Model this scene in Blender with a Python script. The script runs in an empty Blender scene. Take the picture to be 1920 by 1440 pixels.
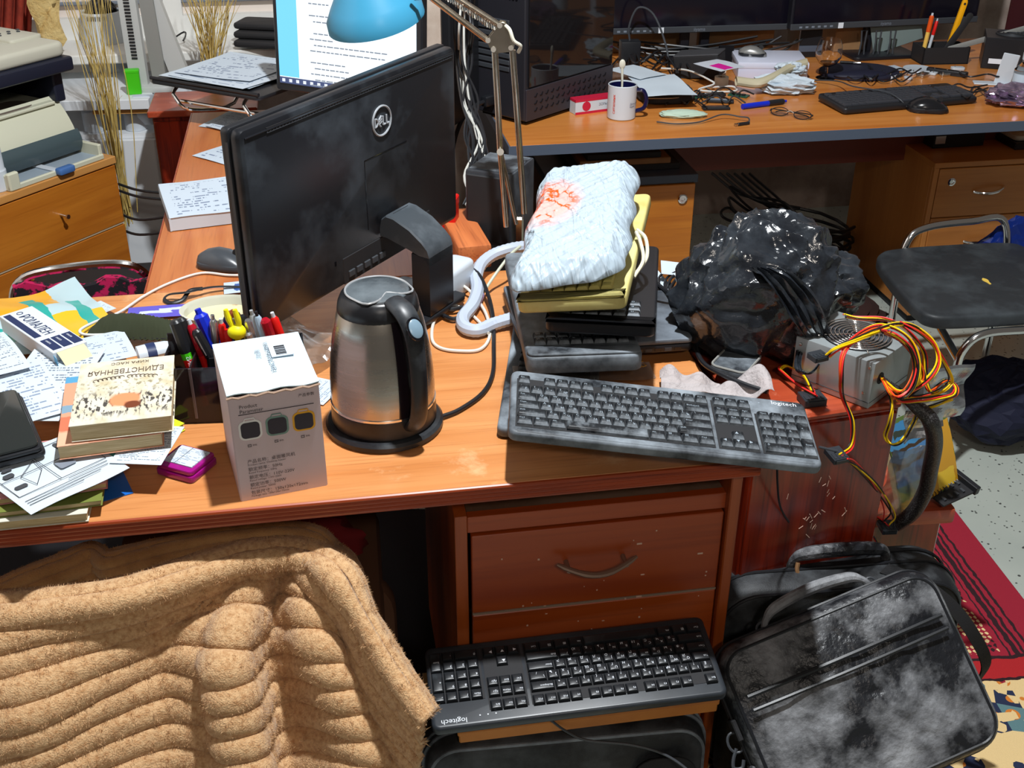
import bpy, bmesh, math, random
from mathutils import Vector, Matrix, noise
random.seed(7)
R = math.radians
scene = bpy.context.scene
COL = scene.collection
# ------------------------------------------------------------------ camera
CAMH, PITCH, ROLL, FPX = 1.676, R(29.139), R(0.246), 2148.57
cam_d = bpy.data.cameras.new('camera'); cam = bpy.data.objects.new('camera', cam_d); COL.objects.link(cam)
cam_d.sensor_width = 36.0; cam_d.lens = 36.0*FPX/1920.0; cam_d.clip_start = 0.02
cam.matrix_world = Matrix.Translation((0, 0, CAMH)) @ Matrix.Rotation(math.pi/2-PITCH, 4, 'X') @ Matrix.Rotation(ROLL, 4, 'Z')
scene.camera = cam
# ------------------------------------------------------------------ light
w = bpy.data.worlds.new('room_air'); scene.world = w; w.use_nodes = True
w.node_tree.nodes['Background'].inputs[0].default_value = (1.0, 0.90, 0.80, 1)
w.node_tree.nodes['Background'].inputs[1].default_value = 0.07
def lamp(name, loc, power, radius, col):
    l = bpy.data.lights.new(name, 'POINT'); l.energy = power; l.shadow_soft_size = radius; l.color = col
    o = bpy.data.objects.new(name, l); o.location = loc; COL.objects.link(o); return o
lamp('ceiling_lamp_light', (0.12, 1.45, 3.05), 265, 0.05, (0.95, 0.98, 1.0))
lamp('added_fill_light', (0.5, -1.2, 2.7), 44, 0.12, (1.0, 0.90, 0.80))  # unseen fill behind the camera, added to brighten faces turned to the viewer
scene.view_settings.view_transform = 'Standard'; scene.view_settings.look = 'None'
scene.view_settings.gamma = 1.0; scene.view_settings.use_curve_mapping = False
scene.view_settings.exposure = 0.48
# ------------------------------------------------------------------ reading a picture point onto a real plane
_F = Vector((0, math.cos(PITCH), -math.sin(PITCH))); _R0 = Vector((1, 0, 0)); _U0 = _R0.cross(_F)
_RR = _R0*math.cos(ROLL)+_U0*math.sin(ROLL); _UU = -_R0*math.sin(ROLL)+_U0*math.cos(ROLL)
CAM = Vector((0, 0, CAMH))
def ray(x, y): return _F + _RR*((x-960)/FPX) + _UU*((720-y)/FPX)
def G(x, y, z):
    d = ray(x, y); return CAM + d*((z-CAMH)/d.z)
def Yp(x, y, Y):
    d = ray(x, y); return CAM + d*(Y/d.y)
def PL(x, y, p, n):
    d = ray(x, y); return CAM + d*((Vector(p)-CAM).dot(n)/d.dot(n))
def V(*a): return Vector(a)
# ------------------------------------------------------------------ mesh builder
def offs(pts, d):
    n = len(pts); out = []
    for i in range(n):
        a = Vector(pts[i-1]); b = Vector(pts[i]); c = Vector(pts[(i+1) % n])
        e1 = (b-a); e2 = (c-b)
        if e1.length < 1e-9: e1 = e2
        if e2.length < 1e-9: e2 = e1
        n1 = Vector((-e1.y, e1.x)).normalized(); n2 = Vector((-e2.y, e2.x)).normalized()
        m = n1+n2
        if m.length < 1e-6: m = n1
        m.normalize(); k = max(0.35, m.dot(n1))
        p = b+m*(d/k); out.append((p.x, p.y))
    return out
def rrect(w, d, r, n=4, cx=0, cy=0):
    pts = []
    for sx, sy, a0 in ((1, -1, -90), (1, 1, 0), (-1, 1, 90), (-1, -1, 180)):
        for k in range(n+1):
            a = R(a0+90*k/n)
            pts.append((cx+sx*(w/2-r)+r*math.cos(a), cy+sy*(d/2-r)+r*math.sin(a)))
    return pts
def smooth(pts, n=6, closed=False):
    P = [Vector(p) for p in pts]; out = []
    N = len(P); rng = N if closed else N-1
    for i in range(rng):
        p0 = P[(i-1) % N] if (closed or i > 0) else P[0]*2-P[1]
        p1 = P[i]; p2 = P[(i+1) % N]
        p3 = P[(i+2) % N] if (closed or i < N-2) else P[-1]*2-P[-2]
        for k in range(n):
            t = k/n
            out.append(0.5*((2*p1)+(p2-p0)*t+(2*p0-5*p1+4*p2-p3)*t*t+(3*p1-p0-3*p2+p3)*t**3))
    if not closed: out.append(P[-1])
    return out
class M:
    def __init__(s): s.v = []; s.f = []; s.uv = None
    def add(s, v, f):
        n = len(s.v); s.v += [tuple(x) for x in v]; s.f += [[i+n for i in q] for q in f]; return s
    def join(s, o, mat=None):
        v = o.v if mat is None else [mat @ Vector(x) for x in o.v]
        return s.add(v, o.f)
    def xf(s, mat):
        s.v = [tuple(mat @ Vector(x)) for x in s.v]; return s
    def box(s, x0, x1, y0, y1, z0, z1, b=0.0, seg=1):
        bm = bmesh.new(); bmesh.ops.create_cube(bm, size=1)
        for v in bm.verts: v.co = Vector(((x0+x1)/2+v.co.x*(x1-x0), (y0+y1)/2+v.co.y*(y1-y0), (z0+z1)/2+v.co.z*(z1-z0)))
        if b > 0: bmesh.ops.bevel(bm, geom=bm.edges[:], offset=min(b, .49*min(x1-x0, y1-y0, z1-z0)), segments=seg, profile=0.6, affect='EDGES')
        bm.verts.index_update(); s.add([v.co for v in bm.verts], [[v.index for v in q.verts] for q in bm.faces]); bm.free(); return s
    def rings(s, rings, cap0=True, cap1=True, closed=True):
        n = len(rings[0]); base = len(s.v)
        for r in rings: s.v += [tuple(p) for p in r]
        for i in range(len(rings)-1):
            for j in range(n if closed else n-1):
                k = (j+1) % n
                s.f.append([base+i*n+j, base+i*n+k, base+(i+1)*n+k, base+(i+1)*n+j])
        if cap0: s.f.append([base+j for j in range(n)][::-1])
        if cap1: s.f.append([base+(len(rings)-1)*n+j for j in range(n)])
        return s
    def prism(s, pts, z0, z1, b=0.0, seg=2, bot=True):
        rs = []
        if b > 0:
            if bot:
                for k in range(seg):
                    a = math.pi/2*k/seg; q = offs(pts, b*(1-math.sin(a)))
                    rs.append([(x, y, z0+b*(1-math.cos(a))) for x, y in q])
            rs.append([(x, y, z0+(b if bot else 0)) for x, y in pts])
            for k in range(seg+1):
                a = math.pi/2*k/seg; q = offs(pts, b*(1-math.cos(a)))
                rs.append([(x, y, z1-b*(1-math.sin(a))) for x, y in q])
        else:
            rs = [[(x, y, z0) for x, y in pts], [(x, y, z1) for x, y in pts]]
        return s.rings(rs)
    def lathe(s, prof, seg=32, cap0=True, cap1=True):
        rs = [[(max(r, 1e-5)*math.cos(2*math.pi*j/seg), max(r, 1e-5)*math.sin(2*math.pi*j/seg), z) for j in range(seg)] for r, z in prof]
        return s.rings(rs, cap0, cap1)
    def tube(s, pts, r, seg=8, sm=0, closed=False, flat=1.0, up=None):
        if sm: 
            rr = r
            pts = smooth(pts, sm, closed)
        P = [Vector(p) for p in pts]; N = len(P)
        if not isinstance(r, (list, tuple)): r = [r]*N
        elif len(r) != N: r = [r[min(len(r)-1, int(i*(len(r)-1)/(N-1)+.5))] if False else (lambda t: r[int(t)]+(r[min(int(t)+1, len(r)-1)]-r[int(t)])*(t-int(t)))(i*(len(r)-1)/(N-1)) for i in range(N)]
        T = []
        for i in range(N):
            a = P[i-1] if (i > 0 or closed) else P[0]; b = P[(i+1) % N] if (i < N-1 or closed) else P[-1]
            t = b-a; T.append(t.normalized() if t.length > 1e-9 else Vector((0, 0, 1)))
        u = Vector(up) if up is not None else (Vector((0, 0, 1)) if abs(T[0].z) < .9 else Vector((1, 0, 0)))
        rs = []
        for i in range(N):
            u = (u-T[i]*u.dot(T[i]))
            if u.length < 1e-6: u = T[i].orthogonal()
            u.normalize(); w_ = T[i].cross(u)
            rs.append([tuple(P[i]+u*(r[i]*flat*math.sin(2*math.pi*j/seg))+w_*(r[i]*math.cos(2*math.pi*j/seg))) for j in range(seg)])
        if closed:
            rs.append(rs[0]); return s.rings(rs, False, False)
        return s.rings(rs)
    def rod(s, a, b, r0, r1=None, seg=12):
        return s.tube([a, b], [r0, r0 if r1 is None else r1], seg)
    def grid(s, P, th=0.0, closed_u=False):
        nr, nc = len(P), len(P[0]); P = [[Vector(p) for p in row] for row in P]
        base = len(s.v)
        N = None
        if th:
            N = []
            for i in range(nr):
                row = []
                for j in range(nc):
                    du = P[i][min(j+1, nc-1)]-P[i][max(j-1, 0)]; dv = P[min(i+1, nr-1)][j]-P[max(i-1, 0)][j]
                    n = du.cross(dv); row.append(n.normalized() if n.length > 1e-12 else Vector((0, 0, 1)))
                N.append(row)
        s.v += [tuple(P[i][j]) for i in range(nr) for j in range(nc)]
        for i in range(nr-1):
            for j in range(nc-1):
                s.f.append([base+i*nc+j, base+i*nc+j+1, base+(i+1)*nc+j+1, base+(i+1)*nc+j])
        if th:
            b2 = len(s.v); s.v += [tuple(P[i][j]-N[i][j]*th) for i in range(nr) for j in range(nc)]
            for i in range(nr-1):
                for j in range(nc-1):
                    s.f.append([b2+i*nc+j, b2+(i+1)*nc+j, b2+(i+1)*nc+j+1, b2+i*nc+j+1])
            rim = [(0, j) for j in range(nc)]+[(i, nc-1) for i in range(1, nr)]+[(nr-1, j) for j in range(nc-2, -1, -1)]+[(i, 0) for i in range(nr-2, 0, -1)]
            for k in range(len(rim)):
                a = rim[k]; b = rim[(k+1) % len(rim)]
                s.f.append([base+a[0]*nc+a[1], b2+a[0]*nc+a[1], b2+b[0]*nc+b[1], base+b[0]*nc+b[1]])
        s.uvg = (base, nr, nc, bool(th)); return s
    def mesh(s, name, sharp=32, smoothed=True):
        me = bpy.data.meshes.new(name); me.from_pydata(s.v, [], s.f)
        me.validate()
        bm = bmesh.new(); bm.from_mesh(me); bmesh.ops.recalc_face_normals(bm, faces=bm.faces[:]); bm.to_mesh(me); bm.free()
        if smoothed:
            me.polygons.foreach_set('use_smooth', [True]*len(me.polygons)); me.set_sharp_from_angle(angle=R(sharp))
        return me
MATW = {}
def place(o, m, parent=None):
    MATW[o.name] = m
    if parent is not None:
        o.parent = parent; o.matrix_basis = m
    else: o.matrix_world = m
def tag(o, label=None, cat=None, group=None, kind=None):
    if label: o['label'] = label
    if cat: o['category'] = cat
    if group: o['group'] = group
    if kind: o['kind'] = kind
    return o
def T(name, label, cat, mat=None, group=None, kind=None):
    o = bpy.data.objects.new(name, None); COL.objects.link(o); o.empty_display_size = .05
    place(o, mat if mat is not None else Matrix.Identity(4)); return tag(o, label, cat, group, kind)
def TL(x, y, z, rz=0.0): return Matrix.Translation((x, y, z)) @ Matrix.Rotation(rz, 4, 'Z')
def O(name, m, mat, parent=None, mx=None, world=False, sharp=32, flat=False, label=None, mesh=None):
    """one mesh object; world=True: the coordinates are room coordinates"""
    me = mesh or (m.mesh(name, sharp, not flat))
    if mat is not None and not me.materials: me.materials.append(mat)
    o = bpy.data.objects.new(name, me); COL.objects.link(o)
    if world and parent is not None:
        mx = wmat(parent).inverted()
    elif world and mx is None:
        xs = [v.co.x for v in me.vertices]; ys = [v.co.y for v in me.vertices]; zs = [v.co.z for v in me.vertices]
        c = Vector(((min(xs)+max(xs))/2, (min(ys)+max(ys))/2, min(zs)))
        me.transform(Matrix.Translation(-c)); mx = Matrix.Translation(c)
    place(o, mx if mx is not None else Matrix.Identity(4), parent)
    if label: o['label'] = label
    return o
def wmat(o):
    m = MATW[o.name]
    p = o.parent
    while p is not None:
        m = MATW[p.name] @ m; p = p.parent
    return m
def copy_to(o, mx, parent=None):
    c = o.copy(); COL.objects.link(c); c.parent = None; place(c, mx, parent); return c
def frame(bl, br, tl):
    """a right-angled frame through three points: origin bl, x to br, y towards tl; returns matrix, width, depth"""
    ex = (br-bl); w_ = ex.length; ex = ex.normalized(); d = tl-bl; ey = d-ex*d.dot(ex); dd = ey.length; ey.normalize(); n = ex.cross(ey)
    m = Matrix.Identity(4)
    for i in range(3): m[i][0] = ex[i]; m[i][1] = ey[i]; m[i][2] = n[i]; m[i][3] = bl[i]
    return m, w_, dd
def fpx(bl, br, tl, z):
    """frame from three picture points lying at height z (number or three numbers)"""
    zz = z if isinstance(z, (tuple, list)) else (z, z, z)
    return frame(G(*bl, zz[0]), G(*br, zz[1]), G(*tl, zz[2]))
_gl = {}
def glyph(s_, size=1.0, align='LEFT'):
    k = (s_, align)
    if k not in _gl:
        c = bpy.data.curves.new('t', 'FONT'); c.body = s_; c.align_x = align; c.resolution_u = 2
        o = bpy.data.objects.new('t', c); COL.objects.link(o)
        me = bpy.data.meshes.new_from_object(o.evaluated_get(bpy.context.evaluated_depsgraph_get()))
        _gl[k] = ([tuple(v.co) for v in me.vertices], [list(p.vertices) for p in me.polygons])
        bpy.data.objects.remove(o); bpy.data.curves.remove(c); bpy.data.meshes.remove(me)
    m = M(); v, f = _gl[k]
    return m.add([(x*size, y*size, z) for x, y, z in v], f)
# ------------------------------------------------------------------ materials
def _nt(name):
    m = bpy.data.materials.new(name); m.use_nodes = True; nt = m.node_tree
    return m, nt, nt.nodes['Principled BSDF'], nt.nodes.new, nt.links.new
def c4(c): return (c[0], c[1], c[2], 1)
def srgb(r, g, b):
    f = lambda c: (c/255/12.92 if c/255 <= .04045 else ((c/255+.055)/1.055)**2.4)
    return (f(r), f(g), f(b))
def mat(name, col, rough=.5, metal=0.0, var=None, bump=None, trans=0.0, spec=.5, coat=0.0, alpha=1.0, ior=1.45, emit=None, sheen=0.0):
    m, nt, p, N, L = _nt(name)
    p.inputs['Base Color'].default_value = c4(col); p.inputs['Roughness'].default_value = rough; p.inputs['Metallic'].default_value = metal
    p.inputs['Transmission Weight'].default_value = trans; p.inputs['Specular IOR Level'].default_value = spec; p.inputs['Coat Weight'].default_value = coat
    p.inputs['Alpha'].default_value = alpha; p.inputs['IOR'].default_value = ior; p.inputs['Sheen Weight'].default_value = sheen
    if emit: p.inputs['Emission Color'].default_value = c4(emit[0]); p.inputs['Emission Strength'].default_value = emit[1]
    if var or bump:
        tc = N('ShaderNodeTexCoord')
    if var:                                   # (colour2, scale, low, high[, rough2[, stretch]])
        mp = N('ShaderNodeMapping'); L(tc.outputs['Object'], mp.inputs[0])
        if len(var) > 5: mp.inputs['Scale'].default_value = var[5]
        nz = N('ShaderNodeTexNoise'); nz.inputs['Scale'].default_value = var[1]; nz.inputs['Detail'].default_value = 6; nz.inputs['Roughness'].default_value = .62
        L(mp.outputs[0], nz.inputs['Vector'])
        mr = N('ShaderNodeMapRange'); mr.inputs[1].default_value = var[2]; mr.inputs[2].default_value = var[3]; L(nz.outputs['Fac'], mr.inputs[0])
        mx = N('ShaderNodeMix'); mx.data_type = 'RGBA'; L(mr.outputs[0], mx.inputs[0]); mx.inputs[6].default_value = c4(col); mx.inputs[7].default_value = c4(var[0]); L(mx.outputs[2], p.inputs['Base Color'])
        if len(var) > 4 and var[4] is not None:
            m2 = N('ShaderNodeMapRange'); L(mr.outputs[0], m2.inputs[0]); m2.inputs[3].default_value = rough; m2.inputs[4].default_value = var[4]; L(m2.outputs[0], p.inputs['Roughness'])
    if bump:                                  # (scale, strength, distance)
        nb = N('ShaderNodeTexNoise'); nb.inputs['Scale'].default_value = bump[0]; nb.inputs['Detail'].default_value = 4; L(tc.outputs['Object'], nb.inputs['Vector'])
        b = N('ShaderNodeBump'); b.inputs['Strength'].default_value = bump[1]; b.inputs['Distance'].default_value = bump[2]; L(nb.outputs['Fac'], b.inputs['Height']); L(b.outputs[0], p.inputs['Normal'])
    return m
def wood(name, c1, c2, c3, axis='X', scale=1.0, rough=.35, coat=.15, streak=1.0, wear=None):
    """long grain along an axis of the object, three tones; wear = (colour, scale, lo, hi)"""
    m, nt, p, N, L = _nt(name)
    tc = N('ShaderNodeTexCoord'); mp = N('ShaderNodeMapping'); L(tc.outputs['Object'], mp.inputs[0])
    k = 14*scale; s_ = {'X': (1.1*scale, k, k), 'Y': (k, 1.1*scale, k), 'Z': (k, k, 1.1*scale)}[axis]; mp.inputs['Scale'].default_value = s_
    n1 = N('ShaderNodeTexNoise'); n1.inputs['Scale'].default_value = 1.0; n1.inputs['Detail'].default_value = 5; n1.inputs['Distortion'].default_value = .7; L(mp.outputs[0], n1.inputs['Vector'])
    mp2 = N('ShaderNodeMapping'); L(tc.outputs['Object'], mp2.inputs[0]); mp2.inputs['Scale'].default_value = tuple(x*9 if x > 2*scale else x*4 for x in s_)
    n2 = N('ShaderNodeTexNoise'); n2.inputs['Scale'].default_value = 1.0; n2.inputs['Detail'].default_value = 3; L(mp2.outputs[0], n2.inputs['Vector'])
    r1 = N('ShaderNodeMapRange'); r1.inputs[1].default_value = .35; r1.inputs[2].default_value = .68; L(n1.outputs['Fac'], r1.inputs[0])
    r2 = N('ShaderNodeMapRange'); r2.inputs[1].default_value = .52; r2.inputs[2].default_value = .75; r2.inputs[4].default_value = .7*streak; L(n2.outputs['Fac'], r2.inputs[0])
    a = N('ShaderNodeMix'); a.data_type = 'RGBA'; L(r1.outputs[0], a.inputs[0]); a.inputs[6].default_value = c4(c1); a.inputs[7].default_value = c4(c2)
    b = N('ShaderNodeMix'); b.data_type = 'RGBA'; L(r2.outputs[0], b.inputs[0]); L(a.outputs[2], b.inputs[6]); b.inputs[7].default_value = c4(c3)
    out = b.outputs[2]
    if wear:
        n3 = N('ShaderNodeTexNoise'); n3.inputs['Scale'].default_value = wear[1]; n3.inputs['Detail'].default_value = 9; n3.inputs['Roughness'].default_value = .7; L(tc.outputs['Object'], n3.inputs['Vector'])
        r3 = N('ShaderNodeMapRange'); r3.inputs[1].default_value = wear[2]; r3.inputs[2].default_value = wear[3]; L(n3.outputs['Fac'], r3.inputs[0])
        d = N('ShaderNodeMix'); d.data_type = 'RGBA'; L(r3.outputs[0], d.inputs[0]); L(out, d.inputs[6]); d.inputs[7].default_value = c4(wear[0]); out = d.outputs[2]
    L(out, p.inputs['Base Color']); p.inputs['Roughness'].default_value = rough; p.inputs['Coat Weight'].default_value = coat; p.inputs['Coat Roughness'].default_value = .25
    return m
def printed(name, paper, ink, rows=26, words=9, lo=.48, margin=.08, rough=.8, band=None):
    """paper with rows of small print, laid out on the sheet's own UV"""
    m, nt, p, N, L = _nt(name); p.inputs['Roughness'].default_value = rough
    tc = N('ShaderNodeTexCoord'); sp = N('ShaderNodeSeparateXYZ'); L(tc.outputs['UV'], sp.inputs[0])
    def mth(op, a, b=None):
        n = N('ShaderNodeMath'); n.operation = op
        for i, q in enumerate((a, b)):
            if q is None: continue
            if isinstance(q, (int, float)): n.inputs[i].default_value = q
            else: L(q, n.inputs[i])
        return n.outputs[0]
    yv = mth('MULTIPLY', sp.outputs['Y'], rows); fr = mth('FRACT', yv); row = mth('FLOOR', yv)
    inrow = mth('LESS_THAN', fr, .42)
    cx = N('ShaderNodeCombineXYZ'); L(mth('MULTIPLY', sp.outputs['X'], words*4), cx.inputs[0]); L(mth('MULTIPLY', row, 7.31), cx.inputs[1])
    nz = N('ShaderNodeTexNoise'); nz.inputs['Scale'].default_value = 1.0; nz.inputs['Detail'].default_value = 2; L(cx.outputs[0], nz.inputs['Vector'])
    cx2 = N('ShaderNodeCombineXYZ'); L(mth('MULTIPLY', sp.outputs['X'], 2.2), cx2.inputs[0]); L(mth('MULTIPLY', row, 3.7), cx2.inputs[1])
    nb = N('ShaderNodeTexNoise'); nb.inputs['Scale'].default_value = 1.0; nb.inputs['Detail'].default_value = 0; L(cx2.outputs[0], nb.inputs['Vector'])
    k = mth('MULTIPLY', mth('MULTIPLY', inrow, mth('GREATER_THAN', nz.outputs['Fac'], lo)), mth('GREATER_THAN', nb.outputs['Fac'], .45))
    mg = mth('MULTIPLY', mth('GREATER_THAN', sp.outputs['X'], margin), mth('LESS_THAN', sp.outputs['X'], 1-margin))
    mg2 = mth('MULTIPLY', mth('GREATER_THAN', sp.outputs['Y'], margin*.7), mth('LESS_THAN', sp.outputs['Y'], 1-margin*.7))
    k = mth('MULTIPLY', mth('MULTIPLY', k, mg), mg2)
    mx = N('ShaderNodeMix'); mx.data_type = 'RGBA'; L(k, mx.inputs[0]); mx.inputs[6].default_value = c4(paper); mx.inputs[7].default_value = c4(ink); out = mx.outputs[2]
    L(out, p.inputs['Base Color']); return m
def zones(name, base, zl, rough=.5, metal=0.0, noise_amt=.02, noise_scale=12, uv=True, bump=None, coat=0.0):
    """flat print: a list of (x0,x1,y0,y1,colour) rectangles on the sheet's own UV, with wobbly borders"""
    m, nt, p, N, L = _nt(name); p.inputs['Roughness'].default_value = rough; p.inputs['Metallic'].default_value = metal; p.inputs['Coat Weight'].default_value = coat
    tc = N('ShaderNodeTexCoord'); nz = N('ShaderNodeTexNoise'); nz.inputs['Scale'].default_value = noise_scale; nz.inputs['Detail'].default_value = 4
    src = tc.outputs['UV' if uv else 'Generated']; L(src, nz.inputs['Vector'])
    vm = N('ShaderNodeVectorMath'); vm.operation = 'MULTIPLY_ADD'; L(nz.outputs['Color'], vm.inputs[0]); vm.inputs[1].default_value = (noise_amt*2,)*3; L(src, vm.inputs[2])
    sp = N('ShaderNodeSeparateXYZ'); L(vm.outputs[0], sp.inputs[0])
    out = None
    for x0, x1, y0, y1, c in zl:
        t = []
        for o, lo, hi in ((sp.outputs['X'], x0, x1), (sp.outputs['Y'], y0, y1)):
            for op, val in (('GREATER_THAN', lo+noise_amt), ('LESS_THAN', hi+noise_amt)):
                n = N('ShaderNodeMath'); n.operation = op; L(o, n.inputs[0]); n.inputs[1].default_value = val; t.append(n.outputs[0])
        k = t[0]
        for q in t[1:]:
            n = N('ShaderNodeMath'); n.operation = 'MULTIPLY'; L(k, n.inputs[0]); L(q, n.inputs[1]); k = n.outputs[0]
        mx = N('ShaderNodeMix'); mx.data_type = 'RGBA'; L(k, mx.inputs[0])
        if out is None: mx.inputs[6].default_value = c4(base)
        else: L(out, mx.inputs[6])
        mx.inputs[7].default_value = c4(c); out = mx.outputs[2]
    L(out, p.inputs['Base Color'])
    if bump:
        nb = N('ShaderNodeTexNoise'); nb.inputs['Scale'].default_value = bump[0]; L(tc.outputs['Object'], nb.inputs['Vector'])
        b = N('ShaderNodeBump'); b.inputs['Strength'].default_value = bump[1]; b.inputs['Distance'].default_value = bump[2]; L(nb.outputs['Fac'], b.inputs['Height']); L(b.outputs[0], p.inputs['Normal'])
    return m
def set_uv(o, fn):
    """UV from the mesh's own coordinates"""
    me = o.data; lay = me.uv_layers.new(name='uv') if not me.uv_layers else me.uv_layers[0]
    for lp in me.loops:
        lay.data[lp.index].uv = fn(me.vertices[lp.vertex_index].co)
# palette
WD = wood('orange_desk_veneer', srgb(208, 142, 86), srgb(192, 122, 66), srgb(150, 84, 38), 'X', 1.6, .38, .12, .6, wear=(srgb(220, 172, 126), 9, .58, .74))
WDY = wood('orange_desk_veneer_lengthwise', srgb(198, 122, 66), srgb(178, 98, 48), srgb(140, 68, 32), 'Y', 1.6, .38, .1, .6)
WE = wood('reddish_edge_moulding', srgb(168, 70, 28), srgb(138, 50, 18), srgb(96, 30, 12), 'X', 1.2, .35, .2)
WP = wood('red_brown_drawer_veneer', srgb(172, 76, 24), srgb(144, 54, 14), srgb(104, 34, 8), 'X', .8, .4, .12, .5, wear=(srgb(96, 32, 10), 2.3, .56, .78))
WPV = wood('red_brown_panel_veneer', srgb(176, 86, 32), srgb(142, 60, 18), srgb(104, 38, 12), 'Z', .9, .4, .12, .6)
WR = wood('striped_mahogany_lacquer', srgb(158, 48, 20), srgb(66, 12, 8), srgb(36, 8, 6), 'Z', 1.4, .22, .5, .9)
WRT = wood('mahogany_lacquer_top', srgb(176, 76, 46), srgb(140, 48, 28), srgb(110, 34, 20), 'X', 1.0, .3, .4, .7, wear=(srgb(196, 120, 92), 14, .56, .66))
WF = wood('honey_desk_veneer', srgb(212, 138, 66), srgb(194, 116, 48), srgb(170, 94, 36), 'X', 1.2, .25, .35, .5)
WFC = wood('beech_cabinet_veneer', srgb(186, 122, 58), srgb(164, 100, 42), srgb(140, 82, 34), 'X', .9, .42, .1, .4)
WFCV = wood('beech_cabinet_side', srgb(190, 126, 62), srgb(168, 104, 46), srgb(146, 88, 38), 'Z', .8, .42, .1, .4)
WL = wood('amber_cabinet_veneer', srgb(190, 116, 36), srgb(166, 92, 24), srgb(140, 74, 18), 'X', 1.3, .35, .2, .5)
WLT = wood('amber_cabinet_top', srgb(206, 150, 84), srgb(190, 130, 66), srgb(168, 108, 50), 'X', 1.3, .4, .1, .5)
SLATE = mat('slate_edge_band', srgb(78, 88, 104), .45)
CHROME = mat('chrome', (.82, .82, .82), .12, 1.0)
STEEL = mat('steel', (.62, .6, .56), .28, 1.0)
NICKEL = mat('aged_nickel', (.62, .56, .46), .25, 1.0, var=((.42, .36, .28), 30, .5, .75))
BLACK = mat('black_plastic', (.012, .013, .016), .38, bump=(900, .12, .0004))
BLACKG = mat('glossy_black', (.006, .006, .008), .08)
BLACKM = mat('matte_black', (.014, .014, .016), .7)
DARKGREY = mat('dark_grey_plastic', (.045, .05, .058), .5)
DUSTY = mat('dusty_black_plastic', (.018, .021, .026), .42, var=((.27, .31, .35), 9, .38, .66, .85), bump=(700, .15, .0004))
DUSTYK = mat('dusty_black_keys', (.012, .014, .017), .36, var=((.30, .34, .38), 16, .44, .68, .85))
WHITE = mat('white_plastic', srgb(198, 206, 214), .4)
OFFW = mat('off_white_plastic', srgb(214, 212, 196), .45)
PAPER = mat('plain_paper', srgb(194, 206, 216), .85, var=(srgb(188, 200, 210), 6, .4, .7))
PRINT = printed('printed_paper', srgb(194, 206, 216), srgb(92, 104, 122), 28, 9)
PRINT2 = printed('handwritten_paper', srgb(190, 202, 214), srgb(110, 124, 150), 16, 7, .5)
PRINT3 = printed('form_paper', srgb(194, 205, 216), srgb(120, 136, 160), 20, 5, .46)
CREAM = mat('cream_pages', srgb(212, 192, 150), .85, var=(srgb(176, 152, 108), 1, .35, .65, None, (20, 20, 900)))
INK = mat('dark_ink', (.03, .03, .035), .7)
INKW = mat('white_ink', srgb(226, 232, 240), .6)
INKG = mat('grey_ink', srgb(120, 128, 140), .7)
RED = mat('red_plastic', srgb(214, 24, 20), .35); BLUE = mat('blue_plastic', srgb(20, 44, 190), .3)
YEL = mat('bright_yellow', srgb(238, 226, 10), .4); GREEN = mat('bright_green', srgb(70, 196, 24), .4)
CARD = mat('brown_cardboard', srgb(150, 112, 74), .85, var=(srgb(120, 84, 52), 5, .4, .7))
# ------------------------------------------------------------------ the room
def st(o): o['kind'] = 'structure'; return o
def terrazzo():
    m, nt, p, N, L = _nt('terrazzo'); tc = N('ShaderNodeTexCoord')
    vo = N('ShaderNodeTexVoronoi'); vo.inputs['Scale'].default_value = 62; L(tc.outputs['Object'], vo.inputs['Vector'])
    nz = N('ShaderNodeTexNoise'); nz.inputs['Scale'].default_value = 3.0; nz.inputs['Detail'].default_value = 8; L(tc.outputs['Object'], nz.inputs['Vector'])
    n2 = N('ShaderNodeTexNoise'); n2.inputs['Scale'].default_value = 55; n2.inputs['Detail'].default_value = 2; L(tc.outputs['Object'], n2.inputs['Vector'])
    a = N('ShaderNodeMath'); a.operation = 'MULTIPLY_ADD'; L(n2.outputs['Fac'], a.inputs[0]); a.inputs[1].default_value = .5; L(vo.outputs['Distance'], a.inputs[2])
    r = N('ShaderNodeMapRange'); L(a.outputs[0], r.inputs[0]); r.inputs[1].default_value = .37; r.inputs[2].default_value = .44
    b = N('ShaderNodeMix'); b.data_type = 'RGBA'; L(nz.outputs['Fac'], b.inputs[0]); b.inputs[6].default_value = c4(srgb(150, 158, 152)); b.inputs[7].default_value = c4(srgb(190, 196, 186))
    d = N('ShaderNodeMix'); d.data_type = 'RGBA'; L(r.outputs[0], d.inputs[0]); d.inputs[6].default_value = c4(srgb(70, 72, 70)); L(b.outputs[2], d.inputs[7])
    L(d.outputs[2], p.inputs['Base Color']); p.inputs['Roughness'].default_value = .35; return m
TZ = terrazzo()
st(O('floor', M().grid([[V(-3, -.6, 0), V(3.2, -.6, 0)], [V(-3, 6, 0), V(3.2, 6, 0)]]), TZ))
PLAST = mat('stained_plaster', srgb(186, 170, 160), .9, var=(srgb(128, 108, 98), 3.5, .42, .7), bump=(20, .3, .004))
PHI = R(9.8); EX = V(math.cos(PHI), math.sin(PHI), 0); EY = V(-math.sin(PHI), math.cos(PHI), 0)
WB = TL(1.0, 4.48, 0, PHI)
st(O('wall_back', M().box(-2.0, 2.4, 0, .1, 0, 2.7), PLAST, mx=WB))
WALLP = mat('warm_white_wall', srgb(226, 220, 214), .85, var=(srgb(206, 190, 178), 4, .4, .7))
st(O('wall_left', M().box(-.1, 0, -2.0, 2.6, 0, 2.7), WALLP, mx=TL(-1.95, 3.0, 0, PHI)))
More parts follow.
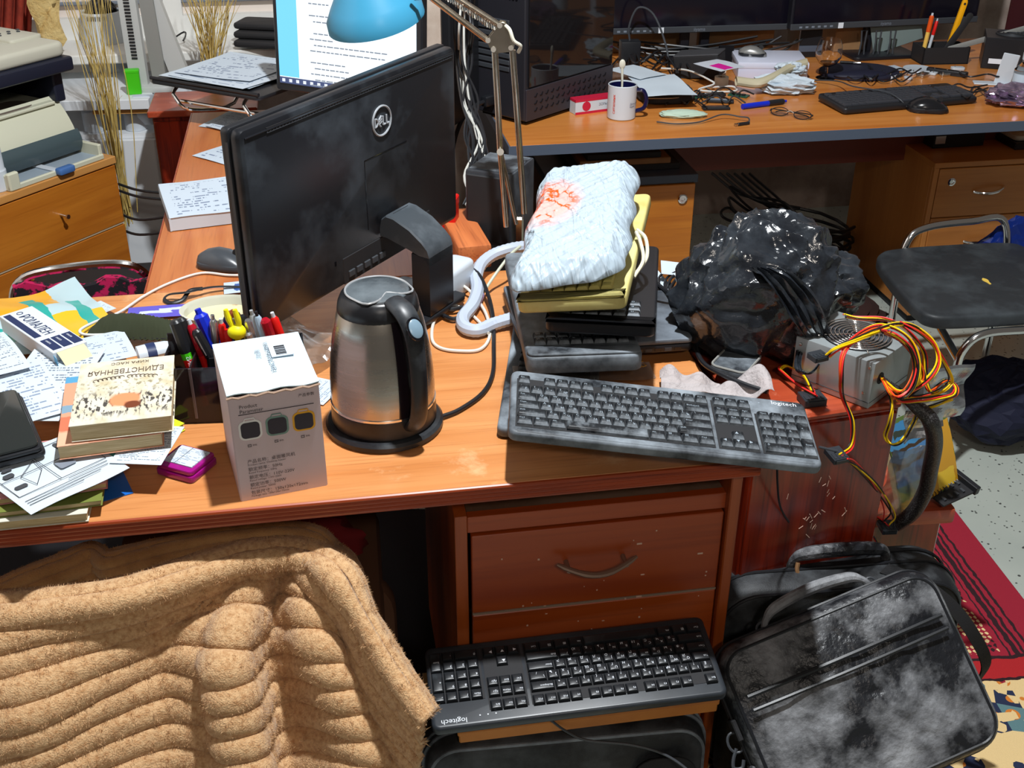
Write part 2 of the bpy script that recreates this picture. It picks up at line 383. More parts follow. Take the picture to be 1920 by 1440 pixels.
# window with sill and roller panel at the back left
WINM = mat('painted_window_frame', srgb(226, 226, 222), .4); PANEM = mat('window_shade_fabric', srgb(226, 214, 204), .8)
win = T('window_1', None, None, TL(-1.0, 4.08, 0, PHI), kind='structure')
O('sill', M().box(-.85, .55, -.24, .05, .76, .79, .004), WINM, win)
O('frame', M().box(-.85, .55, .0, .05, .79, .86).box(-.85, .55, .0, .05, 1.62, 1.7).box(-.85, -.79, .0, .05, .86, 1.62).box(.49, .55, .0, .05, .86, 1.62).box(-.2, -.14, .0, .05, .86, 1.62), WINM, win)
sh = O('shade', M().box(-.79, .49, .035, .045, .86, 1.62), PANEM, win)
for k in range(3): O('shade_rail', M().box(-.79, .49, .008, .022, .90+.11*k, .912+.11*k, .003), INKG if k == 0 else WINM, win)
# ------------------------------------------------------------------ the near desk
def lp(px, py, yl, org):   # picture point on a vertical plane parallel to the desk front -> (x,z) along it
    q = PL(px, py, org+EY*yl, EY)-org; return q.dot(EX), q.z
DO = V(.372, 1.427, 0); DM = TL(DO.x, DO.y, 0, PHI); DZ = .75
desk = T('desk', 'large orange-brown veneered desk with ridged front edge, holding kettle and black monitor', 'desk', DM)
O('desk_top', M().box(-1.75, 0, .006, .762, .722, DZ, .002), WD, desk)
e = M()
for k in range(4): e.tube([V(-1.75, .006, .7275+.0062*k), V(.0, .006, .7275+.0062*k)], .0036, 8)
e.box(-1.75, 0, .004, .02, .722, DZ-.001, .001)
O('edge_moulding', e, WE, desk)
x0, _ = lp(1366, 960, .05, DO); x1, _ = lp(1396, 883, .05, DO)
O('leg_panel', M().box(x0, x1, .05, .74, .0, .722, .002), WPV, desk)
O('leg_panel', M().box(-1.70, -1.675, .05, .74, 0, .722, .002), WPV, desk)
O('modesty_panel', M().box(-1.675, x0, .715, .735, .25, .722, .002), WPV, desk)
# drawer unit under the desk
xl, _ = lp(852, 976, .07, DO); xi, _ = lp(880, 993, .07, DO); xr, _ = lp(1360, 950, .07, DO)
ped = T('drawer_unit', 'red-brown drawer unit under the orange desk with curved metal handle', 'drawer unit', DM)
O('side_panel', M().box(xl, xi-.003, .07, .62, .02, .652, .001), WPV, ped)
O('side_panel', M().box(xr, xr+.006, .07, .62, .02, .652, .001), WPV, ped)
O('top_panel', M().box(xi-.003, xr, .075, .62, .634, .650, .001), mat('grey_brown_dusty_panel', srgb(118, 98, 84), .6, var=(srgb(86, 62, 46), 7, .42, .7)), ped)
O('top_rail', M().box(xi-.003, xr, .068, .085, .622, .651, .001), WP, ped)
O('back_panel', M().box(xi, xr, .60, .615, .02, .634), WPV, ped)
for k, (za, zb) in enumerate(((.468, .619), (.30, .463), (.13, .295))):
    dr = O('drawer', M().box(xi+.002, xr-.004, .062, .08, za, zb, .0015), WP, ped)
    O('drawer_lip', M().box(xi+.002, xr-.004, .062, .078, za-.004, za-.0005), mat('pale_drawer_edge', srgb(150, 128, 110), .7) if k == 0 else bpy.data.materials['pale_drawer_edge'], dr)
    cx, cz = (lp(1118, 1050, .05, DO) if k == 0 else ((xi+xr)/2, (za+zb)/2)); hw = .064
    pts = [V(cx-hw+2*hw*t, .044-.016*math.sin(math.pi*t), cz+.004-.016*math.sin(math.pi*t)+.012*(t-.5)*0) for t in [i/12 for i in range(13)]]
    hm = M().tube(pts, [.003]+[.0052]*3+[.0062]*5+[.0052]*3+[.003], 8, flat=.75)
    for sx in (-1, 1): hm.rod(V(cx+sx*hw*.72, .062, cz-.006), V(cx+sx*hw*.72, .036, cz-.006), .004, seg=8)
    O('handle', hm, mat('worn_bronze', (.30, .20, .15), .4, .6) if k == 0 else bpy.data.materials['worn_bronze'], dr)
FLK = mat('pale_paint_flecks', srgb(214, 180, 160), .7); fl = M()
for k in range(46):
    fx = xi+.02+(xr-xi-.03)*random.random()**.7; fz = .30+.31*random.random(); a = random.uniform(.0006, .0016); b_ = a*random.choice((1, 1, 3))
    fl.box(fx-b_, fx+b_, .0612, .0623, fz-a, fz+a)
fo = O('paint_flecks', fl, FLK, ped); fo['kind'] = 'stuff'
# ------------------------------------------------------------------ side desk (left wing)
sd = T('side_desk', 'narrow orange-brown desk wing running back beside the black monitor', 'desk', DM)
SX0, SX1 = -.965, -.33
O('desk_top', M().box(SX0, SX1, .765, 2.02, .722, DZ, .002), WDY, sd)
O('edge_band', M().box(SX0-.003, SX0, .765, 2.02, .722, DZ-.001), WE, sd)
O('leg_panel', M().box(SX0+.05, SX1-.02, 1.98, 2.0, 0, .722), WPV, sd)
O('leg_panel', M().box(SX1-.02, SX1, .78, 1.98, 0, .722), WPV, sd)
# mahogany cabinet behind the side desk
mc = T('mahogany_cabinet', 'dark red mahogany cabinet standing beyond the desk wing', 'cabinet', TL(-1.075, 3.36, 0, PHI))
O('body', M().box(0, .30, .012, .20, .02, .705, .003), WR, mc)
O('front_panel', M().box(.004, .296, 0, .012, .03, .69, .002), WR, mc)
O('top_panel', M().box(-.01, .31, -.012, .21, .705, .725, .003), WRT, mc)
# ------------------------------------------------------------------ mahogany cabinet right of the desk
rcA = G(1520, 777, .735); rcB = G(1692, 752, .735)
rc = T('mahogany_cabinet', 'glossy striped mahogany cabinet at the right end of the desk under the power supply', 'cabinet', TL(rcB.x, rcB.y, 0, math.atan2(rcB.y-rcA.y, rcB.x-rcA.x)))
O('body', M().box(-.262, 0, .004, .40, .30, .722, .003), WR, rc)
O('front_panel', M().box(-.258, -.004, 0, .006, .31, .715, .002), WR, rc)
O('top_panel', M().box(-.263, .001, -.002, .40, .722, .735, .004), WRT, rc)
O('plinth', M().box(-.255, -.01, .02, .38, 0, .30, .003), mat('dark_plinth', srgb(44, 20, 14), .6), rc)
sc_ = M()
for px, py, n in ((1510, 975, 5), (1530, 968, 4), (1545, 900, 4), (1520, 990, 4), (1560, 925, 3), (1475, 935, 2), (1590, 950, 2)):
    q = wmat(rc).inverted() @ PL(px, py, rcB, wmat(rc).to_3x3() @ V(0, 1, 0))
    for k in range(n):
        a = q+V(random.uniform(-.01, .01), 0, random.uniform(-.012, .012)); b = a+V(random.uniform(-.008, .008), 0, -random.uniform(.002, .012))
        sc_.tube([V(a.x, -.0005, a.z), V(b.x, -.0005, b.z)], .0006, 4)
so = O('scratch', sc_, FLK, rc); so['kind'] = 'stuff'
# small wooden stool with notebook etc. right of the cabinet
sA = G(1795, 955, .38); stl = T('stool', 'low reddish wooden stool between mahogany cabinet and rug, under the spiral notebook', 'stool', TL(sA.x-.0, sA.y, 0, R(6)))
O('seat', M().box(-.19, 0, .0, .34, .345, .38, .008, 2), WRT, stl)
O('apron', M().box(-.18, -.02, .012, .03, .27, .345, .003), WR, stl)
for lx, ly in ((-.18, .02), (-.05, .02), (-.18, .29), (-.05, .29)): O('leg', M().box(lx, lx+.035, ly, ly+.035, 0, .345, .003), WR, stl)
# ------------------------------------------------------------------ far desk
fA = G(954, 275, DZ); FO = V(fA.x, fA.y, 0); fB = G(1920, 227, DZ); FPH = math.atan2(fB.y-fA.y, fB.x-fA.x)
FM = TL(FO.x, FO.y, 0, FPH); FX = V(math.cos(FPH), math.sin(FPH), 0); FY = V(-math.sin(FPH), math.cos(FPH), 0)
fd = T('desk', 'honey veneered far desk with slate-grey edge, holding two monitors and mug', 'desk', FM)
O('desk_top', M().box(.004, 2.0, .004, 1.0, .722, DZ, .0015), WF, fd)
O('edge_band', M().box(0, 2.0, 0, .004, .722, DZ-.0005).box(0, .004, .004, 1.0, .722, DZ-.0005), SLATE, fd)
MODM = mat('dark_red_brown_panel', srgb(104, 44, 28), .5)
O('modesty_panel', M().box(.26, 1.98, .44, .46, .50, .722), MODM, fd)
O('leg_panel', M().box(.02, .045, .05, .95, 0, .722), mat('dark_side_panel', srgb(36, 38, 46), .5), fd)
# left pedestal below it
pA = G(1310, 326, .60); p1 = T('drawer_unit', 'amber drawer unit with slate top and round lock, behind the white package', 'drawer unit', TL(pA.x, pA.y, 0, FPH))
O('top_panel', M().box(-.44, 0, 0, .5, .575, .60, .0015), mat('slate_dark_top', srgb(62, 70, 84), .4), p1)
O('body', M().box(-.43, -.006, .012, .49, .03, .575, .001), WFCV, p1)
for za, zb in ((.30, .572), (.05, .296)): 
    dr = O('door', M().box(-.43, -.008, -.004, .012, za, zb, .0015), WL, p1)
    if za > .2:
        lk = M().lathe([(.0, -.004), (.014, -.004), (.014, .004), (.011, .006), (.006, .006), (.005, .0035), (0, .0035)], 20)
        O('lock', lk.xf(TL(-.045, -.006, .53) @ Matrix.Rotation(R(90), 4, 'X')), CHROME, dr)
# right drawer cabinet
rA = V(1.308, 3.43, 0); p2 = T('drawer_unit', 'beech drawer unit with chrome bow handle and round lock under the far desk', 'drawer unit', TL(rA.x, rA.y, 0, FPH))
O('body', M().box(0, .45, .014, .52, .03, .535, .001), WFCV, p2)
O('top_panel', M().box(-.002, .452, -.002, .522, .535, .552, .001), WFC, p2)
O('side_edge', M().box(0, .016, -.001, .014, .03, .535, .001), WFCV, p2)
O('plinth', M().box(.01, .44, .02, .5, 0, .03), BLACKM, p2)
for k, (za, zb) in enumerate(((.372, .532), (.205, .369), (.035, .202))):
    dr = O('drawer', M().box(.018, .432, -.003, .014, za, zb, .0015), WFC, p2)
    hz = za+.088; cx = .195
    pts = [V(cx-.05+.10*t, -.006-.024*math.sin(math.pi*t)**.7, hz-.004*math.sin(math.pi*t)+.012*(t-.5)) for t in [i/12 for i in range(13)]]
    O('handle', M().tube(pts, [.0045]*3+[.0055]*7+[.0045]*3, 8), CHROME, dr)
    if k == 0: O('lock', M().lathe([(.0, -.004), (.013, -.004), (.013, .003), (.008, .004), (.006, .002), (0, .002)], 20).xf(TL(.062, -.004, .49) @ Matrix.Rotation(R(90), 4, 'X')), CHROME, dr)
# ------------------------------------------------------------------ left amber cabinet
lA = G(0, 368, .62); lB = G(213, 292, .62); LPH = math.atan2(lB.y-lA.y, lB.x-lA.x); LM = TL(lB.x, lB.y, 0, LPH)
lc = T('drawer_unit', 'amber wooden drawer unit with bolt pulls standing at left under the printer', 'drawer unit', LM)
O('body', M().box(-.52, -.004, .014, .46, .03, .60, .001), WPV if False else mat('brown_cabinet_side', srgb(104, 66, 30), .5), lc)
O('top_panel', M().box(-.53, .002, -.006, .47, .598, .62, .002), WLT, lc)
for k, (za, zb) in enumerate(((.418, .594), (.235, .410), (.05, .228))):
    dr = O('drawer', M().box(-.50, -.003, -.003, .014, za, zb, .0015), WL, lc)
    O('drawer_lip', M().box(-.50, -.003, -.001, .014, za-.005, za-.001), mat('pale_edge_strip', srgb(190, 170, 140), .6) if k == 0 else bpy.data.materials['pale_edge_strip'], dr)
    hx, hz = -.225, (za+zb)/2+.005
    bolt = M().rod(V(hx, -.002, hz), V(hx, -.030, hz), .0035, seg=10).rod(V(hx, -.030, hz), V(hx, -.036, hz), .007, seg=6)
    O('bolt_pull', bolt, STEEL, dr)
# white chest behind it
WCH = mat('white_painted_board', srgb(224, 228, 232), .5)
wc = T('white_chest', 'white painted low chest with open shelf, behind the amber drawer unit', 'chest', TL(-.93, 3.62, 0, R(6)))
O('top_panel', M().box(-.62, -.22, -.02, .35, .668, .70, .002), WCH, wc)
O('shelf_edge', M().box(-.40, -.20, -.005, .015, .652, .667), WLT, wc)
O('front_panel', M().box(-.62, .06, 0, .02, .03, .565, .002), WCH, wc)
O('side_panel', M().box(.04, .06, .02, .35, .03, .565), WCH, wc)
O('back_panel', M().box(-.62, .06, .33, .35, .03, .668), WCH, wc)
for k, xx in enumerate((-.545, -.42, -.29)):
    rl = M().lathe([(.018, 0), (.032, 0), (.034, .002), (.034, .068), (.030, .074), (.018, .075), (.018, 0)], 24, False, False)
    r_ = O('tape_roll', rl, WHITE, mx=wmat(wc) @ Matrix.Translation((xx, .07, .58)) )
    tag(r_, ['white roll on the chest shelf, leftmost of three', 'middle white roll on the chest shelf between two others', 'white roll on the chest shelf, rightmost of three'][k], 'roll', 'white rolls on the chest shelf')
O('shelf', M().box(-.62, .04, .02, .33, .565, .58), WCH, wc)
# ------------------------------------------------------------------ carton of the warm air blower
BA = R(19.85)
bxm = TL(-.3776, 1.3213, DZ, BA)
CW = mat('white_glossy_carton', srgb(196, 214, 224), .45); CL = mat('lilac_grey_carton', srgb(206, 188, 192), .5)
CEDGE = mat('torn_carton_edge', srgb(176, 148, 128), .9)
bx = T('carton', 'white and lilac carton of a small heater with three heater pictures, left of the kettle', 'box', bxm)
b = M(); nn = 10
def wall(p, q, z0, z1, amp, ax):
    return [[V(p[0]+(q[0]-p[0])*i/nn, p[1]+(q[1]-p[1])*i/nn, z0+(z1-z0)*j/nn)+V(*ax)*amp*math.sin(math.pi*i/nn)*math.sin(math.pi*j/nn) for i in range(nn+1)] for j in range(nn+1)]
fr = O('front_panel', M().grid(wall((0, 0), (.12, 0), 0, .166, .0, (0, 1, 0)), -.0015), CL, bx)
O('side_panel', M().grid(wall((0, .15), (0, 0), 0, .166, .003, (-1, 0, 0)), -.0015), CL, bx)
O('side_panel', M().grid(wall((.12, 0), (.12, .15), 0, .168, .003, (1, 0, 0)), -.0015), CL, bx)
O('back_panel', M().grid(wall((.12, .15), (0, .15), 0, .17, .002, (0, 1, 0)), -.0015), CL, bx)
top = [[V(-.002+.124*i/12, -.002+.154*j/12, .170+.0015*math.sin(i*1.1)*(j < 2)+.002*math.sin(math.pi*i/12)*math.sin(math.pi*j/12)+.003*(j/12)) for i in range(13)] for j in range(13)]
O('top_flap', M().grid(top, .0016), CW, bx)
fe = M()
for k in range(16):
    fe.tube([V(-.003+.126*k/16, -.0025, .1655+.0015*math.sin(k*2.1)), V(-.003+.126*(k+1)/16, -.0025, .1655+.0015*math.sin(k*2.1+2.1))], .0017, 5)
O('torn_edge', fe, CEDGE, bx)
FRT = Matrix.Rotation(R(90), 4, 'X')      # text standing on the front face
def ftext(s_, x, z, size, m, name='print', align='LEFT'):
    return O(name, glyph(s_, size, align).xf(Matrix.Translation((x, -.0024, z)) @ FRT), m, fr, flat=True)
ftext('Product\nParameter', .012, .1475, .0075, INK); ftext('产品参数', .092, .1515, .0055, INK)
O('print', M().box(.010, .112, -.0024, -.0012, .1375, .1381), INK, fr)
for k, (c, nm) in enumerate(((srgb(232, 232, 230), 'white'), (srgb(120, 150, 140), 'sage'), (srgb(232, 170, 40), 'amber'))):
    cx, cz = .0235+.0365*k, .1125
    im = T('heater_picture', None, None, Matrix.Translation((cx, 0, cz)) @ FRT); im.parent = fr; 
    place(im, Matrix.Translation((cx, -.0012, cz)) @ FRT, fr); im['label'] = 'printed picture of a heater in '+nm
    O('picture_rim', M().prism(rrect(.031, .030, .008), .0004, .0010), mat('print_'+nm, c, .6), im, flat=True)
    O('picture_grille', M().prism(rrect(.0255, .0245, .006), .0010, .0014), mat('print_charcoal', srgb(52, 48, 58), .6) if k == 0 else bpy.data.materials['print_charcoal'], im, flat=True)
    O('picture_handle', M().tube([V(-.008, .014, .001), V(-.006, .0185, .001), V(.006, .0185, .001), V(.008, .014, .001)], .0009, 5), bpy.data.materials['print_'+nm], im)
    sq = M()
    for q in ((-.006, -.001, -.0232, -.0226), (-.006, -.001, -.0262, -.0256)): sq.box(q[0], q[1], q[2], q[3], .0006, .001)
    for q in ((-.006, -.0054, -.0262, -.0226), (-.0016, -.001, -.0262, -.0226)): sq.box(q[0], q[1], q[2], q[3], .0006, .001)
    O('print', sq.join(glyph('颜色', .003).xf(Matrix.Translation((.0005, -.0255, .001)))), INK, im, flat=True)
for k, (a, b_) in enumerate((('产品名称：桌面暖风机', 'Product name: Desktop heater'), ('额定频率：50Hz', 'Rated frequency: 50Hz'), ('额定电压：110V-220V', 'Rated voltage: 110V-220V'), ('额定功率：500W', 'Rated power: 500W'), ('包装尺寸：150x120x172mm', 'Package size: 150x120x172mm'))):
    z = .0605-.0128*k
    ftext(a, .014, z, .0066, INK); ftext(b_, .014, z-.0045, .0042, INK)
TP = Matrix.Translation((.066, .128, .1762)) @ Matrix.Rotation(R(-90), 4, 'Z')
O('print', glyph('WARM AIR BLOWER', .0098).xf(TP), mat('carton_print_grey', srgb(84, 94, 108), .7), bx, flat=True)
O('print', glyph('暖风机', .0085).xf(Matrix.Translation((.052, .108, .1762)) @ Matrix.Rotation(R(-90), 4, 'Z')), INKG, bx, flat=True)
lb = O('barcode_label', M().box(.072, .103, .078, .116, .1752, .1764), PAPER, bx)
bc = M(); yy = .082
while yy < .110:
    wd = random.choice((.0006, .001, .0016)); bc.box(.079, .094, yy, yy+wd, .1764, .1767); yy += wd+random.choice((.0006, .0012))
O('print', bc, INK, lb)
# ------------------------------------------------------------------ kettle
SS = mat('brushed_steel', (.60, .57, .52), .24, 1.0, var=((.50, .45, .38), 3, .4, .7, .34, (1, 1, 14)))
KB = mat('kettle_black', (.012, .012, .014), .3, var=((.05, .058, .066), 8, .5, .78, .6))
kt = T('electric_kettle', 'brushed steel electric kettle with black handle standing on its black base', 'kettle', TL(-.198, 1.532, DZ, 0))
AZ = math.atan2(-.80, .60)
O('power_base', M().lathe([(0, 0), (.086, 0), (.091, .003), (.091, .010), (.087, .014), (.078, .0155), (0, .0155)], 48), KB, kt)
O('lower_collar', M().lathe([(0, .016), (.079, .016), (.081, .020), (.0805, .046), (.079, .048), (0, .048)], 48), KB, kt)
O('trim_ring', M().lathe([(.0785, .0475), (.0808, .0478), (.0808, .0512), (.0785, .0515)], 48, False, False), CHROME, kt)
kp = [(.0792, .051), (.0796, .07), (.0785, .095), (.0758, .125), (.0715, .155), (.0660, .182), (.0615, .198), (.0600, .202)]
O('body', M().lathe(kp, 64, False, False), SS, kt)
O('upper_collar', M().lathe([(.0605, .199), (.0610, .203), (.0590, .214), (.0545, .224), (.050, .2275), (.046, .2285)], 48, False, False), KB, kt)
LIDM = mat('smoky_lid', (.05, .06, .068), .22, var=((.16, .19, .21), 10, .42, .75, .5))
lid = O('lid', M().lathe([(.0470, .2282), (.046, .2298), (.038, .2335), (.022, .2362), (0, .2372)], 48, False, True), LIDM, kt)
tr = []
for k in range(41):
    a = AZ+R(-180)+2*math.pi*k/40; d = ((a-AZ+math.pi) % (2*math.pi))-math.pi
    r_ = .047-.020*math.exp(-(d/.42)**2)+.006*math.exp(-((abs(d)-.85)/.28)**2); tr.append(V(r_*math.cos(a), r_*math.sin(a), .2300+.0045*math.exp(-(d/.42)**2)))
O('lid_trim', M().tube(tr[:-1], .0016, 6, closed=True), mat('satin_trim', (.62, .64, .66), .35, .6), lid)
ca, sa = math.cos(AZ), math.sin(AZ)
def hp(r_, z, t=0): return V(ca*r_-sa*t, sa*r_+ca*t, z)
strip = [[hp(math.sqrt(max(1e-6, (rr+.0012)**2-(t)**2)), z, t) for t in [-.017*wf+.034*wf*i/8 for i in range(9)]] for rr, z, wf in [(p[0], p[1], .85+.25*(1-(p[1]-.05)/.15)) for p in kp]]
O('window_strip', M().grid(strip, .001), mat('dark_window_strip', (.012, .008, .012), .18), kt)
hpts = [hp(.046, .226), hp(.068, .2235), hp(.087, .212), hp(.0985, .190), hp(.104, .160), hp(.1065, .125), hp(.1055, .090), hp(.101, .062), hp(.092, .044), hp(.081, .036)]
hr = [.017, .0175, .0165, .015, .0142, .0138, .014, .0145, .015, .014]
hm = M().tube([tuple(p) for p in smooth(hpts, 5)], [hr[int(i/5)]+(hr[min(9, int(i/5)+1)]-hr[int(i/5)])*((i % 5)/5) for i in range(46)], 16, flat=.62, up=(0, 0, 1))
O('handle', hm, mat('handle_black', (.014, .015, .018), .33, var=((.07, .08, .09), 14, .5, .8, .5)), kt)
bt = M().lathe([(0, 0), (.0105, 0), (.0105, .003), (.008, .0045), (0, .005)], 24).xf(Matrix.Scale(1.35, 4, V(0, 1, 0)))
bn = (hp(1, .55)-hp(0, 0)).normalized()
zax = V(ca*.82, sa*.82, .57).normalized(); xax = V(-sa, ca, 0); yax = zax.cross(xax)
bmx = Matrix(((xax.x, yax.x, zax.x, 0), (xax.y, yax.y, zax.y, 0), (xax.z, yax.z, zax.z, 0), (0, 0, 0, 1))); bp = hp(.0955, .2010)+zax*.0075
O('button_rim', M().lathe([(.0115, 0), (.0135, 0), (.013, .0022), (.0112, .0026)], 24, False, False).xf(Matrix.Scale(1.35, 4, V(0, 1, 0))).xf(Matrix.Translation(bp) @ bmx), BLACKG, kt)
O('button', bt.xf(Matrix.Translation(bp) @ bmx), mat('button_blue_grey', srgb(120, 144, 160), .25), kt)
cord = [G(826, 782, DZ+.006), G(862, 768, DZ+.005), G(905, 737, DZ+.005), G(924, 700, DZ+.005), G(926, 650, DZ+.006), G(925, 600, DZ+.007), G(916, 555, DZ+.02), G(898, 515, DZ+.035), G(870, 496, DZ+.03), G(835, 489, DZ+.02), G(800, 492, DZ+.01)]
O('power_cord', M().tube([wmat(kt).inverted() @ p for p in cord], .0038, 8, sm=5), BLACK, kt)
# ------------------------------------------------------------------ black monitor seen from behind
MW, MH = .566, .338
mm = TL(-.404, 1.655, .842, R(58.6)) @ Matrix.Rotation(R(1.5), 4, 'X') @ Matrix.Rotation(R(-1.7), 4, 'Y')
MB_ = mat('monitor_back_black', (.010, .011, .014), .30, var=((.055, .068, .082), 5.5, .50, .80, .55), bump=(1500, .08, .0003))
mon = T('monitor', 'large black monitor seen from behind with round silver logo and grey stand arm', 'monitor', TL(-.18, 1.86, DZ, R(58.6)))
def mo(name, m_, mt, parent=mon, **k):
    return O(name, m_.xf(mm), mt, parent, world=True, **k)
STX = Matrix.Rotation(R(90), 4, 'X')      # prism standing: outline in x,z and thickness along -y
def stand_prism(pts, y0, y1, b=0): return M().prism(pts, -y1, -y0, b).xf(STX)
mbk = mo('back_shell', stand_prism(rrect(MW, MH, .012, 4, MW/2, MH/2), 0, .022, .007), MB_)
mo('front_bezel', stand_prism(rrect(MW+.002, MH+.002, .008, 3, MW/2, MH/2), .022, .038, .003), BLACK)
mo('screen', M().box(.012, MW-.012, .0375, .0388, .018, MH-.012), BLACKG)
mo('side_strip', M().box(-.0012, .0, .024, .03, .02, MH-.02), DARKGREY)
minv = mm.inverted()
def mp(px, py):
    q = minv @ PL(px, py, mm.translation, mm.to_3x3() @ V(0, 1, 0)); return q.x, q.z
a = mp(499, 247); b = mp(846, 99)
vs = M(); za = (a[1]+b[1])/2
mo('vent_slot', M().box(a[0], b[0], -.0008, .004, za-.003, za+.003), BLACKM, mbk)
vs = M()
for k in range(70): vs.box(a[0]+(b[0]-a[0])*k/70, a[0]+(b[0]-a[0])*k/70+.0016, -.0016, .001, za-.004, za-.0025)
mo('vent_lip', vs.box(a[0], b[0], -.0016, .001, za-.0052, za-.0042), DARKGREY, mbk)
mo('top_ridge', M().tube([V(.01, -.0005, MH-.013), V(MW-.01, -.0005, MH-.013)], .0016, 6), MB_, mbk)
cx, cz = mp(715, 226); LOGO = mat('silver_logo', srgb(176, 182, 188), .35, .3)
ring = [V(cx+.0255*math.cos(2*math.pi*k/40), -.0012, cz+.0255*math.sin(2*math.pi*k/40)) for k in range(40)]
mo('logo_ring', M().tube(ring, .0019, 6, closed=True), LOGO, mbk)
lg = M(); ox = cx-.0205
def bar(p, q, w_=.0024):
    lg.tube([V(p[0], -.0012, p[1]), V(q[0], -.0012, q[1])], w_, 6)
h2 = .0075
def L2(x, z): return (ox+x, cz+z)
for p, q in (((0.001, -h2), (.001, h2)), ((.001, h2), (.006, h2*.8)), ((.006, h2*.8), (.0095, 0)), ((.0095, 0), (.006, -h2*.8)), ((.006, -h2*.8), (.001, -h2)),
             ((.0115, -h2*.6), (.0165, -h2*1.25)), ((.0115, -h2*.6), (.0125, h2*.4)), ((.0125, h2*.4), (.0195, h2*1.2)), ((.0125, -h2*.05), (.0195, h2*.55)), ((.0130, -h2*.6), (.0200, -h2*.05)),
             ((.0235, h2), (.0235, -h2)), ((.0235, -h2), (.030, -h2)), ((.0335, h2), (.0335, -h2)), ((.0335, -h2), (.040, -h2))): bar(L2(*p), L2(*q), .0017)
mo('logo_letters', lg, LOGO, mbk, label='raised silver letters DELL')
# square cover outline, recess, screw hole
s0 = mp(683, 302); s1 = mp(762, 262); s2 = mp(689, 432)
mo('cover_groove', M().box(s0[0], s1[0], -.0006, .001, s0[1]-.0006, s0[1]+.0006).box(s0[0]-.0006, s0[0]+.0006, -.0006, .001, s2[1], s0[1]), BLACKG, mbk)
r0 = mp(645, 520); r1 = mp(805, 395)
mo('port_recess', M().box(r0[0], r1[0], -.0012, .006, .002, r1[1]+.002, .001), BLACKM, mbk)
pr_ = M()
for k in range(5): pr_.box(r0[0]+.012+.022*k, r0[0]+.028+.022*k, -.004, .001, .012, .024, .001)
mo('port', pr_, DARKGREY, mbk)
sx, sz = mp(629, 495); mo('lock_slot', M().box(sx-.002, sx+.002, -.0010, .002, sz-.004, sz+.004), BLACKG, mbk)
# stand: neck slab leaving the back, column down to a flat base
SM = mat('stand_grey', (.045, .055, .065), .45, var=((.12, .14, .16), 10, .45, .75)); 
nx, nz = mp(733, 400)
prof = [V(nx, -.0, nz-.02), V(nx, -.006, nz+.004), V(nx, -.018, nz+.012)]
slab = M()
sec = [(-.002, nz-.030, nz-.012), (-.006, nz-.030, nz+.004), (-.016, nz-.03, nz+.0125), (-.032, nz-.034, nz+.0115), (-.066, nz-.042, nz-.002), (-.092, nz-.050, nz-.020), (-.104, nz-.058, nz-.032), (-.108, nz-.064, nz-.044)]
HWD = .037
rs = [[V(nx-HWD, y, z0), V(nx+HWD, y, z0), V(nx+HWD, y, z1-.003), V(nx+HWD-.003, y, z1), V(nx-HWD+.003, y, z1), V(nx-HWD, y, z1-.003)] for y, z0, z1 in sec]
mo('stand_neck', slab.rings(rs), SM)
mo('neck_groove', M().box(nx-.022, nx+.022, -.0225, -.0215, nz+.0122, nz+.0130), DARKGREY)
colp = [(-HWD, -.108), (HWD, -.108), (HWD, -.070), (-HWD, -.070)]
zb = -.842+DZ+.012
mo('stand_column', M().prism([(nx+x, y) for x, y in colp], zb, nz-.044, .004), BLACK)
mo('cable_hole', M().prism([(0, y) for y in (0,)]*0 or rrect(.018, .05, .008, 4, -.089, .0), -.001, .0015).xf(Matrix.Translation((nx+HWD, 0, -.052)) @ Matrix(((0, 0, 1, 0), (1, 0, 0, 0), (0, 1, 0, 0), (0, 0, 0, 1)))), BLACKG)
mo('stand_base', M().prism(rrect(.19, .15, .012, 3, nx-.015, -.035), -.842+DZ+.001, -.842+DZ+.013, .003), BLACK)
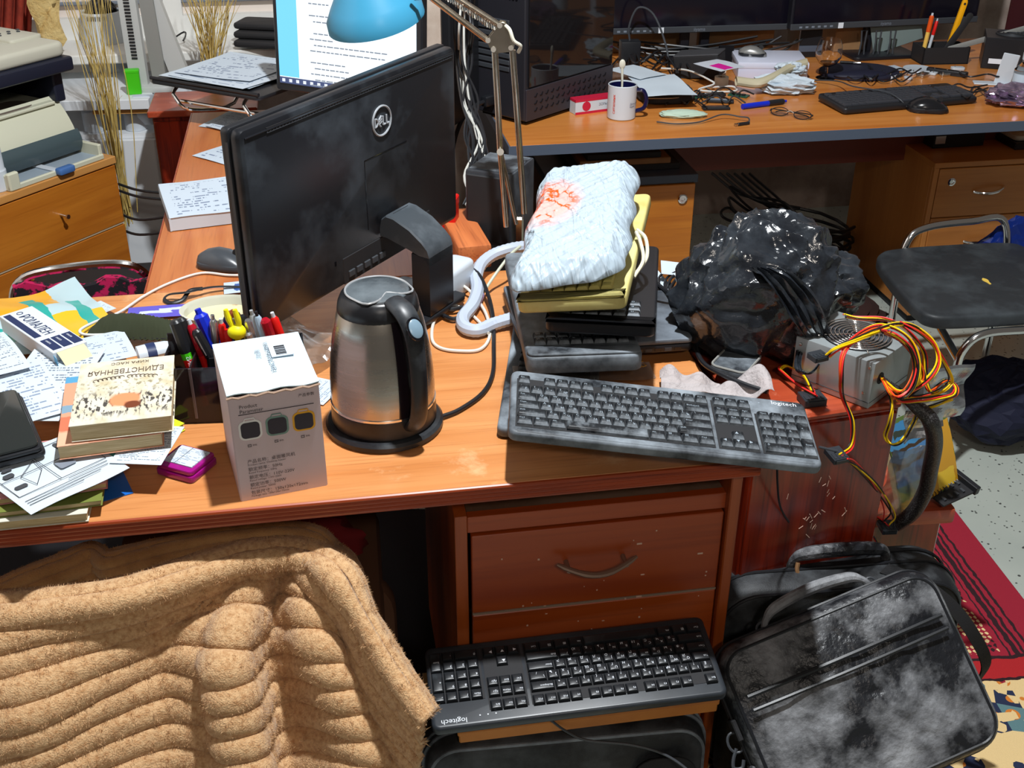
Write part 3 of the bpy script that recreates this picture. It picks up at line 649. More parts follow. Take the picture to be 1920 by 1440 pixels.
# ------------------------------------------------------------------ full keyboards
U = .01905
ROWY = [.0165, .0355, .0545, .0735, .0925, .1165]
def layout():
    K = []
    def row(r, xs, items):
        x = xs
        for it in items:
            if isinstance(it, (int, float)): x += it; continue
            w_, lg_ = it; K.append((x, r, w_, 1, lg_)); x += w_
    k1_ = lambda s_: [(1, c) for c in s_.split('|')]
    row(5, 0, [(1, 'Esc'), 1, (1, 'F1'), (1, 'F2'), (1, 'F3'), (1, 'F4'), .5, (1, 'F5'), (1, 'F6'), (1, 'F7'), (1, 'F8'), .5, (1, 'F9'), (1, 'F10'), (1, 'F11'), (1, 'F12'), .4, (1, 'Prt'), (1, 'Scr'), (1, 'Brk')])
    row(4, 0, k1_('`Ё|1!|2"|3№|4;|5%|6:|7?|8*|9(|0)|-_|=+')+[(2, 'Backspace'), .4, (1, 'Ins'), (1, 'Home'), (1, 'PgU'), .4, (1, 'Num'), (1, '/'), (1, '*'), (1, '-')])
    row(3, 0, [(1.5, 'Tab')]+k1_('QЙ|WЦ|EУ|RК|TЕ|YН|UГ|IШ|OЩ|PЗ|[Х|]Ъ')+[(1.5, '\\/'), .4, (1, 'Del'), (1, 'End'), (1, 'PgD'), .4, (1, '7'), (1, '8'), (1, '9')])
    row(2, 0, [(1.75, 'Caps')]+k1_('AФ|SЫ|DВ|FА|GП|HР|JО|KЛ|LД|;Ж|\'Э')+[(2.25, 'Enter'), .4+3+.4, (1, '4'), (1, '5'), (1, '6')])
    row(1, 0, [(2.25, 'Shift')]+k1_('ZЯ|XЧ|CС|VМ|BИ|NТ|MЬ|,Б|.Ю|/.')+[(2.75, 'Shift'), .4+1, (1, '▲'), 1+.4, (1, '1'), (1, '2'), (1, '3')])
    row(0, 0, [(1.25, 'Ctrl'), (1.25, '⊞'), (1.25, 'Alt'), (6.25, ''), (1.25, 'Alt'), (1.25, '⊞'), (1.25, '▤'), (1.25, 'Ctrl'), .4, (1, '◀'), (1, '▼'), (1, '▶'), .4, (2, '0'), (1, '.')])
    K.append((21.8, 2, 1, 2, '+')); K.append((21.8, 0, 1, 2, 'Enter'))
    return K
LAY = layout()
_kc = {}
def keymesh(w_, h_, mt, key):
    k = (round(w_, 2), round(h_, 2), key)
    if k not in _kc:
        a, b_ = w_*U/2-.0007, h_*.019/2-.0007
        def rc_(i, z, dy=0): return [(-a+i, -b_+i+dy, z), (a-i, -b_+i+dy, z), (a-i, b_-i+dy, z), (-a+i, b_-i+dy, z)]
        me = M().rings([rc_(0, 0), rc_(.0006, .0035), rc_(.0022, .0058, .0006), rc_(.0032, .0062, .0006)], False, True).mesh('key', 25); me.materials.append(mt); _kc[k] = me
    return _kc[k]
def keyboard(label, mxw, bodym, keym, legm, tagk, keysel=None, logo=None, group=None, legends=True, joined=False, cat='keyboard'):
    kb = T('keyboard', label, cat, mxw, group)
    bd = M(); out = rrect(.450, .155, .012, 4, .225, .0775)
    bd.prism(out, -.0175, 0, .005, 3)
    O('case', bd, bodym, kb)
    O('palm_edge', M().tube([V(.012, .008, -.002), V(.438, .008, -.002)], .0055, 8, flat=.6), bodym, kb)
    O('key_tray', M().box(.009, .009+15*U+.002, .015, .132, -.002, .0006).box(.009+15.35*U, .010+18.45*U, .015, .132, -.002, .0006).box(.009+18.72*U, .010+22.85*U, .015, .110, -.002, .0006), BLACKM, kb)
    lg_ = M(); jm = M()
    for x, r, w_, h_, s_ in LAY:
        cx_ = .010+(x+w_/2)*U; cy_ = ROWY[r]+.0095+(.0095 if h_ == 2 else 0)
        if keysel and not keysel(cx_, cy_): continue
        me = keymesh(w_, h_, keym, tagk)
        if joined: jm.add([(v.co.x+cx_, v.co.y+cy_, v.co.z+.0006) for v in me.vertices], [list(p.vertices) for p in me.polygons])
        else: O('key', None, keym, kb, Matrix.Translation((cx_, cy_, .0006)), mesh=me)
        if not legends: continue
        if len(s_) == 2 and s_[0] not in 'F◀':
            lg_.join(glyph(s_[0], .0062), Matrix.Translation((cx_-w_*U/2+.0042, cy_+.0012, .00715))); lg_.join(glyph(s_[1], .0062), Matrix.Translation((cx_+.0008, cy_-.0048, .00715)))
        elif s_: lg_.join(glyph(s_, .0062 if len(s_) < 2 else .0046), Matrix.Translation((cx_-w_*U/2+.0038, cy_+.0008, .00715)))
    if joined: o = O('keys', jm, keym, kb)
    if legends: O('key_legends', lg_, legm, kb, flat=True)['kind'] = 'stuff'
    if logo:
        O('logo', glyph('logitech', .0125, 'RIGHT').xf(Matrix.Translation((.436, .140, .0004))), logo, kb, flat=True)
    for k in range(3): O('indicator', M().box(.352+.012*k, .354+.012*k, .138, .140, -.001, .0005), legm, kb)
    return kb
KLEG = mat('grey_key_legends', srgb(150, 162, 172), .7)
def eul(rx, ry, rz): return Matrix.Rotation(R(rz), 4, 'Z') @ Matrix.Rotation(R(ry), 4, 'Y') @ Matrix.Rotation(R(rx), 4, 'X')
keyboard('dusty black full-size keyboard overhanging the right front edge of the desk', Matrix.Translation((-.0045, 1.368, .837)) @ eul(6.05, 6.69, -.73), DUSTY, DUSTYK, KLEG, 'dusty', logo=INKW)
K2 = mat('black_keyboard_case', (.020, .024, .030), .33, var=((.045, .055, .066), 6, .45, .75)); K2K = mat('black_keys', (.014, .016, .019), .35, var=((.05, .058, .066), 30, .5, .75))
low = Matrix.Translation((-.1155, 1.2266, .407)) @ eul(8.13, -2.28, 7.75) @ Matrix.Translation((.45, .155, 0)) @ Matrix.Rotation(math.pi, 4, 'Z')
keyboard('black keyboard lying upside down to the viewer in front of the drawers', low, K2, K2K, INKW, 'low', logo=INKW)
# keyboard below the dusty one, lengthways
q = G(929, 812, .768); keyboard('dusty black keyboard lying lengthways at the bottom of the keyboard stack', Matrix.Translation((q.x+.156, q.y, .770)) @ eul(0, 0, 86), DUSTY, DUSTYK, KLEG, 'dusty', legends=False, keysel=lambda x, y: y > .11 or x < .06)
# ------------------------------------------------------------------ crumpled sheets and lumps
def ridg(p, f, o=4):
    s_ = 0; a = 1; q = Vector(p)*f
    for _ in range(o):
        s_ += a*(1-abs(noise.noise(q))*2.2); q = q*2.1+V(3.1, 1.7, 5.3); a *= .5
    return s_/1.9-.5
def lump(c, rad, amp, f, n=72, flat=None, seed=0.0, power=1.0, extra=None):
    """closed crumpled body: squashed ball with folds"""
    rs = []
    for i in range(n+1):
        th = math.pi*i/n; row = []
        for j in range(n):
            ph = 2*math.pi*j/n; d = V(math.sin(th)*math.cos(ph), math.sin(th)*math.sin(ph), math.cos(th))
            k = 1+amp*ridg(d+V(seed, seed*.7, 0), f)
            if extra: k *= extra(d)
            sg = lambda t: math.copysign(abs(t)**power, t)
            p = V(c[0]+rad[0]*k*sg(d.x), c[1]+rad[1]*k*sg(d.y), c[2]+rad[2]*k*sg(d.z))
            if flat is not None and p.z < flat: p.z = flat
            row.append(p)
        rs.append(row)
    return M().rings(rs)
def crumple(c, rad, amp, n, flat, seed, extra=None, planes=34):
    """film pulled over hard contents: flat facets with sharp creases"""
    rnd = random.Random(int(seed*10)); pl = []
    for k in range(planes):
        a = rnd.uniform(0, 6.283); z = rnd.uniform(-1, 1); q = math.sqrt(1-z*z); pl.append((V(q*math.cos(a), q*math.sin(a), z), rnd.uniform(.80, 1.06)))
    rs = []
    for i in range(n+1):
        th = math.pi*i/n; row = []
        for j in range(n*2):
            ph = 2*math.pi*(j+.5*(i % 2))/(n*2); d = V(math.sin(th)*math.cos(ph), math.sin(th)*math.sin(ph), math.cos(th))
            r_ = min([h/max(d.dot(nv), .2) for nv, h in pl]+[1.15])
            wq = V(d.x*1.7+seed, d.y*1.7, d.z*.9)+V(noise.noise(d*1.3+V(seed, 0, 0)), noise.noise(d*1.3+V(0, seed, 4)), noise.noise(d*1.3+V(7, 0, seed)))*.9
            k = r_*(1+amp*(.75*(.45-abs(noise.noise(wq*1.5))*1.7)+.20*(.4-abs(noise.noise(wq*3.4+V(5, 1, 2)))*1.8)+.03*(.4-abs(noise.noise(wq*8))*1.8)))
            if extra: k *= extra(d)
            p = V(c[0]+rad[0]*k*d.x, c[1]+rad[1]*k*d.y, c[2]+rad[2]*k*d.z)
            if p.z < flat: p.z = flat
            row.append(p)
        rs.append(row)
    for _ in range(1 if n > 50 else 0):          # relax the film a little
        N2 = len(rs[0]); old = [[p.copy() for p in r_] for r_ in rs]
        for i in range(1, n):
            for j in range(N2): rs[i][j] = old[i][j]*.4+(old[i-1][j]+old[i+1][j]+old[i][j-1]+old[i][(j+1) % N2])*.15
    m_ = M().rings(rs); f2 = []
    for q in m_.f:
        if len(q) == 4: f2 += ([[q[0], q[1], q[2]], [q[0], q[2], q[3]]] if (q[0]*7) % 3 else [[q[0], q[1], q[3]], [q[1], q[2], q[3]]])
        else: f2.append(q)
    m_.f = f2; return m_
def sheet(mx, w_, d, nu=8, nv=8, curl=0.0, wob=0.0, seed=0.0, th=.0006, z=0.0, f=9.0, shape=None):
    P = []
    for j in range(nv+1):
        row = []
        for i in range(nu+1):
            x, y = w_*i/nu, d*j/nv
            if shape: x, y = shape(x, y)
            zz = z+wob*(noise.noise(V(x*f+seed, y*f-seed, seed))+.35)+curl*((i/nu-.5)**2+(j/nv-.5)**2)*2
            row.append(mx @ V(x, y, zz))
        P.append(row)
    return M().grid(P, th)
def uv_frame(o, mxw, w_, d):
    inv = mxw.inverted(); ow = wmat(o)
    set_uv(o, lambda co: ((lambda q: (q.x/w_, q.y/d))(inv @ (ow @ co))))
def paper(name, label, cat, bl, br, tl, z, mt, curl=0, wob=.001, seed=0, th=.0005, group=None, d=None, parent=None, nu=8, nv=8):
    mx, w_, dd = fpx(bl, br, tl, z); dd = d or dd
    o = O(name, sheet(mx, w_, dd, nu, nv, curl, wob, seed, th), mt, parent, world=True)
    uv_frame(o, mx, w_, dd)
    if parent is None: tag(o, label, cat, group)
    return o
# ------------------------------------------------------------------ stacked laptop and keyboards
lm_, lw, ld = fpx((985, 655), (1300, 634), (930, 508), .795); ld = .26
lap = T('laptop', 'closed dusty grey laptop at the bottom of the keyboard stack', 'laptop', lm_)
LAPM = mat('dusty_laptop_lid', (.045, .052, .062), .45, var=((.24, .28, .33), 5, .40, .70, .7))
O('base', M().prism(rrect(lw, ld, .008, 3, lw/2, ld/2), -.024, -.009, .003), BLACK, lap)
O('lid', M().prism(rrect(lw, ld, .008, 3, lw/2, ld/2), -.0085, 0, .002), LAPM, lap)
for k in range(5): O('port', M().box(lw-.10+.017*k, lw-.088+.017*k, -.0008, .002, -.021, -.015), DARKGREY if k % 2 else BLACKG, lap)
def longkb(label, bl, br, z, yawpt, ln, bodym, keym, th, rows, kx, palm=0.0, group=None, name='keyboard', legm=None):
    """keyboard lying lengthways away from the viewer: short end in front; keys only where they show"""
    if isinstance(bl, Matrix): mx, w_ = bl, br
    else:
        a = G(*bl, z); b = G(*br, z); tl = a+(G(*yawpt[0], yawpt[2])-G(*yawpt[1], z)); mx, w_, d = frame(a, b, tl)
    kb = T(name, label, 'keyboard', mx, group)
    O('case', M().prism(rrect(w_, ln, .014, 4, w_/2, ln/2), -th, 0, .005, 3), bodym, kb)
    if palm: O('end_cap', M().prism(rrect(w_*.98, palm, .012, 4, w_/2, palm/2+.003), -.001, .004, .003), bodym, kb)
    me = keymesh(kx, kx, keym, 'lk'+name+str(kx)+keym.name); lg_ = M()
    for r_ in range(rows):
        n = int((w_-.03)/(U*kx))
        for i in range(n):
            cx_, cy_ = .016+U*kx*(i+.5), palm+.012+U*kx*(r_+.5)
            O('key', None, keym, kb, Matrix.Translation((cx_, cy_, .0006)), mesh=me)
            if legm: lg_.join(glyph('ЙЦУКЕНГШЩЗХФЫВАПРОЛДЖЭ'[(r_*n+i) % 22], .007), Matrix.Translation((cx_-.005, cy_-.001, .0072)))
    if legm: O('key_legends', lg_, legm, kb, flat=True)['kind'] = 'stuff'
    return kb, mx, w_
longkb('dusty black keyboard with grey end below another black one in the stack', (988, 672), (1207, 664), .845, ((1236, 470), (1207, 664), .84), .44, DUSTY, DUSTYK, .030, 2, 1.0, .030, legm=KLEG)
longkb('black keyboard with large keys directly under the yellowed keyboard', Matrix.Translation((.051, 1.61, .893)) @ eul(-4.3, -.7, -7.2), .172, 0, None, .40, BLACK, DUSTYK, .022, 3, 1.15, .012, legm=KLEG)
YK = mat('yellowed_plastic', srgb(222, 212, 140), .5, var=(srgb(200, 182, 104), 8, .45, .7)); YKK = mat('yellowed_keys', srgb(214, 200, 120), .45)
_, ymx, yw = longkb('yellowed beige keyboard lying under the white plastic package', Matrix.Translation((.005, 1.625, .917)) @ eul(1.2, -8.0, -11.0), .172, 0, None, .45, YK, YKK, .022, 14, 1.0, .016)
cb = M().tube([ymx @ V(yw-.004, .24, .012), ymx @ V(yw+.012, .215, .006), ymx @ V(yw+.016, .18, -.012), ymx @ V(yw+.004, .155, -.024), ymx @ V(yw-.006, .14, -.026)], .0032, 8, sm=5).tube([ymx @ V(yw-.004, .225, .014), ymx @ V(yw+.006, .19, .010), ymx @ V(yw+.012, .16, -.01), ymx @ V(yw-.002, .13, -.026)], .0032, 8, sm=5)
tag(O('keyboard_cable', cb, mat('ivory_cable', srgb(216, 210, 188), .5), world=True), 'ivory coiled cable hanging at the side of the yellowed keyboard', 'cable')
# white plastic package
pk = Matrix.Translation((-.0055, 1.600, .940)) @ eul(4.7, -10.2, -9.04); pw, pd = .178, .444
def plastic(name):
    m, nt, p, N, L = _nt(name); tc = N('ShaderNodeTexCoord'); p.inputs['Roughness'].default_value = .28
    sp = N('ShaderNodeSeparateXYZ'); L(tc.outputs['Object'], sp.inputs[0])
    nz = N('ShaderNodeTexNoise'); nz.inputs['Scale'].default_value = 26; nz.inputs['Detail'].default_value = 3; L(tc.outputs['Object'], nz.inputs['Vector'])
    ds = N('ShaderNodeVectorMath'); ds.operation = 'DISTANCE'; mp = N('ShaderNodeMapping'); mp.inputs['Scale'].default_value = (1, .62, 0); L(tc.outputs['Object'], mp.inputs[0]); L(mp.outputs[0], ds.inputs[0]); ds.inputs[1].default_value = (.036, .62*.265, 0)
    r1 = N('ShaderNodeMapRange'); r1.inputs[1].default_value = .064; r1.inputs[2].default_value = .036; L(ds.outputs['Value'], r1.inputs[0])
    a1 = N('ShaderNodeMath'); a1.operation = 'MULTIPLY'; L(r1.outputs[0], a1.inputs[0]); a1.inputs[1].default_value = .5
    w1 = N('ShaderNodeMapRange'); w1.inputs[1].default_value = .475; w1.inputs[2].default_value = .50; L(nz.outputs['Fac'], w1.inputs[0])
    w2 = N('ShaderNodeMapRange'); w2.inputs[1].default_value = .56; w2.inputs[2].default_value = .53; L(nz.outputs['Fac'], w2.inputs[0])
    ml = N('ShaderNodeMath'); ml.operation = 'MULTIPLY'; L(w1.outputs[0], ml.inputs[0]); L(w2.outputs[0], ml.inputs[1])
    m3 = N('ShaderNodeMath'); m3.operation = 'MULTIPLY'; L(ml.outputs[0], m3.inputs[0]); L(r1.outputs[0], m3.inputs[1])
    c1 = N('ShaderNodeMix'); c1.data_type = 'RGBA'; L(a1.outputs[0], c1.inputs[0]); c1.inputs[6].default_value = c4(srgb(172, 188, 200)); c1.inputs[7].default_value = c4(srgb(240, 150, 110))
    c2 = N('ShaderNodeMix'); c2.data_type = 'RGBA'; L(m3.outputs[0], c2.inputs[0]); L(c1.outputs[2], c2.inputs[6]); c2.inputs[7].default_value = c4(srgb(236, 84, 16))
    L(c2.outputs[2], p.inputs['Base Color'])
    hs_ = []
    for rz_, sc_ in ((-38, (34, 4, 10)), (52, (22, 4, 10)), (-12, (46, 10, 10))):     # stretched creases in the film
        mq = N('ShaderNodeMapping'); mq.inputs['Rotation'].default_value = (0, 0, R(rz_)); m2 = N('ShaderNodeMapping'); m2.inputs['Scale'].default_value = sc_; L(tc.outputs['Object'], mq.inputs[0]); L(mq.outputs[0], m2.inputs[0])
        nq = N('ShaderNodeTexNoise'); nq.inputs['Scale'].default_value = 1; nq.inputs['Detail'].default_value = 2; nq.inputs['Distortion'].default_value = .8; L(m2.outputs[0], nq.inputs['Vector'])
        q1 = N('ShaderNodeMath'); q1.operation = 'SUBTRACT'; L(nq.outputs['Fac'], q1.inputs[0]); q1.inputs[1].default_value = .5; q2 = N('ShaderNodeMath'); q2.operation = 'ABSOLUTE'; L(q1.outputs[0], q2.inputs[0]); hs_.append(q2.outputs[0])
    q3 = N('ShaderNodeMath'); q3.operation = 'ADD'; L(hs_[0], q3.inputs[0]); L(hs_[1], q3.inputs[1]); q4 = N('ShaderNodeMath'); q4.operation = 'ADD'; L(q3.outputs[0], q4.inputs[0]); L(hs_[2], q4.inputs[1])
    bq_ = N('ShaderNodeBump'); bq_.inputs['Strength'].default_value = 1.0; bq_.inputs['Distance'].default_value = .010; bq_.invert = True; L(q4.outputs[0], bq_.inputs['Height']); L(bq_.outputs[0], p.inputs['Normal'])
    return m
def pkg_pt(u, v):
    # u across 0..1, v along 0..1 ; top skin height
    y = pd*(.022+.978*v)
    xr_ = pw-.050*max(0, 1-v/.13)**2-.030*max(0, 1-(1-v)/.10)**2; xl_ = .012*max(0, 1-v/.05)**2+.022*max(0, 1-(1-v)/.14)**2
    xl_ -= .004*math.sin(v*17); xr_ += .004*math.sin(v*23+1); x = xl_+(xr_-xl_)*u; y += .014*u*(1-v)**6
    sk = .012*(v-.5)
    e = min(u, 1-u)*pw; e2 = min(v, 1-v)*pd
    h = .030*min(1, (e/.022))**.6*min(1, (e2/.03))**.6 if e > 0 and e2 > 0 else 0
    ac = x*.80-y*.60; al = x*.60+y*.80; nw_ = noise.noise(V(x*11, y*8, 0)); wr = .0046*ridg(V(ac*52+nw_*.9, al*5+nw_, 2.0), 1.0, 3)+.0026*ridg(V(ac*15-1, al*24+nw_*1.5, .3), 1.0, 3)+.0016*ridg(V(x*70, y*70, 1), 1.0, 2)
    return V(x, y, h+wr*min(1, h/.02))
topg = [[pkg_pt(i/80, j/200) for i in range(81)] for j in range(201)]
pkm = M(); ring = []
for j in range(201):
    ring.append(topg[j]+[V(p.x, p.y, -.003+.0008*math.sin(p.x*90)) for p in topg[j][::-1]])
pkm.rings(ring)
pkg = O('plastic_package', pkm, plastic('white_printed_plastic'), mx=pk, sharp=28)
tag(pkg, 'white crinkled plastic package with orange print lying on the yellowed keyboard', 'package')
# ------------------------------------------------------------------ black rubbish bag and its tail
BAGM = mat('black_bag_film', (.012, .014, .018), .13, var=((.03, .036, .044), 20, .4, .7, .26), bump=(60, .30, .006), coat=.3)
tb = T('plastic_bag', 'glossy black crumpled plastic bag standing behind the dusty keyboard', 'bag', TL(.43, 1.80, .745))
def tbx(d): return 1-.20*max(0, -d.z)*(1 if d.x > 0 else .4)+.12*max(0, d.z)*max(0, -d.x)
O('bag_body', crumple((-.005, .02, .078), (.150, .115, .140), .26, 76, .0, 3.3, tbx), BAGM, tb, sharp=30)
O('bag_side', crumple((.12, .14, .05), (.10, .095, .08), .28, 54, .0, 8.1), BAGM, tb, sharp=30)
hp_ = [G(1420, 500, .93), G(1460, 520, .925), G(1495, 560, .89), G(1520, 605, .85), G(1545, 645, .80), G(1558, 662, .79)]
rib = []
for i, p in enumerate(smooth(hp_, 8)):
    t = i/40; wd = .018+.022*math.sin(math.pi*min(1, t*1.15))
    rib.append([p+V(.9, .25, .1)*(wd*(k/14-.5)*1.6)+V(-.2, -.6, .7)*(.007*math.sin(k*1.9+t*4)+.006*noise.noise(V(k*.7, t*9, 0))) for k in range(15)])
O('bag_handle', M().grid(rib, .0012), BAGM, tb, world=True, sharp=70)
hp2 = [G(1490, 580, .84), G(1500, 640, .80), G(1497, 690, .785), G(1520, 700, .78), G(1545, 670, .785)]
rib = [[p+V(.9, .2, 0)*(.020*(1-i/34)*(k/8-.5))+V(0, -.5, .5)*.004*math.sin(k*2+i*.3) for k in range(9)] for i, p in enumerate(smooth(hp2, 8))]
O('bag_handle', M().grid(rib, .0012), BAGM, tb, world=True, sharp=70)
# ------------------------------------------------------------------ power supply with cables
PS = .96; pm = Matrix.Translation((.578, 1.607, .7365)) @ Matrix.Rotation(R(-43.3), 4, 'Z')
PSM = mat('grey_zinc_steel', srgb(176, 184, 186), .35, .55, var=(srgb(150, 158, 160), 6, .4, .7))
ps = T('power_supply', 'grey computer power supply with round fan grille and tangled coloured cables', 'power supply', pm)
W_, D_, H_ = .15*PS, .14*PS, .086*PS
O('housing', M().box(-W_, 0, 0, D_, 0, H_, .0015, 2), PSM, ps)
fcx, fcy = -W_*.5, D_*.52
O('fan_opening', M().lathe([(0, 0), (.059*PS, 0), (.059*PS, .0006), (0, .0006)], 48).xf(Matrix.Translation((fcx, fcy, H_))), BLACKM, ps)
fb = M()
for k in range(7):
    a = 2*math.pi*k/7
    fb.grid([[V(fcx+r_*math.cos(a+da+r_*4), fcy+r_*math.sin(a+da+r_*4), H_+.0008+.001*da) for da in (0, .22, .44)] for r_ in (.016, .034, .052)], .0006)
O('fan_blades', fb, DARKGREY, ps)
gr = T('fan_grille', None, None); place(gr, Matrix.Translation((fcx, fcy, H_+.004)), ps)
for k in range(8):
    r_ = .0085+.0068*k
    O('grille_ring', M().tube([V(r_*math.cos(2*math.pi*i/40), r_*math.sin(2*math.pi*i/40), 0) for i in range(40)], .0011, 6, closed=True), CHROME, gr)
for k in range(4):
    a = math.pi/4+math.pi/2*k
    O('grille_spoke', M().tube([V(.006*math.cos(a), .006*math.sin(a), -.001), V(.062*math.cos(a), .062*math.sin(a), -.001), V(.067*math.cos(a), .067*math.sin(a), -.003)], .0012, 6), CHROME, gr)
for x, z in ((-.008, H_-.01), (-.012, .026), (-W_+.01, H_-.012)): O('screw', M().lathe([(0, 0), (.003, 0), (.0026, .0015), (0, .002)], 12).xf(Matrix.Translation((x, -.0002, z)) @ Matrix.Rotation(R(90), 4, 'X')), STEEL, ps)
O('seam', M().box(-W_+.001, -.001, -.0006, .001, .010, .0108).box(-.0006, .0004, .001, D_-.001, .010, .0108), DARKGREY, ps)
O('cable_hole', M().lathe([(0, 0), (.010, 0), (.010, .0012), (0, .0012)], 24).xf(Matrix.Translation((0, .026, .047)) @ Matrix.Rotation(R(90), 4, 'Y')), BLACKM, ps)
CY = mat('yellow_wire', srgb(236, 196, 10), .4); CR = mat('red_wire', srgb(222, 44, 40), .4); CK = mat('black_wire', (.012, .012, .014), .4); CO = mat('orange_wire', srgb(226, 84, 20), .4)
CONN = mat('black_connector', (.022, .026, .032), .4)
hole = wmat(ps) @ V(.004, .026, .047)
wires_more = [(1700, 700), (1730, 672), (1742, 700), (1722, 735), (1690, 742)]
def wires(pts, cols, spread, r_=.0014, parent=ps, name='wire'):
    for k, c in enumerate(cols):
        o_ = [V(*(spread*math.sin(k*2.4+ax*2+i*.8) for ax in range(3))) for i in range(len(pts))]
        O(name, M().tube([Vector(p)+o_[i] for i, p in enumerate(pts)], r_, 6, sm=6), c, parent, world=True)
wires([hole, G(1680, 745, .785), G(1708, 730, .80), G(1722, 690, .83), G(1715, 650, .86), G(1690, 622, .88), G(1650, 610, .872), G(1610, 628, .862), G(1582, 662, .855), G(1577, 710, .82), G(1580, 745, .775), G(1598, 790, .74), G(1596, 835, .70), G(1575, 855, .70)], [CY, CR, CR, CK, CO], .0028)
wires([hole, G(1690, 735, .79), G(1735, 715, .80), G(1760, 680, .82), G(1750, 640, .85), G(1715, 612, .87), G(1680, 608, .88), G(1640, 622, .872), G(1600, 640, .866), G(1568, 655, .86), G(1552, 668, .845)], [CY, CY, CK, CR, CY], .0030)
wires([hole, G(1680, 748, .78), G(1720, 750, .77), G(1765, 745, .76), G(1788, 740, .755), G(1792, 725, .76), G(1775, 715, .765), G(1745, 735, .765), G(1735, 705, .79), G(1732, 660, .83), G(1700, 618, .87), G(1660, 598, .875), G(1610, 597, .872), G(1585, 592, .87)], [CY, CK, CO, CR, CY, CK], .0034)
wires([hole, G(1672, 752, .77), G(1668, 790, .74), G(1660, 818, .70), G(1672, 833, .69), G(1692, 826, .69), G(1712, 795, .71), G(1726, 770, .73), G(1755, 760, .745), G(1785, 748, .75)], [CY, CY, CK], .0024)
wires([hole, G(1690, 738, .79), G(1716, 700, .82), G(1708, 655, .86), G(1680, 628, .88), G(1655, 622, .876), G(1690, 640, .87), G(1722, 680, .83), G(1730, 715, .80), G(1700, 742, .78)], [CR, CK, CY, CK, CO], .0034)
wires([hole, G(1700, 742, .775), G(1750, 738, .765), G(1782, 718, .77), G(1776, 690, .80), G(1752, 650, .84), G(1725, 625, .865), G(1690, 606, .88)], [CY, CK, CR, CY], .0034)
wires([G(1578, 855, .70), G(1600, 868, .66), G(1640, 910, .58), G(1668, 960, .50), G(1664, 985, .47)], [CY, CR, CK, CK], .010)
wires([G(1664, 985, .47), G(1640, 968, .475), G(1600, 965, .47), G(1570, 985, .44), G(1556, 998, .42)], [CY, CR, CK], .003)
wires([G(1560, 996, .42), G(1590, 990, .43), G(1630, 1000, .42), G(1650, 1025, .40), G(1672, 1045, .385)], [CY, CR, CY, CK], .0024)
def conn(bl, br, tl, z, th=.010):
    mx, w_, d = fpx(bl, br, tl, z); m_ = M().box(0, w_, 0, d, -th, 0, .001).box(w_*.1, w_*.9, -.0015, .001, -th*.8, -th*.2)
    for k in range(4): m_.box(w_*(.08+.23*k), w_*(.22+.23*k), d*.1, d*.5, -.0002, .0008)
    O('connector', m_.xf(mx), CONN, ps, world=True)
conn((1566, 864), (1594, 858), (1556, 838), (.70, .70, .705)); conn((1656, 995), (1684, 994), (1654, 974), .47); conn((1672, 1050), (1693, 1046), (1668, 1040), .385)
conn((1510, 752), (1552, 748), (1502, 733), .75, .014); conn((1530, 672), (1556, 666), (1532, 656), .84, .010)
wires([G(1530, 742, .752), G(1500, 725, .752), G(1470, 700, .753), G(1463, 692, .755), G(1478, 688, .756), G(1508, 705, .756), G(1525, 735, .752)], [CY, CR, CK, CY, CR], .0028)
slv = [G(1722, 765, .74), G(1745, 790, .72), G(1752, 830, .66), G(1744, 880, .58), G(1735, 920, .52), G(1712, 960, .46), G(1680, 985, .42)]
SLV = mat('braided_sleeve', (.016, .013, .014), .45, var=((.10, .10, .10), 420, .5, .62))
O('cable_sleeve', M().tube([wmat(ps).inverted() @ p for p in [hole]+slv], [.005, .012, .0138, .0138, .0138, .0138, .0138, .013], 14, sm=8), SLV, ps)
# ------------------------------------------------------------------ blanket over the chair
def cat1(p0, p1, p2, p3, t): return 0.5*((2*p1)+(p2-p0)*t+(2*p0-5*p1+4*p2-p3)*t*t+(3*p1-p0-3*p2+p3)*t**3)
def patch(ctrl, nu, nv):
    """smooth surface through a grid of control points, nu samples per span"""
    rows = [smooth(r_, nu) for r_ in ctrl]; ncol = len(rows[0]); cols = [smooth([r_[j] for r_ in rows], nv) for j in range(ncol)]
    return [[cols[j][i] for j in range(ncol)] for i in range(len(cols[0]))]
def ribbed(P, nrib, A, v0=0.0, pw_=.5, fur=.0012, folds=(), span=12):
    nr, nc = len(P), len(P[0]); Q = []
    for i in range(nr):
        row = []
        for j in range(nc):
            du = P[i][min(j+1, nc-1)]-P[i][max(j-1, 0)]; dv = P[min(i+1, nr-1)][j]-P[max(i-1, 0)][j]; n = du.cross(dv).normalized()
            if n.dot(CAM-P[i][j]) < 0: n = -n
            ph = nrib*i/(nr-1)+.12*noise.noise(V(j*.02, i*.02, 5)); tq = 2*(ph % 1)-1; h = A*math.sqrt(max(0, 1-tq*tq))*(1 if j/span < 9.2 else max(.45, 1-.7*(j/span-9.2)))
            v_ = i/(nr-1); u_ = j/span; fo_ = 0
            for uc, w_, am, va in folds: fo_ += am*math.exp(-abs((u_-uc-.25*noise.noise(V(v_*5, uc, 1)))/w_)**3)*max(0, min(1, (v_-va)/.4))
            row.append(P[i][j]+n*(h+fo_+fur*noise.noise(V(i*.31, j*.31, 0))))
        Q.append(row)
    return Q
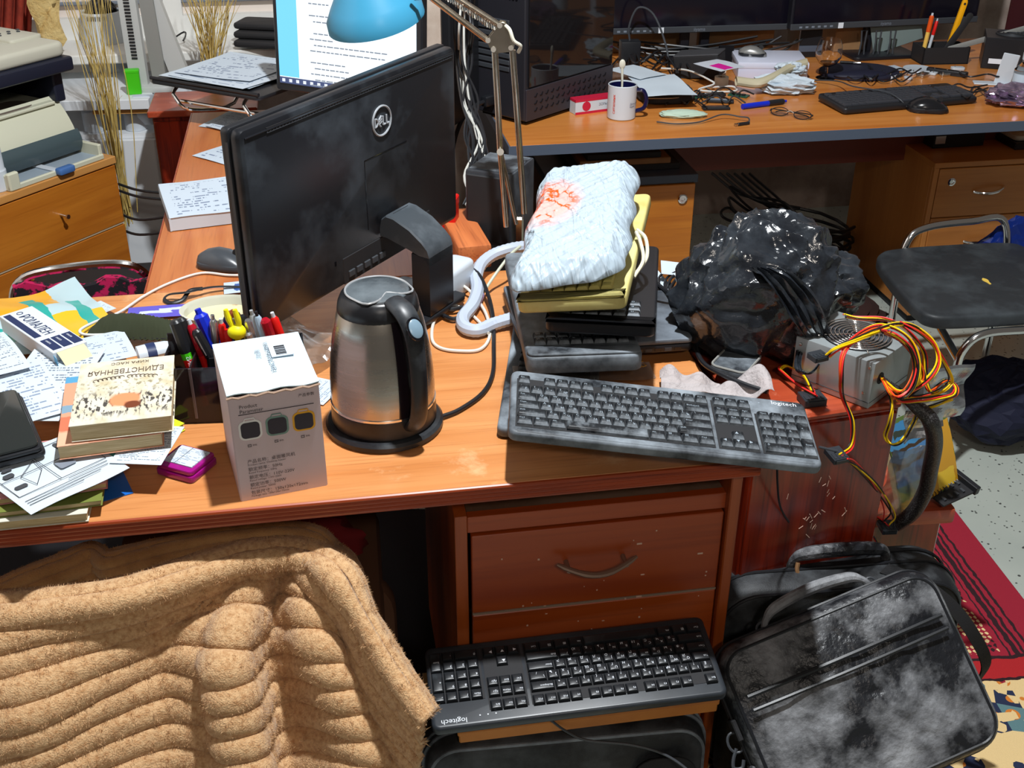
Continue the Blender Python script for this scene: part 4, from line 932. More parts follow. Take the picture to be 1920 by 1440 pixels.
def pile(P, n, length, seed):
    rnd = random.Random(seed); m_ = M(); nr, nc = len(P), len(P[0]); v = []; f = []
    for k in range(n):
        i = rnd.uniform(0, nr-1.001); j = rnd.uniform(0, nc-1.001); a = int(i); b_ = int(j); p = P[a][b_].lerp(P[a][b_+1], j-b_).lerp(P[a+1][b_].lerp(P[a+1][b_+1], j-b_), i-a)
        n_ = (P[a][b_+1]-P[a][b_]).cross(P[a+1][b_]-P[a][b_])
        if n_.length < 1e-12: continue
        n_.normalize()
        if n_.dot(CAM-p) < 0: n_ = -n_
        cl = V(noise.noise(p*60), noise.noise(p*60+V(9, 0, 0)), noise.noise(p*60+V(0, 9, 0)))
        d = (n_+cl*1.5+V(rnd.uniform(-.35, .35), rnd.uniform(-.35, .35), -.35)).normalized(); s_ = d.cross(V(rnd.uniform(-1, 1), rnd.uniform(-1, 1), rnd.uniform(-1, 1)))
        if s_.length < 1e-6: continue
        s_ = s_.normalized()*.0010; L_ = length*rnd.uniform(.6, 1.1); b0 = len(v)
        v += [tuple(p-s_-n_*.001), tuple(p+s_-n_*.001), tuple(p+d*L_)]; f.append((b0, b0+1, b0+2))
    return m_.add(v, f)
BLK = mat('tan_plush', srgb(212, 172, 126), .95, var=(srgb(176, 128, 82), 140, .42, .68), bump=(420, .8, .003), sheen=.2)
pxr = [
 [(-40, 1132), (85, 1124), (235, 1103), (363, 1062), (449, 1037), (500, 1030), (534, 1028), (570, 1031), (604, 1042), (652, 1076), (694, 1150), (745, 1232), (812, 1335)],
 [(-40, 1152), (85, 1139), (235, 1116), (363, 1075), (449, 1049), (500, 1042), (534, 1039), (568, 1042), (598, 1052), (638, 1084), (682, 1160), (732, 1245), (803, 1348)],
 [(-40, 1248), (85, 1212), (220, 1172), (340, 1130), (420, 1104), (470, 1088), (505, 1080), (530, 1076), (550, 1076), (584, 1096), (640, 1180), (700, 1275), (800, 1395)],
 [(-40, 1345), (60, 1330), (195, 1268), (305, 1222), (382, 1228), (428, 1240), (468, 1222), (500, 1196), (542, 1188), (602, 1198), (655, 1268), (708, 1350), (793, 1448)],
 [(-40, 1440), (60, 1418), (195, 1362), (315, 1322), (392, 1326), (442, 1338), (484, 1320), (516, 1292), (562, 1284), (642, 1298), (686, 1362), (722, 1432), (788, 1515)],
 [(-40, 1540), (60, 1515), (200, 1460), (325, 1418), (402, 1424), (458, 1436), (498, 1418), (532, 1390), (584, 1380), (684, 1398), (716, 1462), (738, 1528), (788, 1600)],
 [(-40, 1650), (60, 1625), (205, 1570), (335, 1525), (410, 1528), (468, 1542), (508, 1522), (544, 1496), (598, 1486), (706, 1504), (734, 1566), (750, 1632), (790, 1705)]]
zr = [.618, .655, .605, .545, .480, .415, .350]
zc = [-.02, -.01, 0, 0, .0, .0, .0, 0, 0, 0, -.035, -.075, -.12]
fold = [0, 0, 0, -.003, .002, .012, -.004, -.014, -.004, .016, 0, -.003, 0]
ctrl = [[G(x, y, zr[i]+zc[j]+(fold[j]*(0, 0, .35, 1, 1, 1, 1)[i])) for j, (x, y) in enumerate(r_)] for i, r_ in enumerate(pxr)]
BP = ribbed(patch(ctrl, 14, 30), 12.5, .0150, folds=((5.0, .60, .018, .22), (7.0, .9, -.016, .24), (9.0, .60, .014, .12), (1.2, .6, .010, .45)), span=14)
bl = T('blanket', 'tan ribbed plush blanket draped in folds over a chair in front of the desk', 'blanket', TL(-.35, 1.2, .3))
O('cloth', M().grid(BP, .006), BLK, bl, world=True, sharp=180)
po = O('pile', pile(BP, 150000, .0105, 3), BLK, bl, world=True, flat=True); po['kind'] = 'stuff'
pxb = [[(-40, 1120), (40, 1082), (120, 1050), (171, 1030), (200, 1044), (256, 1033), (340, 1016), (427, 1000), (534, 992), (594, 1000), (628, 1028), (662, 1062), (716, 1190)],
       [(-40, 1132), (40, 1094), (120, 1064), (171, 1044), (203, 1060), (256, 1046), (340, 1026), (427, 1010), (534, 1003), (588, 1012), (618, 1040), (650, 1072), (708, 1200)],
       [(-40, 1200), (40, 1165), (120, 1142), (200, 1120), (240, 1124), (290, 1108), (350, 1094), (427, 1080), (520, 1068), (580, 1075), (612, 1092), (640, 1124), (694, 1240)]]
zb_ = [.53, .555, .50]
cb2 = [[G(x, y, zb_[i]-(.10 if j == 12 else .02 if j > 9 else 0)) for j, (x, y) in enumerate(r_)] for i, r_ in enumerate(pxb)]
BP2 = ribbed(patch(cb2, 10, 34), 7, .010)
BLK2 = mat('brown_plush', srgb(196, 146, 92), .95, var=(srgb(160, 112, 66), 14, .4, .7), bump=(420, .8, .003), sheen=.3)
b2 = T('blanket', 'brown ribbed plush throw lying behind the tan blanket in the shade of the desk', 'blanket', TL(-.35, 1.5, .3))
O('cloth', M().grid(BP2, .005), BLK2, b2, world=True, sharp=180)
po = O('pile', pile(BP2, 40000, .009, 5), BLK2, b2, world=True, flat=True); po['kind'] = 'stuff'
# chair below the blankets
CHB = mat('brown_upholstery', srgb(92, 60, 40), .9)
ch = T('chair', 'brown upholstered chair hidden under the tan and brown blankets', 'chair', TL(-.42, 1.32, 0, R(8)))
O('seat', M().prism(rrect(.46, .42, .06, 4, 0, .23), .36, .44, .02), CHB, ch)
O('backrest', M().prism(rrect(.50, .30, .07, 5, 0, .47), -.03, .02, .015).xf(Matrix.Translation((0, .06, .03)) @ Matrix.Rotation(R(83), 4, 'X')).xf(Matrix.Translation((0, .06, -.20))), CHB, ch)
for lx, ly in ((-.2, .05), (.2, .05), (-.2, .42), (.2, .42)): O('leg', M().rod(V(lx, ly, 0), V(lx, ly, .37), .014), BLACKM, ch)
rcl = lump((-.42, 1.62, .44), (.16, .06, .09), .3, 2, 30, .35, 2); tag(O('cloth', rcl, mat('dark_red_cloth', srgb(112, 16, 22), .9), world=True, sharp=60), 'dark red cloth under the desk behind the brown throw', 'cloth')
# ------------------------------------------------------------------ rug
def rugmat():
    m, nt, p, N, L = _nt('persian_rug'); p.inputs['Roughness'].default_value = .95
    tc = N('ShaderNodeTexCoord'); sp = N('ShaderNodeSeparateXYZ'); L(tc.outputs['Object'], sp.inputs[0])
    def mth(op, a, b=None, c=None):
        n = N('ShaderNodeMath'); n.operation = op
        for i, q in enumerate((a, b, c)):
            if q is None: continue
            if isinstance(q, (int, float)): n.inputs[i].default_value = q
            else: L(q, n.inputs[i])
        return n.outputs[0]
    nz = N('ShaderNodeTexNoise'); nz.inputs['Scale'].default_value = 40; L(tc.outputs['Object'], nz.inputs['Vector'])
    X = mth('MULTIPLY_ADD', nz.outputs['Fac'], .012, mth('ADD', sp.outputs['X'], -.006)); Y_ = mth('MULTIPLY_ADD', nz.outputs['Fac'], .012, mth('ADD', sp.outputs['Y'], -.006))
    def band(v, lo, hi): return mth('MULTIPLY', mth('GREATER_THAN', v, lo), mth('LESS_THAN', v, hi))
    def mix(k, a, b):
        n = N('ShaderNodeMix'); n.data_type = 'RGBA'; L(k, n.inputs[0])
        for s_, q in ((6, a), (7, b)):
            if isinstance(q, tuple): n.inputs[s_].default_value = c4(q)
            else: L(q, n.inputs[s_])
        return n.outputs[2]
    red, dk, cream, orange, teal, navy = srgb(150, 20, 44), srgb(40, 10, 18), srgb(226, 196, 140), srgb(206, 120, 40), srgb(90, 124, 128), srgb(30, 40, 70)
    col = mix(band(X, -.075, -.068), red, dk)                    # thin stripes along the border
    for a, b in ((-.092, -.085), (-.110, -.098), (-.122, -.118)): col = mix(band(X, a, b), col, dk)
    # lattice of small lozenges in the corner field
    s1 = mth('SINE', mth('MULTIPLY', mth('ADD', X, Y_), 240)); s2 = mth('SINE', mth('MULTIPLY', mth('SUBTRACT', X, Y_), 240))
    lat = mth('GREATER_THAN', mth('MULTIPLY', s1, s2), .12)
    big1 = mth('ABSOLUTE', mth('SINE', mth('MULTIPLY', mth('ADD', X, Y_), 20))); big2 = mth('ABSOLUTE', mth('SINE', mth('MULTIPLY', mth('SUBTRACT', X, Y_), 20)))
    fld = mth('MULTIPLY', band(X, -.30, -.135), mth('GREATER_THAN', Y_, -.48))
    col = mix(mth('MULTIPLY', mth('MULTIPLY', lat, fld), mth('GREATER_THAN', big1, .32)), col, cream)
    col = mix(mth('MULTIPLY', mth('MULTIPLY', fld, mth('LESS_THAN', big2, .25)), lat), col, dk)
    # plain red cross band, then the flowered field
    col = mix(band(Y_, -.56, -.49), col, dk); col = mix(band(Y_, -.553, -.50), col, srgb(170, 24, 30))
    vo = N('ShaderNodeTexVoronoi'); vo.inputs['Scale'].default_value = 17; L(tc.outputs['Object'], vo.inputs['Vector'])
    v2 = N('ShaderNodeTexVoronoi'); v2.inputs['Scale'].default_value = 40; L(tc.outputs['Object'], v2.inputs['Vector'])
    low = mth('LESS_THAN', Y_, -.56)
    sx = N('ShaderNodeSeparateColor'); L(vo.outputs['Color'], sx.inputs[0]); s3 = N('ShaderNodeSeparateColor'); L(v2.outputs['Color'], s3.inputs[0])
    fl = mix(mth('GREATER_THAN', sx.outputs[0], .45), cream, teal); fl = mix(mth('GREATER_THAN', sx.outputs[0], .78), fl, navy)
    fl = mix(mth('LESS_THAN', vo.outputs['Distance'], .24), fl, orange); fl = mix(mth('LESS_THAN', vo.outputs['Distance'], .12), fl, red)
    fl = mix(mth('GREATER_THAN', s3.outputs[1], .72), fl, cream)
    col = mix(low, col, fl)
    L(col, p.inputs['Base Color'])
    b = N('ShaderNodeBump'); nb = N('ShaderNodeTexNoise'); nb.inputs['Scale'].default_value = 500; L(tc.outputs['Object'], nb.inputs['Vector']); b.inputs['Strength'].default_value = .5; b.inputs['Distance'].default_value = .003; L(nb.outputs['Fac'], b.inputs['Height']); L(b.outputs[0], p.inputs['Normal'])
    return m
rgA = G(1798, 972, 0); rgB = G(1920, 1130, 0)
rga = math.atan2(-(rgB.x-rgA.x), (rgA.y-rgB.y))*-1
tag(O('rug', M().box(-1.0, 0, -1.5, .03, .0005, .010, .003), rugmat(), mx=TL(rgA.x, rgA.y, 0, math.atan2(rgB.x-rgA.x, rgA.y-rgB.y))), 'red patterned persian rug on the terrazzo floor beside the bags', 'rug')
tag(O('added_shade_mat', M().prism(rrect(1.55, 1.0, .05, 3, -.86, 1.85), .0005, .008, .002), mat('black_shade_mat', (.008, .008, .011), .95)), 'black mat added to darken the floor under the orange desk', 'mat')  # added mat, its black stands in for deep shade under the desk
# ------------------------------------------------------------------ laptop bags
BG = mat('black_dusty_leatherette', (.013, .014, .017), .36, var=((.34, .35, .37), 7.5, .44, .70, .75), bump=(55, .8, .006))
BG2 = mat('black_nylon', (.012, .013, .015), .5, var=((.10, .11, .12), 8, .45, .78, .75), bump=(500, .3, .001))
STRAP = mat('black_webbing', (.016, .016, .018), .8, bump=(700, .6, .001))
def puff(w_, h, d, r_, n=10, bulge=.02, crease=.004, seed=0, f=7.0):
    """soft rectangular bag: outline rounded, front bulging; lies in x,z with thickness along y (front at y=0)"""
    out = rrect(w_, h, r_, 8, w_/2, h/2)
    o2 = []
    for i, p in enumerate(out):
        q = out[(i+1) % len(out)]; dd = math.hypot(q[0]-p[0], q[1]-p[1]); kk = max(1, int(dd/.012))
        o2 += [(p[0]+(q[0]-p[0])*k/kk, p[1]+(q[1]-p[1])*k/kk) for k in range(kk)]
    out = o2; m_ = M(); rs = []
    for k, (y, ins) in enumerate(((d, .0), (d, -.0), (d*.5, -.006), (.012, -.002), (.003, .004), (0, .012))):
        q = offs(out, ins); rs.append([V(x, y, z) for x, z in q])
    N_ = len(out)
    for t in [1-.028*i for i in range(1, 36)]:
        ring = []
        for x, z in offs(out, .012):
            cx_, cz_ = w_/2, h/2; X = cx_+(x-cx_)*t; Z = cz_+(z-cz_)*t
            ring.append(V(X, -bulge*(1-t**2)+crease*2*ridg(V(X, Z, seed), f, 3)*(1-t**6), Z))
        rs.append(ring)
    return m_.rings(rs)
bq = Matrix.Translation((.449*.97, 1.255*.97, 1.676+(.148-1.676)*.97)) @ eul(-43.5, -14.6, 16.7)
W1, H1 = .392, .294
bag = T('laptop_bag', 'large black leather laptop bag leaning in the right foreground, its worn face towards the viewer', 'bag', bq)
O('body', puff(W1, H1, .075, .045, bulge=.018, crease=.006, seed=4), BG, bag, sharp=60)
def outline_tube(w_, h, r_, y, rad, ins=0.0): return M().tube([V(x, y, z) for x, z in offs(rrect(w_, h, r_, 8, w_/2, h/2), ins)], rad, 6, closed=True)
O('piping', outline_tube(W1, H1, .045, .002, .0028, .008), BLACK, bag); O('zip', outline_tube(W1, H1, .045, .034, .003, -.006), BLACK, bag); O('piping', outline_tube(W1, H1, .045, .06, .0026, -.004), BLACK, bag)
def band_strip(x0, x1, z, hh, y=-.0135, n=24):
    P = [[V(x0+(x1-x0)*i/n, y-.012*math.sin(math.pi*(.06+.88*i/n))-.0018*(1-abs(j-1)), z+hh*(j-1)) for i in range(n+1)] for j in range(3)]
    return M().grid(P, .002)
O('welt', band_strip(.022, W1-.022, H1*.735, .0035, -.011), BLACK, bag); O('welt', band_strip(.022, W1-.022, H1*.66, .0030, -.013), BLACK, bag)
hd = [V(.10, .038, H1+.002), V(.112, .036, H1+.018), V(.135, .035, H1+.030), V(.20, .034, H1+.036), V(.265, .035, H1+.030), V(.288, .036, H1+.018), V(.30, .038, H1+.002)]
O('handle', M().tube(hd, [.005, .006, .0095, .0105, .0095, .006, .005], 10, sm=6), BG, bag)
for x in (.10, .30): O('handle_ring', M().tube([V(x+.010*math.cos(a), .038, H1+.006+.010*math.sin(a)) for a in [2*math.pi*k/16 for k in range(16)]], .0022, 6, closed=True), DARKGREY, bag)
O('strap_loop', M().box(-.012, -.002, .02, .055, H1*.52, H1*.64, .002), STRAP, bag)
O('strap_ring', M().tube([V(-.016+.012*math.cos(a), .036, H1*.52+.016*math.sin(a)) for a in [2*math.pi*k/16 for k in range(16)]], .0024, 6, closed=True), DARKGREY, bag)
O('strap_hook', M().tube([V(-.018, .036, H1*.49), V(-.030, .036, H1*.44), V(-.034, .036, H1*.40), V(-.022, .036, H1*.385), V(-.014, .036, H1*.42)], .003, 6, sm=4), DARKGREY, bag)
O('embossed_panel', M().prism(rrect(.035, .17, .01, 4, .0, .0), 0, .002, .001).xf(Matrix.Translation((-.006, .036, H1*.22)) @ Matrix.Rotation(R(-90), 4, 'Y') @ Matrix.Rotation(R(90), 4, 'Z')) if False else M().box(-.010, -.004, .018, .054, H1*.05, H1*.38, .002), BG, bag)
ring_ = M().tube([V(-.0105, .036+.012*math.cos(a), H1*.31+.014*math.sin(a)) for a in [2*math.pi*k/20 for k in range(20)]], .0014, 6, closed=True)
for k in (-1, 0, 1): ring_.tube([V(-.0108, .036+.0045*k, H1*.31-.012), V(-.0108, .036+.0055*k, H1*.31), V(-.0108, .036+.0045*k, H1*.31+.012)], .001, 5)
ring_.tube([V(-.0108, .024, H1*.31), V(-.0108, .048, H1*.31)], .001, 5)
O('globe_emblem', ring_, DARKGREY, bag)
sb_ = T('suitcase', 'dark suitcase lying on the floor under the leaning leather bag', 'suitcase', TL(.56, 1.13, .010, R(14)))
O('shell', M().box(-.20, .22, -.12, .16, .0, .15, .015, 3), BG2, sb_); O('zip', M().tube([V(-.2, -.121, .075), V(.22, -.121, .075)], .003, 6), BLACK, sb_)
# second bag behind it
b2a = G(1352, 1122, .425); b2b = G(1842, 1085, .425); b2m, bw2, _ = frame(b2a, b2b, b2a+V(0, 1, 0)); b2ang = math.atan2(b2b.y-b2a.y, b2b.x-b2a.x)
W2, H2 = .445, .41
bb = T('laptop_bag', 'black nylon laptop bag with side pockets standing behind the leather bag', 'bag', TL(b2a.x, b2a.y, .012, b2ang) @ Matrix.Rotation(R(-1), 4, 'X'))
O('body', puff(W2, H2, .105, .075, bulge=.012, crease=.004, seed=9), BG2, bb, sharp=60)
O('zip', outline_tube(W2, H2, .075, .05, .003, -.007), BLACK, bb); O('zip', outline_tube(W2, H2, .075, .085, .003, -.006), BLACK, bb); O('piping', outline_tube(W2, H2, .075, .002, .003, .006), BLACK, bb)
O('front_pocket', puff(W2*.42, H2*.80, .03, .05, bulge=.012, crease=.004, seed=2).xf(Matrix.Translation((.02, -.032, 0))), BG2, bb, sharp=60)
O('front_pocket', puff(W2*.52, H2*.76, .03, .06, bulge=.014, crease=.004, seed=3).xf(Matrix.Translation((.215, -.034, 0))), BG2, bb, sharp=60)
hd = [V(.14, .066, H2-.006), V(.148, .062, H2+.022), V(.17, .058, H2+.034), V(.23, .054, H2+.040), V(.29, .058, H2+.034), V(.312, .062, H2+.022), V(.32, .066, H2-.004)]
O('handle', M().tube(hd, [.008, .009, .012, .0125, .012, .009, .008], 10, sm=6), BG, bb)
O('handle_seam', M().tube([V(.152, .052, H2+.020), V(.150, .046, H2+.006), V(.158, .040, H2-.010)], .004, 6, sm=4), CARD, bb)
sp_ = smooth([V(.30, .03, H2+.012), V(.35, .0, H2+.002), V(.40, -.03, H2-.03), V(.44, -.05, H2-.08), V(.478, -.05, H2-.15), V(.48, -.03, H2-.22)], 8)
O('shoulder_strap', M().grid([[p+V(.6, .1, .6)*(.026*(k-.5)) for k in (0, .33, .66, 1)] for p in sp_], .003), STRAP, bb)
O('clip', M().tube([V(.012, -.02, H2-.12), V(.02, -.03, H2-.11), V(.045, -.03, H2-.117)], .006, 8, sm=3), DARKGREY, bb)
O('clip_ring', M().tube([V(.022+.012*math.cos(a), -.034, H2-.137+.012*math.sin(a)) for a in [2*math.pi*k/16 for k in range(16)]], .0026, 6, closed=True), CHROME, bb)
# third bag at the bottom edge
c3a = G(803, 1428, .315); c3b = G(1335, 1380, .315); ang3 = math.atan2(c3b.y-c3a.y, c3b.x-c3a.x)
W3 = (c3b-c3a).length; H3 = .300
b3 = T('laptop_bag', 'black briefcase bag at the bottom edge in front of the upside-down keyboard', 'bag', TL(c3a.x, c3a.y, .012, ang3) @ Matrix.Rotation(R(-4), 4, 'X'))
O('body', puff(W3, H3, .105, .05, bulge=.014, crease=.004, seed=12), BG2, b3, sharp=60)
O('zip', outline_tube(W3, H3, .05, .035, .0035, -.006), DUSTY, b3); O('zip', outline_tube(W3, H3, .05, .05, .0030, -.007), DUSTY, b3); O('piping', outline_tube(W3, H3, .05, .004, .003, .004), DUSTY, b3)
O('zip_pull', M().box(W3*.80, W3*.87, .030, .042, H3+.004, H3+.010, .002), DARKGREY, b3)
O('handle', M().tube([V(W3*.27, .07, H3+.002), V(W3*.28, .074, H3+.026), V(W3*.34, .078, H3+.036), V(W3*.50, .08, H3+.042), V(W3*.64, .078, H3+.036), V(W3*.69, .074, H3+.024), V(W3*.70, .07, H3)], [.005, .006, .009, .0105, .009, .006, .005], 10, sm=6), BG, b3)
O('mesh_pocket', M().prism(rrect(W3*.24, H3*.5, .04, 6, W3*.84, H3*.62), 0, .004, .0015).xf(Matrix.Rotation(R(90), 4, 'X')).xf(Matrix.Translation((0, -.014, 0))), STRAP, b3)
# box carrying the lower keyboard
kx = T('cardboard_box', 'flat amber cardboard box lying on the briefcase bag under the upside-down keyboard', 'box', TL(.115, 1.335, .335, R(8)) @ Matrix.Rotation(R(6), 4, 'X') @ Matrix.Rotation(R(-2), 4, 'Y'))
AMB = mat('amber_board', srgb(196, 124, 50), .6, var=(srgb(170, 100, 36), 5, .4, .7))
O('tray', M().box(-.20, .21, -.030, .060, 0, .024, .002), AMB, kx); O('lid', M().box(-.202, .212, -.032, .062, .018, .028, .002), AMB, kx)
paper('folder', 'cream card folder poking out left under the upside-down keyboard', 'folder', (797, 1332), (880, 1325), (793, 1262), .368, mat('cream_card', srgb(214, 200, 150), .8), wob=0, th=.003)
wl = M().tube([G(1030, 1348, .37), G(1060, 1370, .34), G(1100, 1388, .325), G(1180, 1396, .32), G(1240, 1412, .315), G(1285, 1440, .31), G(1310, 1470, .29)], .002, 6, sm=6)
tag(O('cable', wl, DARKGREY, world=True), 'thin dark cable trailing from the upside-down keyboard over the briefcase bag', 'cable')
# ------------------------------------------------------------------ things on the stool
nb = T('notebook', 'spiral notebook with blue and yellow landscape cover leaning by the mahogany cabinet', 'notebook', None)
nm, nw, nd = fpx((1690, 965), (1797, 905), (1690, 790), (.41, .40, .56)); nb.matrix_world = nm; MATW[nb.name] = nm
NBM = zones('landscape_cover', srgb(96, 120, 60), [(0, 1, .0, .25, srgb(206, 150, 30)), (0, .35, .12, .3, srgb(110, 130, 60)), (.45, 1, .2, .8, srgb(216, 160, 50)), (.66, .95, .02, .24, srgb(240, 200, 60)), (0, .62, .3, .52, srgb(60, 110, 160)), (0, .7, .5, .72, srgb(70, 54, 40)), (.1, .62, .6, .68, srgb(80, 130, 180)), (0, .55, .72, 1, srgb(70, 140, 190)), (.1, .8, .84, .9, srgb(60, 70, 60))], .35, noise_amt=.05, noise_scale=6, coat=.3)
cv = O('cover', M().grid([[V(nw*i/6, nd*1.05*j/6, .004*math.sin(j*.6)) for i in range(7)] for j in range(7)], .001), NBM, nb); set_uv(cv, lambda c: (c.x/nw, c.y/nd))
O('pages', M().box(.002, nw-.002, .002, nd*1.02, -.012, -.002), CREAM, nb)
for k in range(20): O('spiral', M().tube([V(nw*(k+.5)/20, .004+.006*math.cos(a), -.004+.008*math.sin(a)) for a in [2*math.pi*i/10 for i in range(10)]], .0008, 5, closed=True), BLACK, nb)
FILM = mat('clear_grey_film', srgb(190, 186, 180), .18, trans=.75, alpha=.55, var=(srgb(150, 140, 130), 20, .4, .7))
SILV = mat('silver_antistatic_film', (.55, .58, .62), .14, .85, var=((.16, .17, .2), 14, .42, .62, .3))
tag(O('plastic_pouch', sheet(fpx((1640, 965), (1690, 962), (1672, 840), (.42, .42, .58))[0], .07, .16, 14, 22, 0, .012, 4, .0008, f=28), FILM, world=True, sharp=80), 'clear plastic pouch hanging beside the mahogany cabinet', 'pouch')
tag(O('antistatic_bag', sheet(fpx((1690, 830), (1770, 800), (1672, 745), (.56, .57, .66))[0], .10, .13, 22, 22, 0, .022, 7, .0008, f=26), SILV, world=True, flat=True), 'crumpled silver antistatic bag behind the cable sleeve', 'bag')
tag(O('antistatic_bag', sheet(fpx((1715, 788), (1798, 776), (1712, 700), (.62, .62, .72))[0], .09, .11, 20, 20, 0, .016, 11, .0008, f=24), SILV, world=True, flat=True), 'silver film packet under the yellow cable loops', 'bag')
cbm, cw_, cd_ = fpx((1790, 938), (1834, 918), (1742, 905), (.40, .40, .41))
cd = T('circuit_card', 'black computer card with slotted bracket beside the spiral notebook', 'circuit card', cbm)
O('board', M().box(-.03, cw_, 0, .055, -.006, -.002), BLACKM, cd); O('bracket', M().box(cw_-.012, cw_, -.004, .058, -.008, .010, .001), BLACK, cd)
for k in range(8): O('chip', M().box(-.02+.009*k, -.014+.009*k, .008+.02*(k % 2), .018+.02*(k % 2), -.002, .002), DARKGREY, cd)
O('red_lead', M().tube([V(-.01, .04, 0), V(.01, .05, .008), V(.03, .045, .004)], .0012, 6, sm=4), CR, cd)
# ------------------------------------------------------------------ right chair
SEATM = mat('worn_black_seat', (.022, .026, .030), .5, var=((.07, .085, .095), 5, .46, .76, .75), bump=(60, .2, .002))
s0 = G(1682, 560, .46); chm = TL(1.265, 2.56, 0, R(9.8))
ch = T('chair', 'visitor chair with worn black seat and chrome tube frame at right', 'chair', chm)
so_ = [(-.255, .06), (-.245, .02), (-.21, -.0), (-.12, -.008), (.02, -.012), (.16, -.008), (.24, .01), (.255, .06), (.25, .25), (.235, .38), (.19, .425), (.0, .435), (-.13, .43), (-.185, .41), (-.22, .35), (-.248, .18)]
so_ = [(p.x, p.y) for p in smooth([V(a, b, 0) for a, b in so_], 4, True)]
O('seat', M().prism(so_, .425, .462, .010, 3), SEATM, ch)
q = wmat(ch).inverted() @ G(1850, 527, .463); tear = [(q.x+.006*math.cos(a)*(1+.4*math.sin(3*a)), q.y+.020*math.sin(a)) for a in [2*math.pi*k/18 for k in range(18)]]
O('foam_tear', M().prism(tear, .4618, .4632), mat('yellow_foam', srgb(226, 190, 80), .9), ch)
def ct(pts, name='frame_tube', r_=.0105): O(name, M().tube(pts, r_, 12, sm=6), CHROME, ch)
ct([V(-.17, -.03, 0), V(-.165, -.02, .30), V(-.155, -.02, .38), V(-.11, -.022, .418), V(.0, -.022, .42), V(.17, -.022, .418), V(.215, -.02, .39), V(.225, -.02, .30), V(.235, -.03, 0)])
ct([V(-.10, .43, 0), V(-.10, .44, .36), V(-.085, .455, .47), V(-.03, .46, .505), V(.1, .46, .515), V(.2, .46, .51), V(.22, .44, .36), V(.22, .43, 0)])
ct([V(-.165, -.02, .35), V(-.15, .2, .40), V(-.10, .43, .37)]); ct([V(.225, -.02, .35), V(.21, .2, .40), V(.2, .43, .37)])
blu = crumple((1.50, 3.09, .36), (.16, .045, .15), .22, 26, .02, 5.1); tag(O('plastic_bag', blu, mat('blue_film', srgb(14, 38, 110), .25), world=True, flat=True), 'blue plastic bag hanging behind the black chair seat', 'bag')
tag(O('cloth_bag', crumple((1.36, 2.72, .12), (.16, .12, .12), .15, 22, .004, 2.7), mat('navy_cloth', srgb(14, 18, 44), .8), world=True, flat=True), 'dark navy bag on the floor under the black chair', 'bag')
# ------------------------------------------------------------------ printer on the amber unit
PB = mat('printer_putty', srgb(190, 188, 172), .5); PNV = mat('printer_navy', srgb(26, 30, 46), .45); PGL = mat('smoky_printer_cover', srgb(70, 84, 88), .2); PCR = mat('printer_cream', srgb(200, 200, 178), .5); PBL = mat('printer_blue_tab', srgb(70, 110, 170), .4)
pt = T('printer', 'putty and navy multifunction printer with open paper tray on the amber drawer unit', 'printer', LM @ Matrix.Translation((-.03, .02, .62)))
O('body', M().box(-.36, 0, .13, .43, .0, .155, .006, 2), PNV, pt)
O('body_pillar', M().box(-.035, 0, .10, .43, .155, .245, .004), PNV, pt); O('body_pillar', M().box(-.36, -.325, .10, .43, .155, .245, .004), PNV, pt)
O('output_cavity', M().box(-.325, -.035, .30, .43, .155, .245), BLACKM, pt)
O('scanner_base', M().box(-.385, .012, .055, .44, .245, .285, .010, 3), PNV, pt)
lidp = O('scanner_lid', M().prism(rrect(.39, .37, .03, 5, -.185, .255), .285, .325, .012, 3), PB, pt)
O('control_panel', M().prism(rrect(.11, .20, .012, 3, -.04, .27), .318, .333, .004), PB, lidp)
O('display', M().box(-.072, -.022, .315, .345, .332, .3345), mat('lcd', srgb(60, 66, 60), .2), lidp)
for k in range(6): O('button', M().box(-.075+.016*k, -.065+.016*k, .24+.022*(k % 2), .25+.022*(k % 2), .332, .336, .002), DARKGREY, lidp)
O('front_cover', M().grid([[V(-.34+.32*i/10, .135-.075*math.sin(j/8*1.5), .165-.135*(j/8)**1.2) for i in range(11)] for j in range(9)], .006), PCR, pt)
O('cover_window', M().grid([[V(-.335+.31*i/10, .05-.012*math.sin(j/6*3.1), .085-.06*(j/6)) for i in range(11)] for j in range(7)], .003), PGL, pt)
O('output_shelf', M().box(-.32, -.04, .10, .30, .152, .162, .003), PCR, pt); O('shelf_dip', M().prism(rrect(.16, .10, .045, 5, -.17, .16), .161, .1635), mat('brown_grey_recess', srgb(112, 100, 90), .6), pt)
tr_ = T('paper_tray', None, None); place(tr_, Matrix.Translation((0, 0, 0)), pt)
O('tray_floor', M().box(-.33, -.01, -.015, .13, .004, .012, .002), mat('tray_grey_blue', srgb(150, 164, 176), .4), tr_)
for q in ((-.335, -.322, -.018, .13), (-.018, -.005, -.018, .13)): O('tray_side', M().box(q[0], q[1], q[2], q[3], 0, .045, .003), PCR, tr_)
O('tray_front', M().box(-.335, -.005, -.022, -.012, 0, .016, .003), PCR, tr_)
O('tray_corner', M().box(-.335, -.30, -.024, -.008, 0, .05, .004), PCR, tr_)
O('paper_guide', M().box(-.185, -.165, -.02, .10, .012, .018, .002), WHITE, tr_); O('guide_tab', M().prism(rrect(.055, .026, .008, 4, -.155, -.03), .004, .022, .004), PBL, tr_); O('guide_tab', M().prism(rrect(.05, .02, .006, 4, -.12, .10), .012, .034, .004), PBL, tr_)
shp = sheet(wmat(pt) @ TL(-.37, .12, .328), .16, .2, 4, 4, 0, .002, 3); tag(O('paper_sheet', shp, PAPER, world=True), 'white paper lying on the printer lid at the left edge', 'paper')
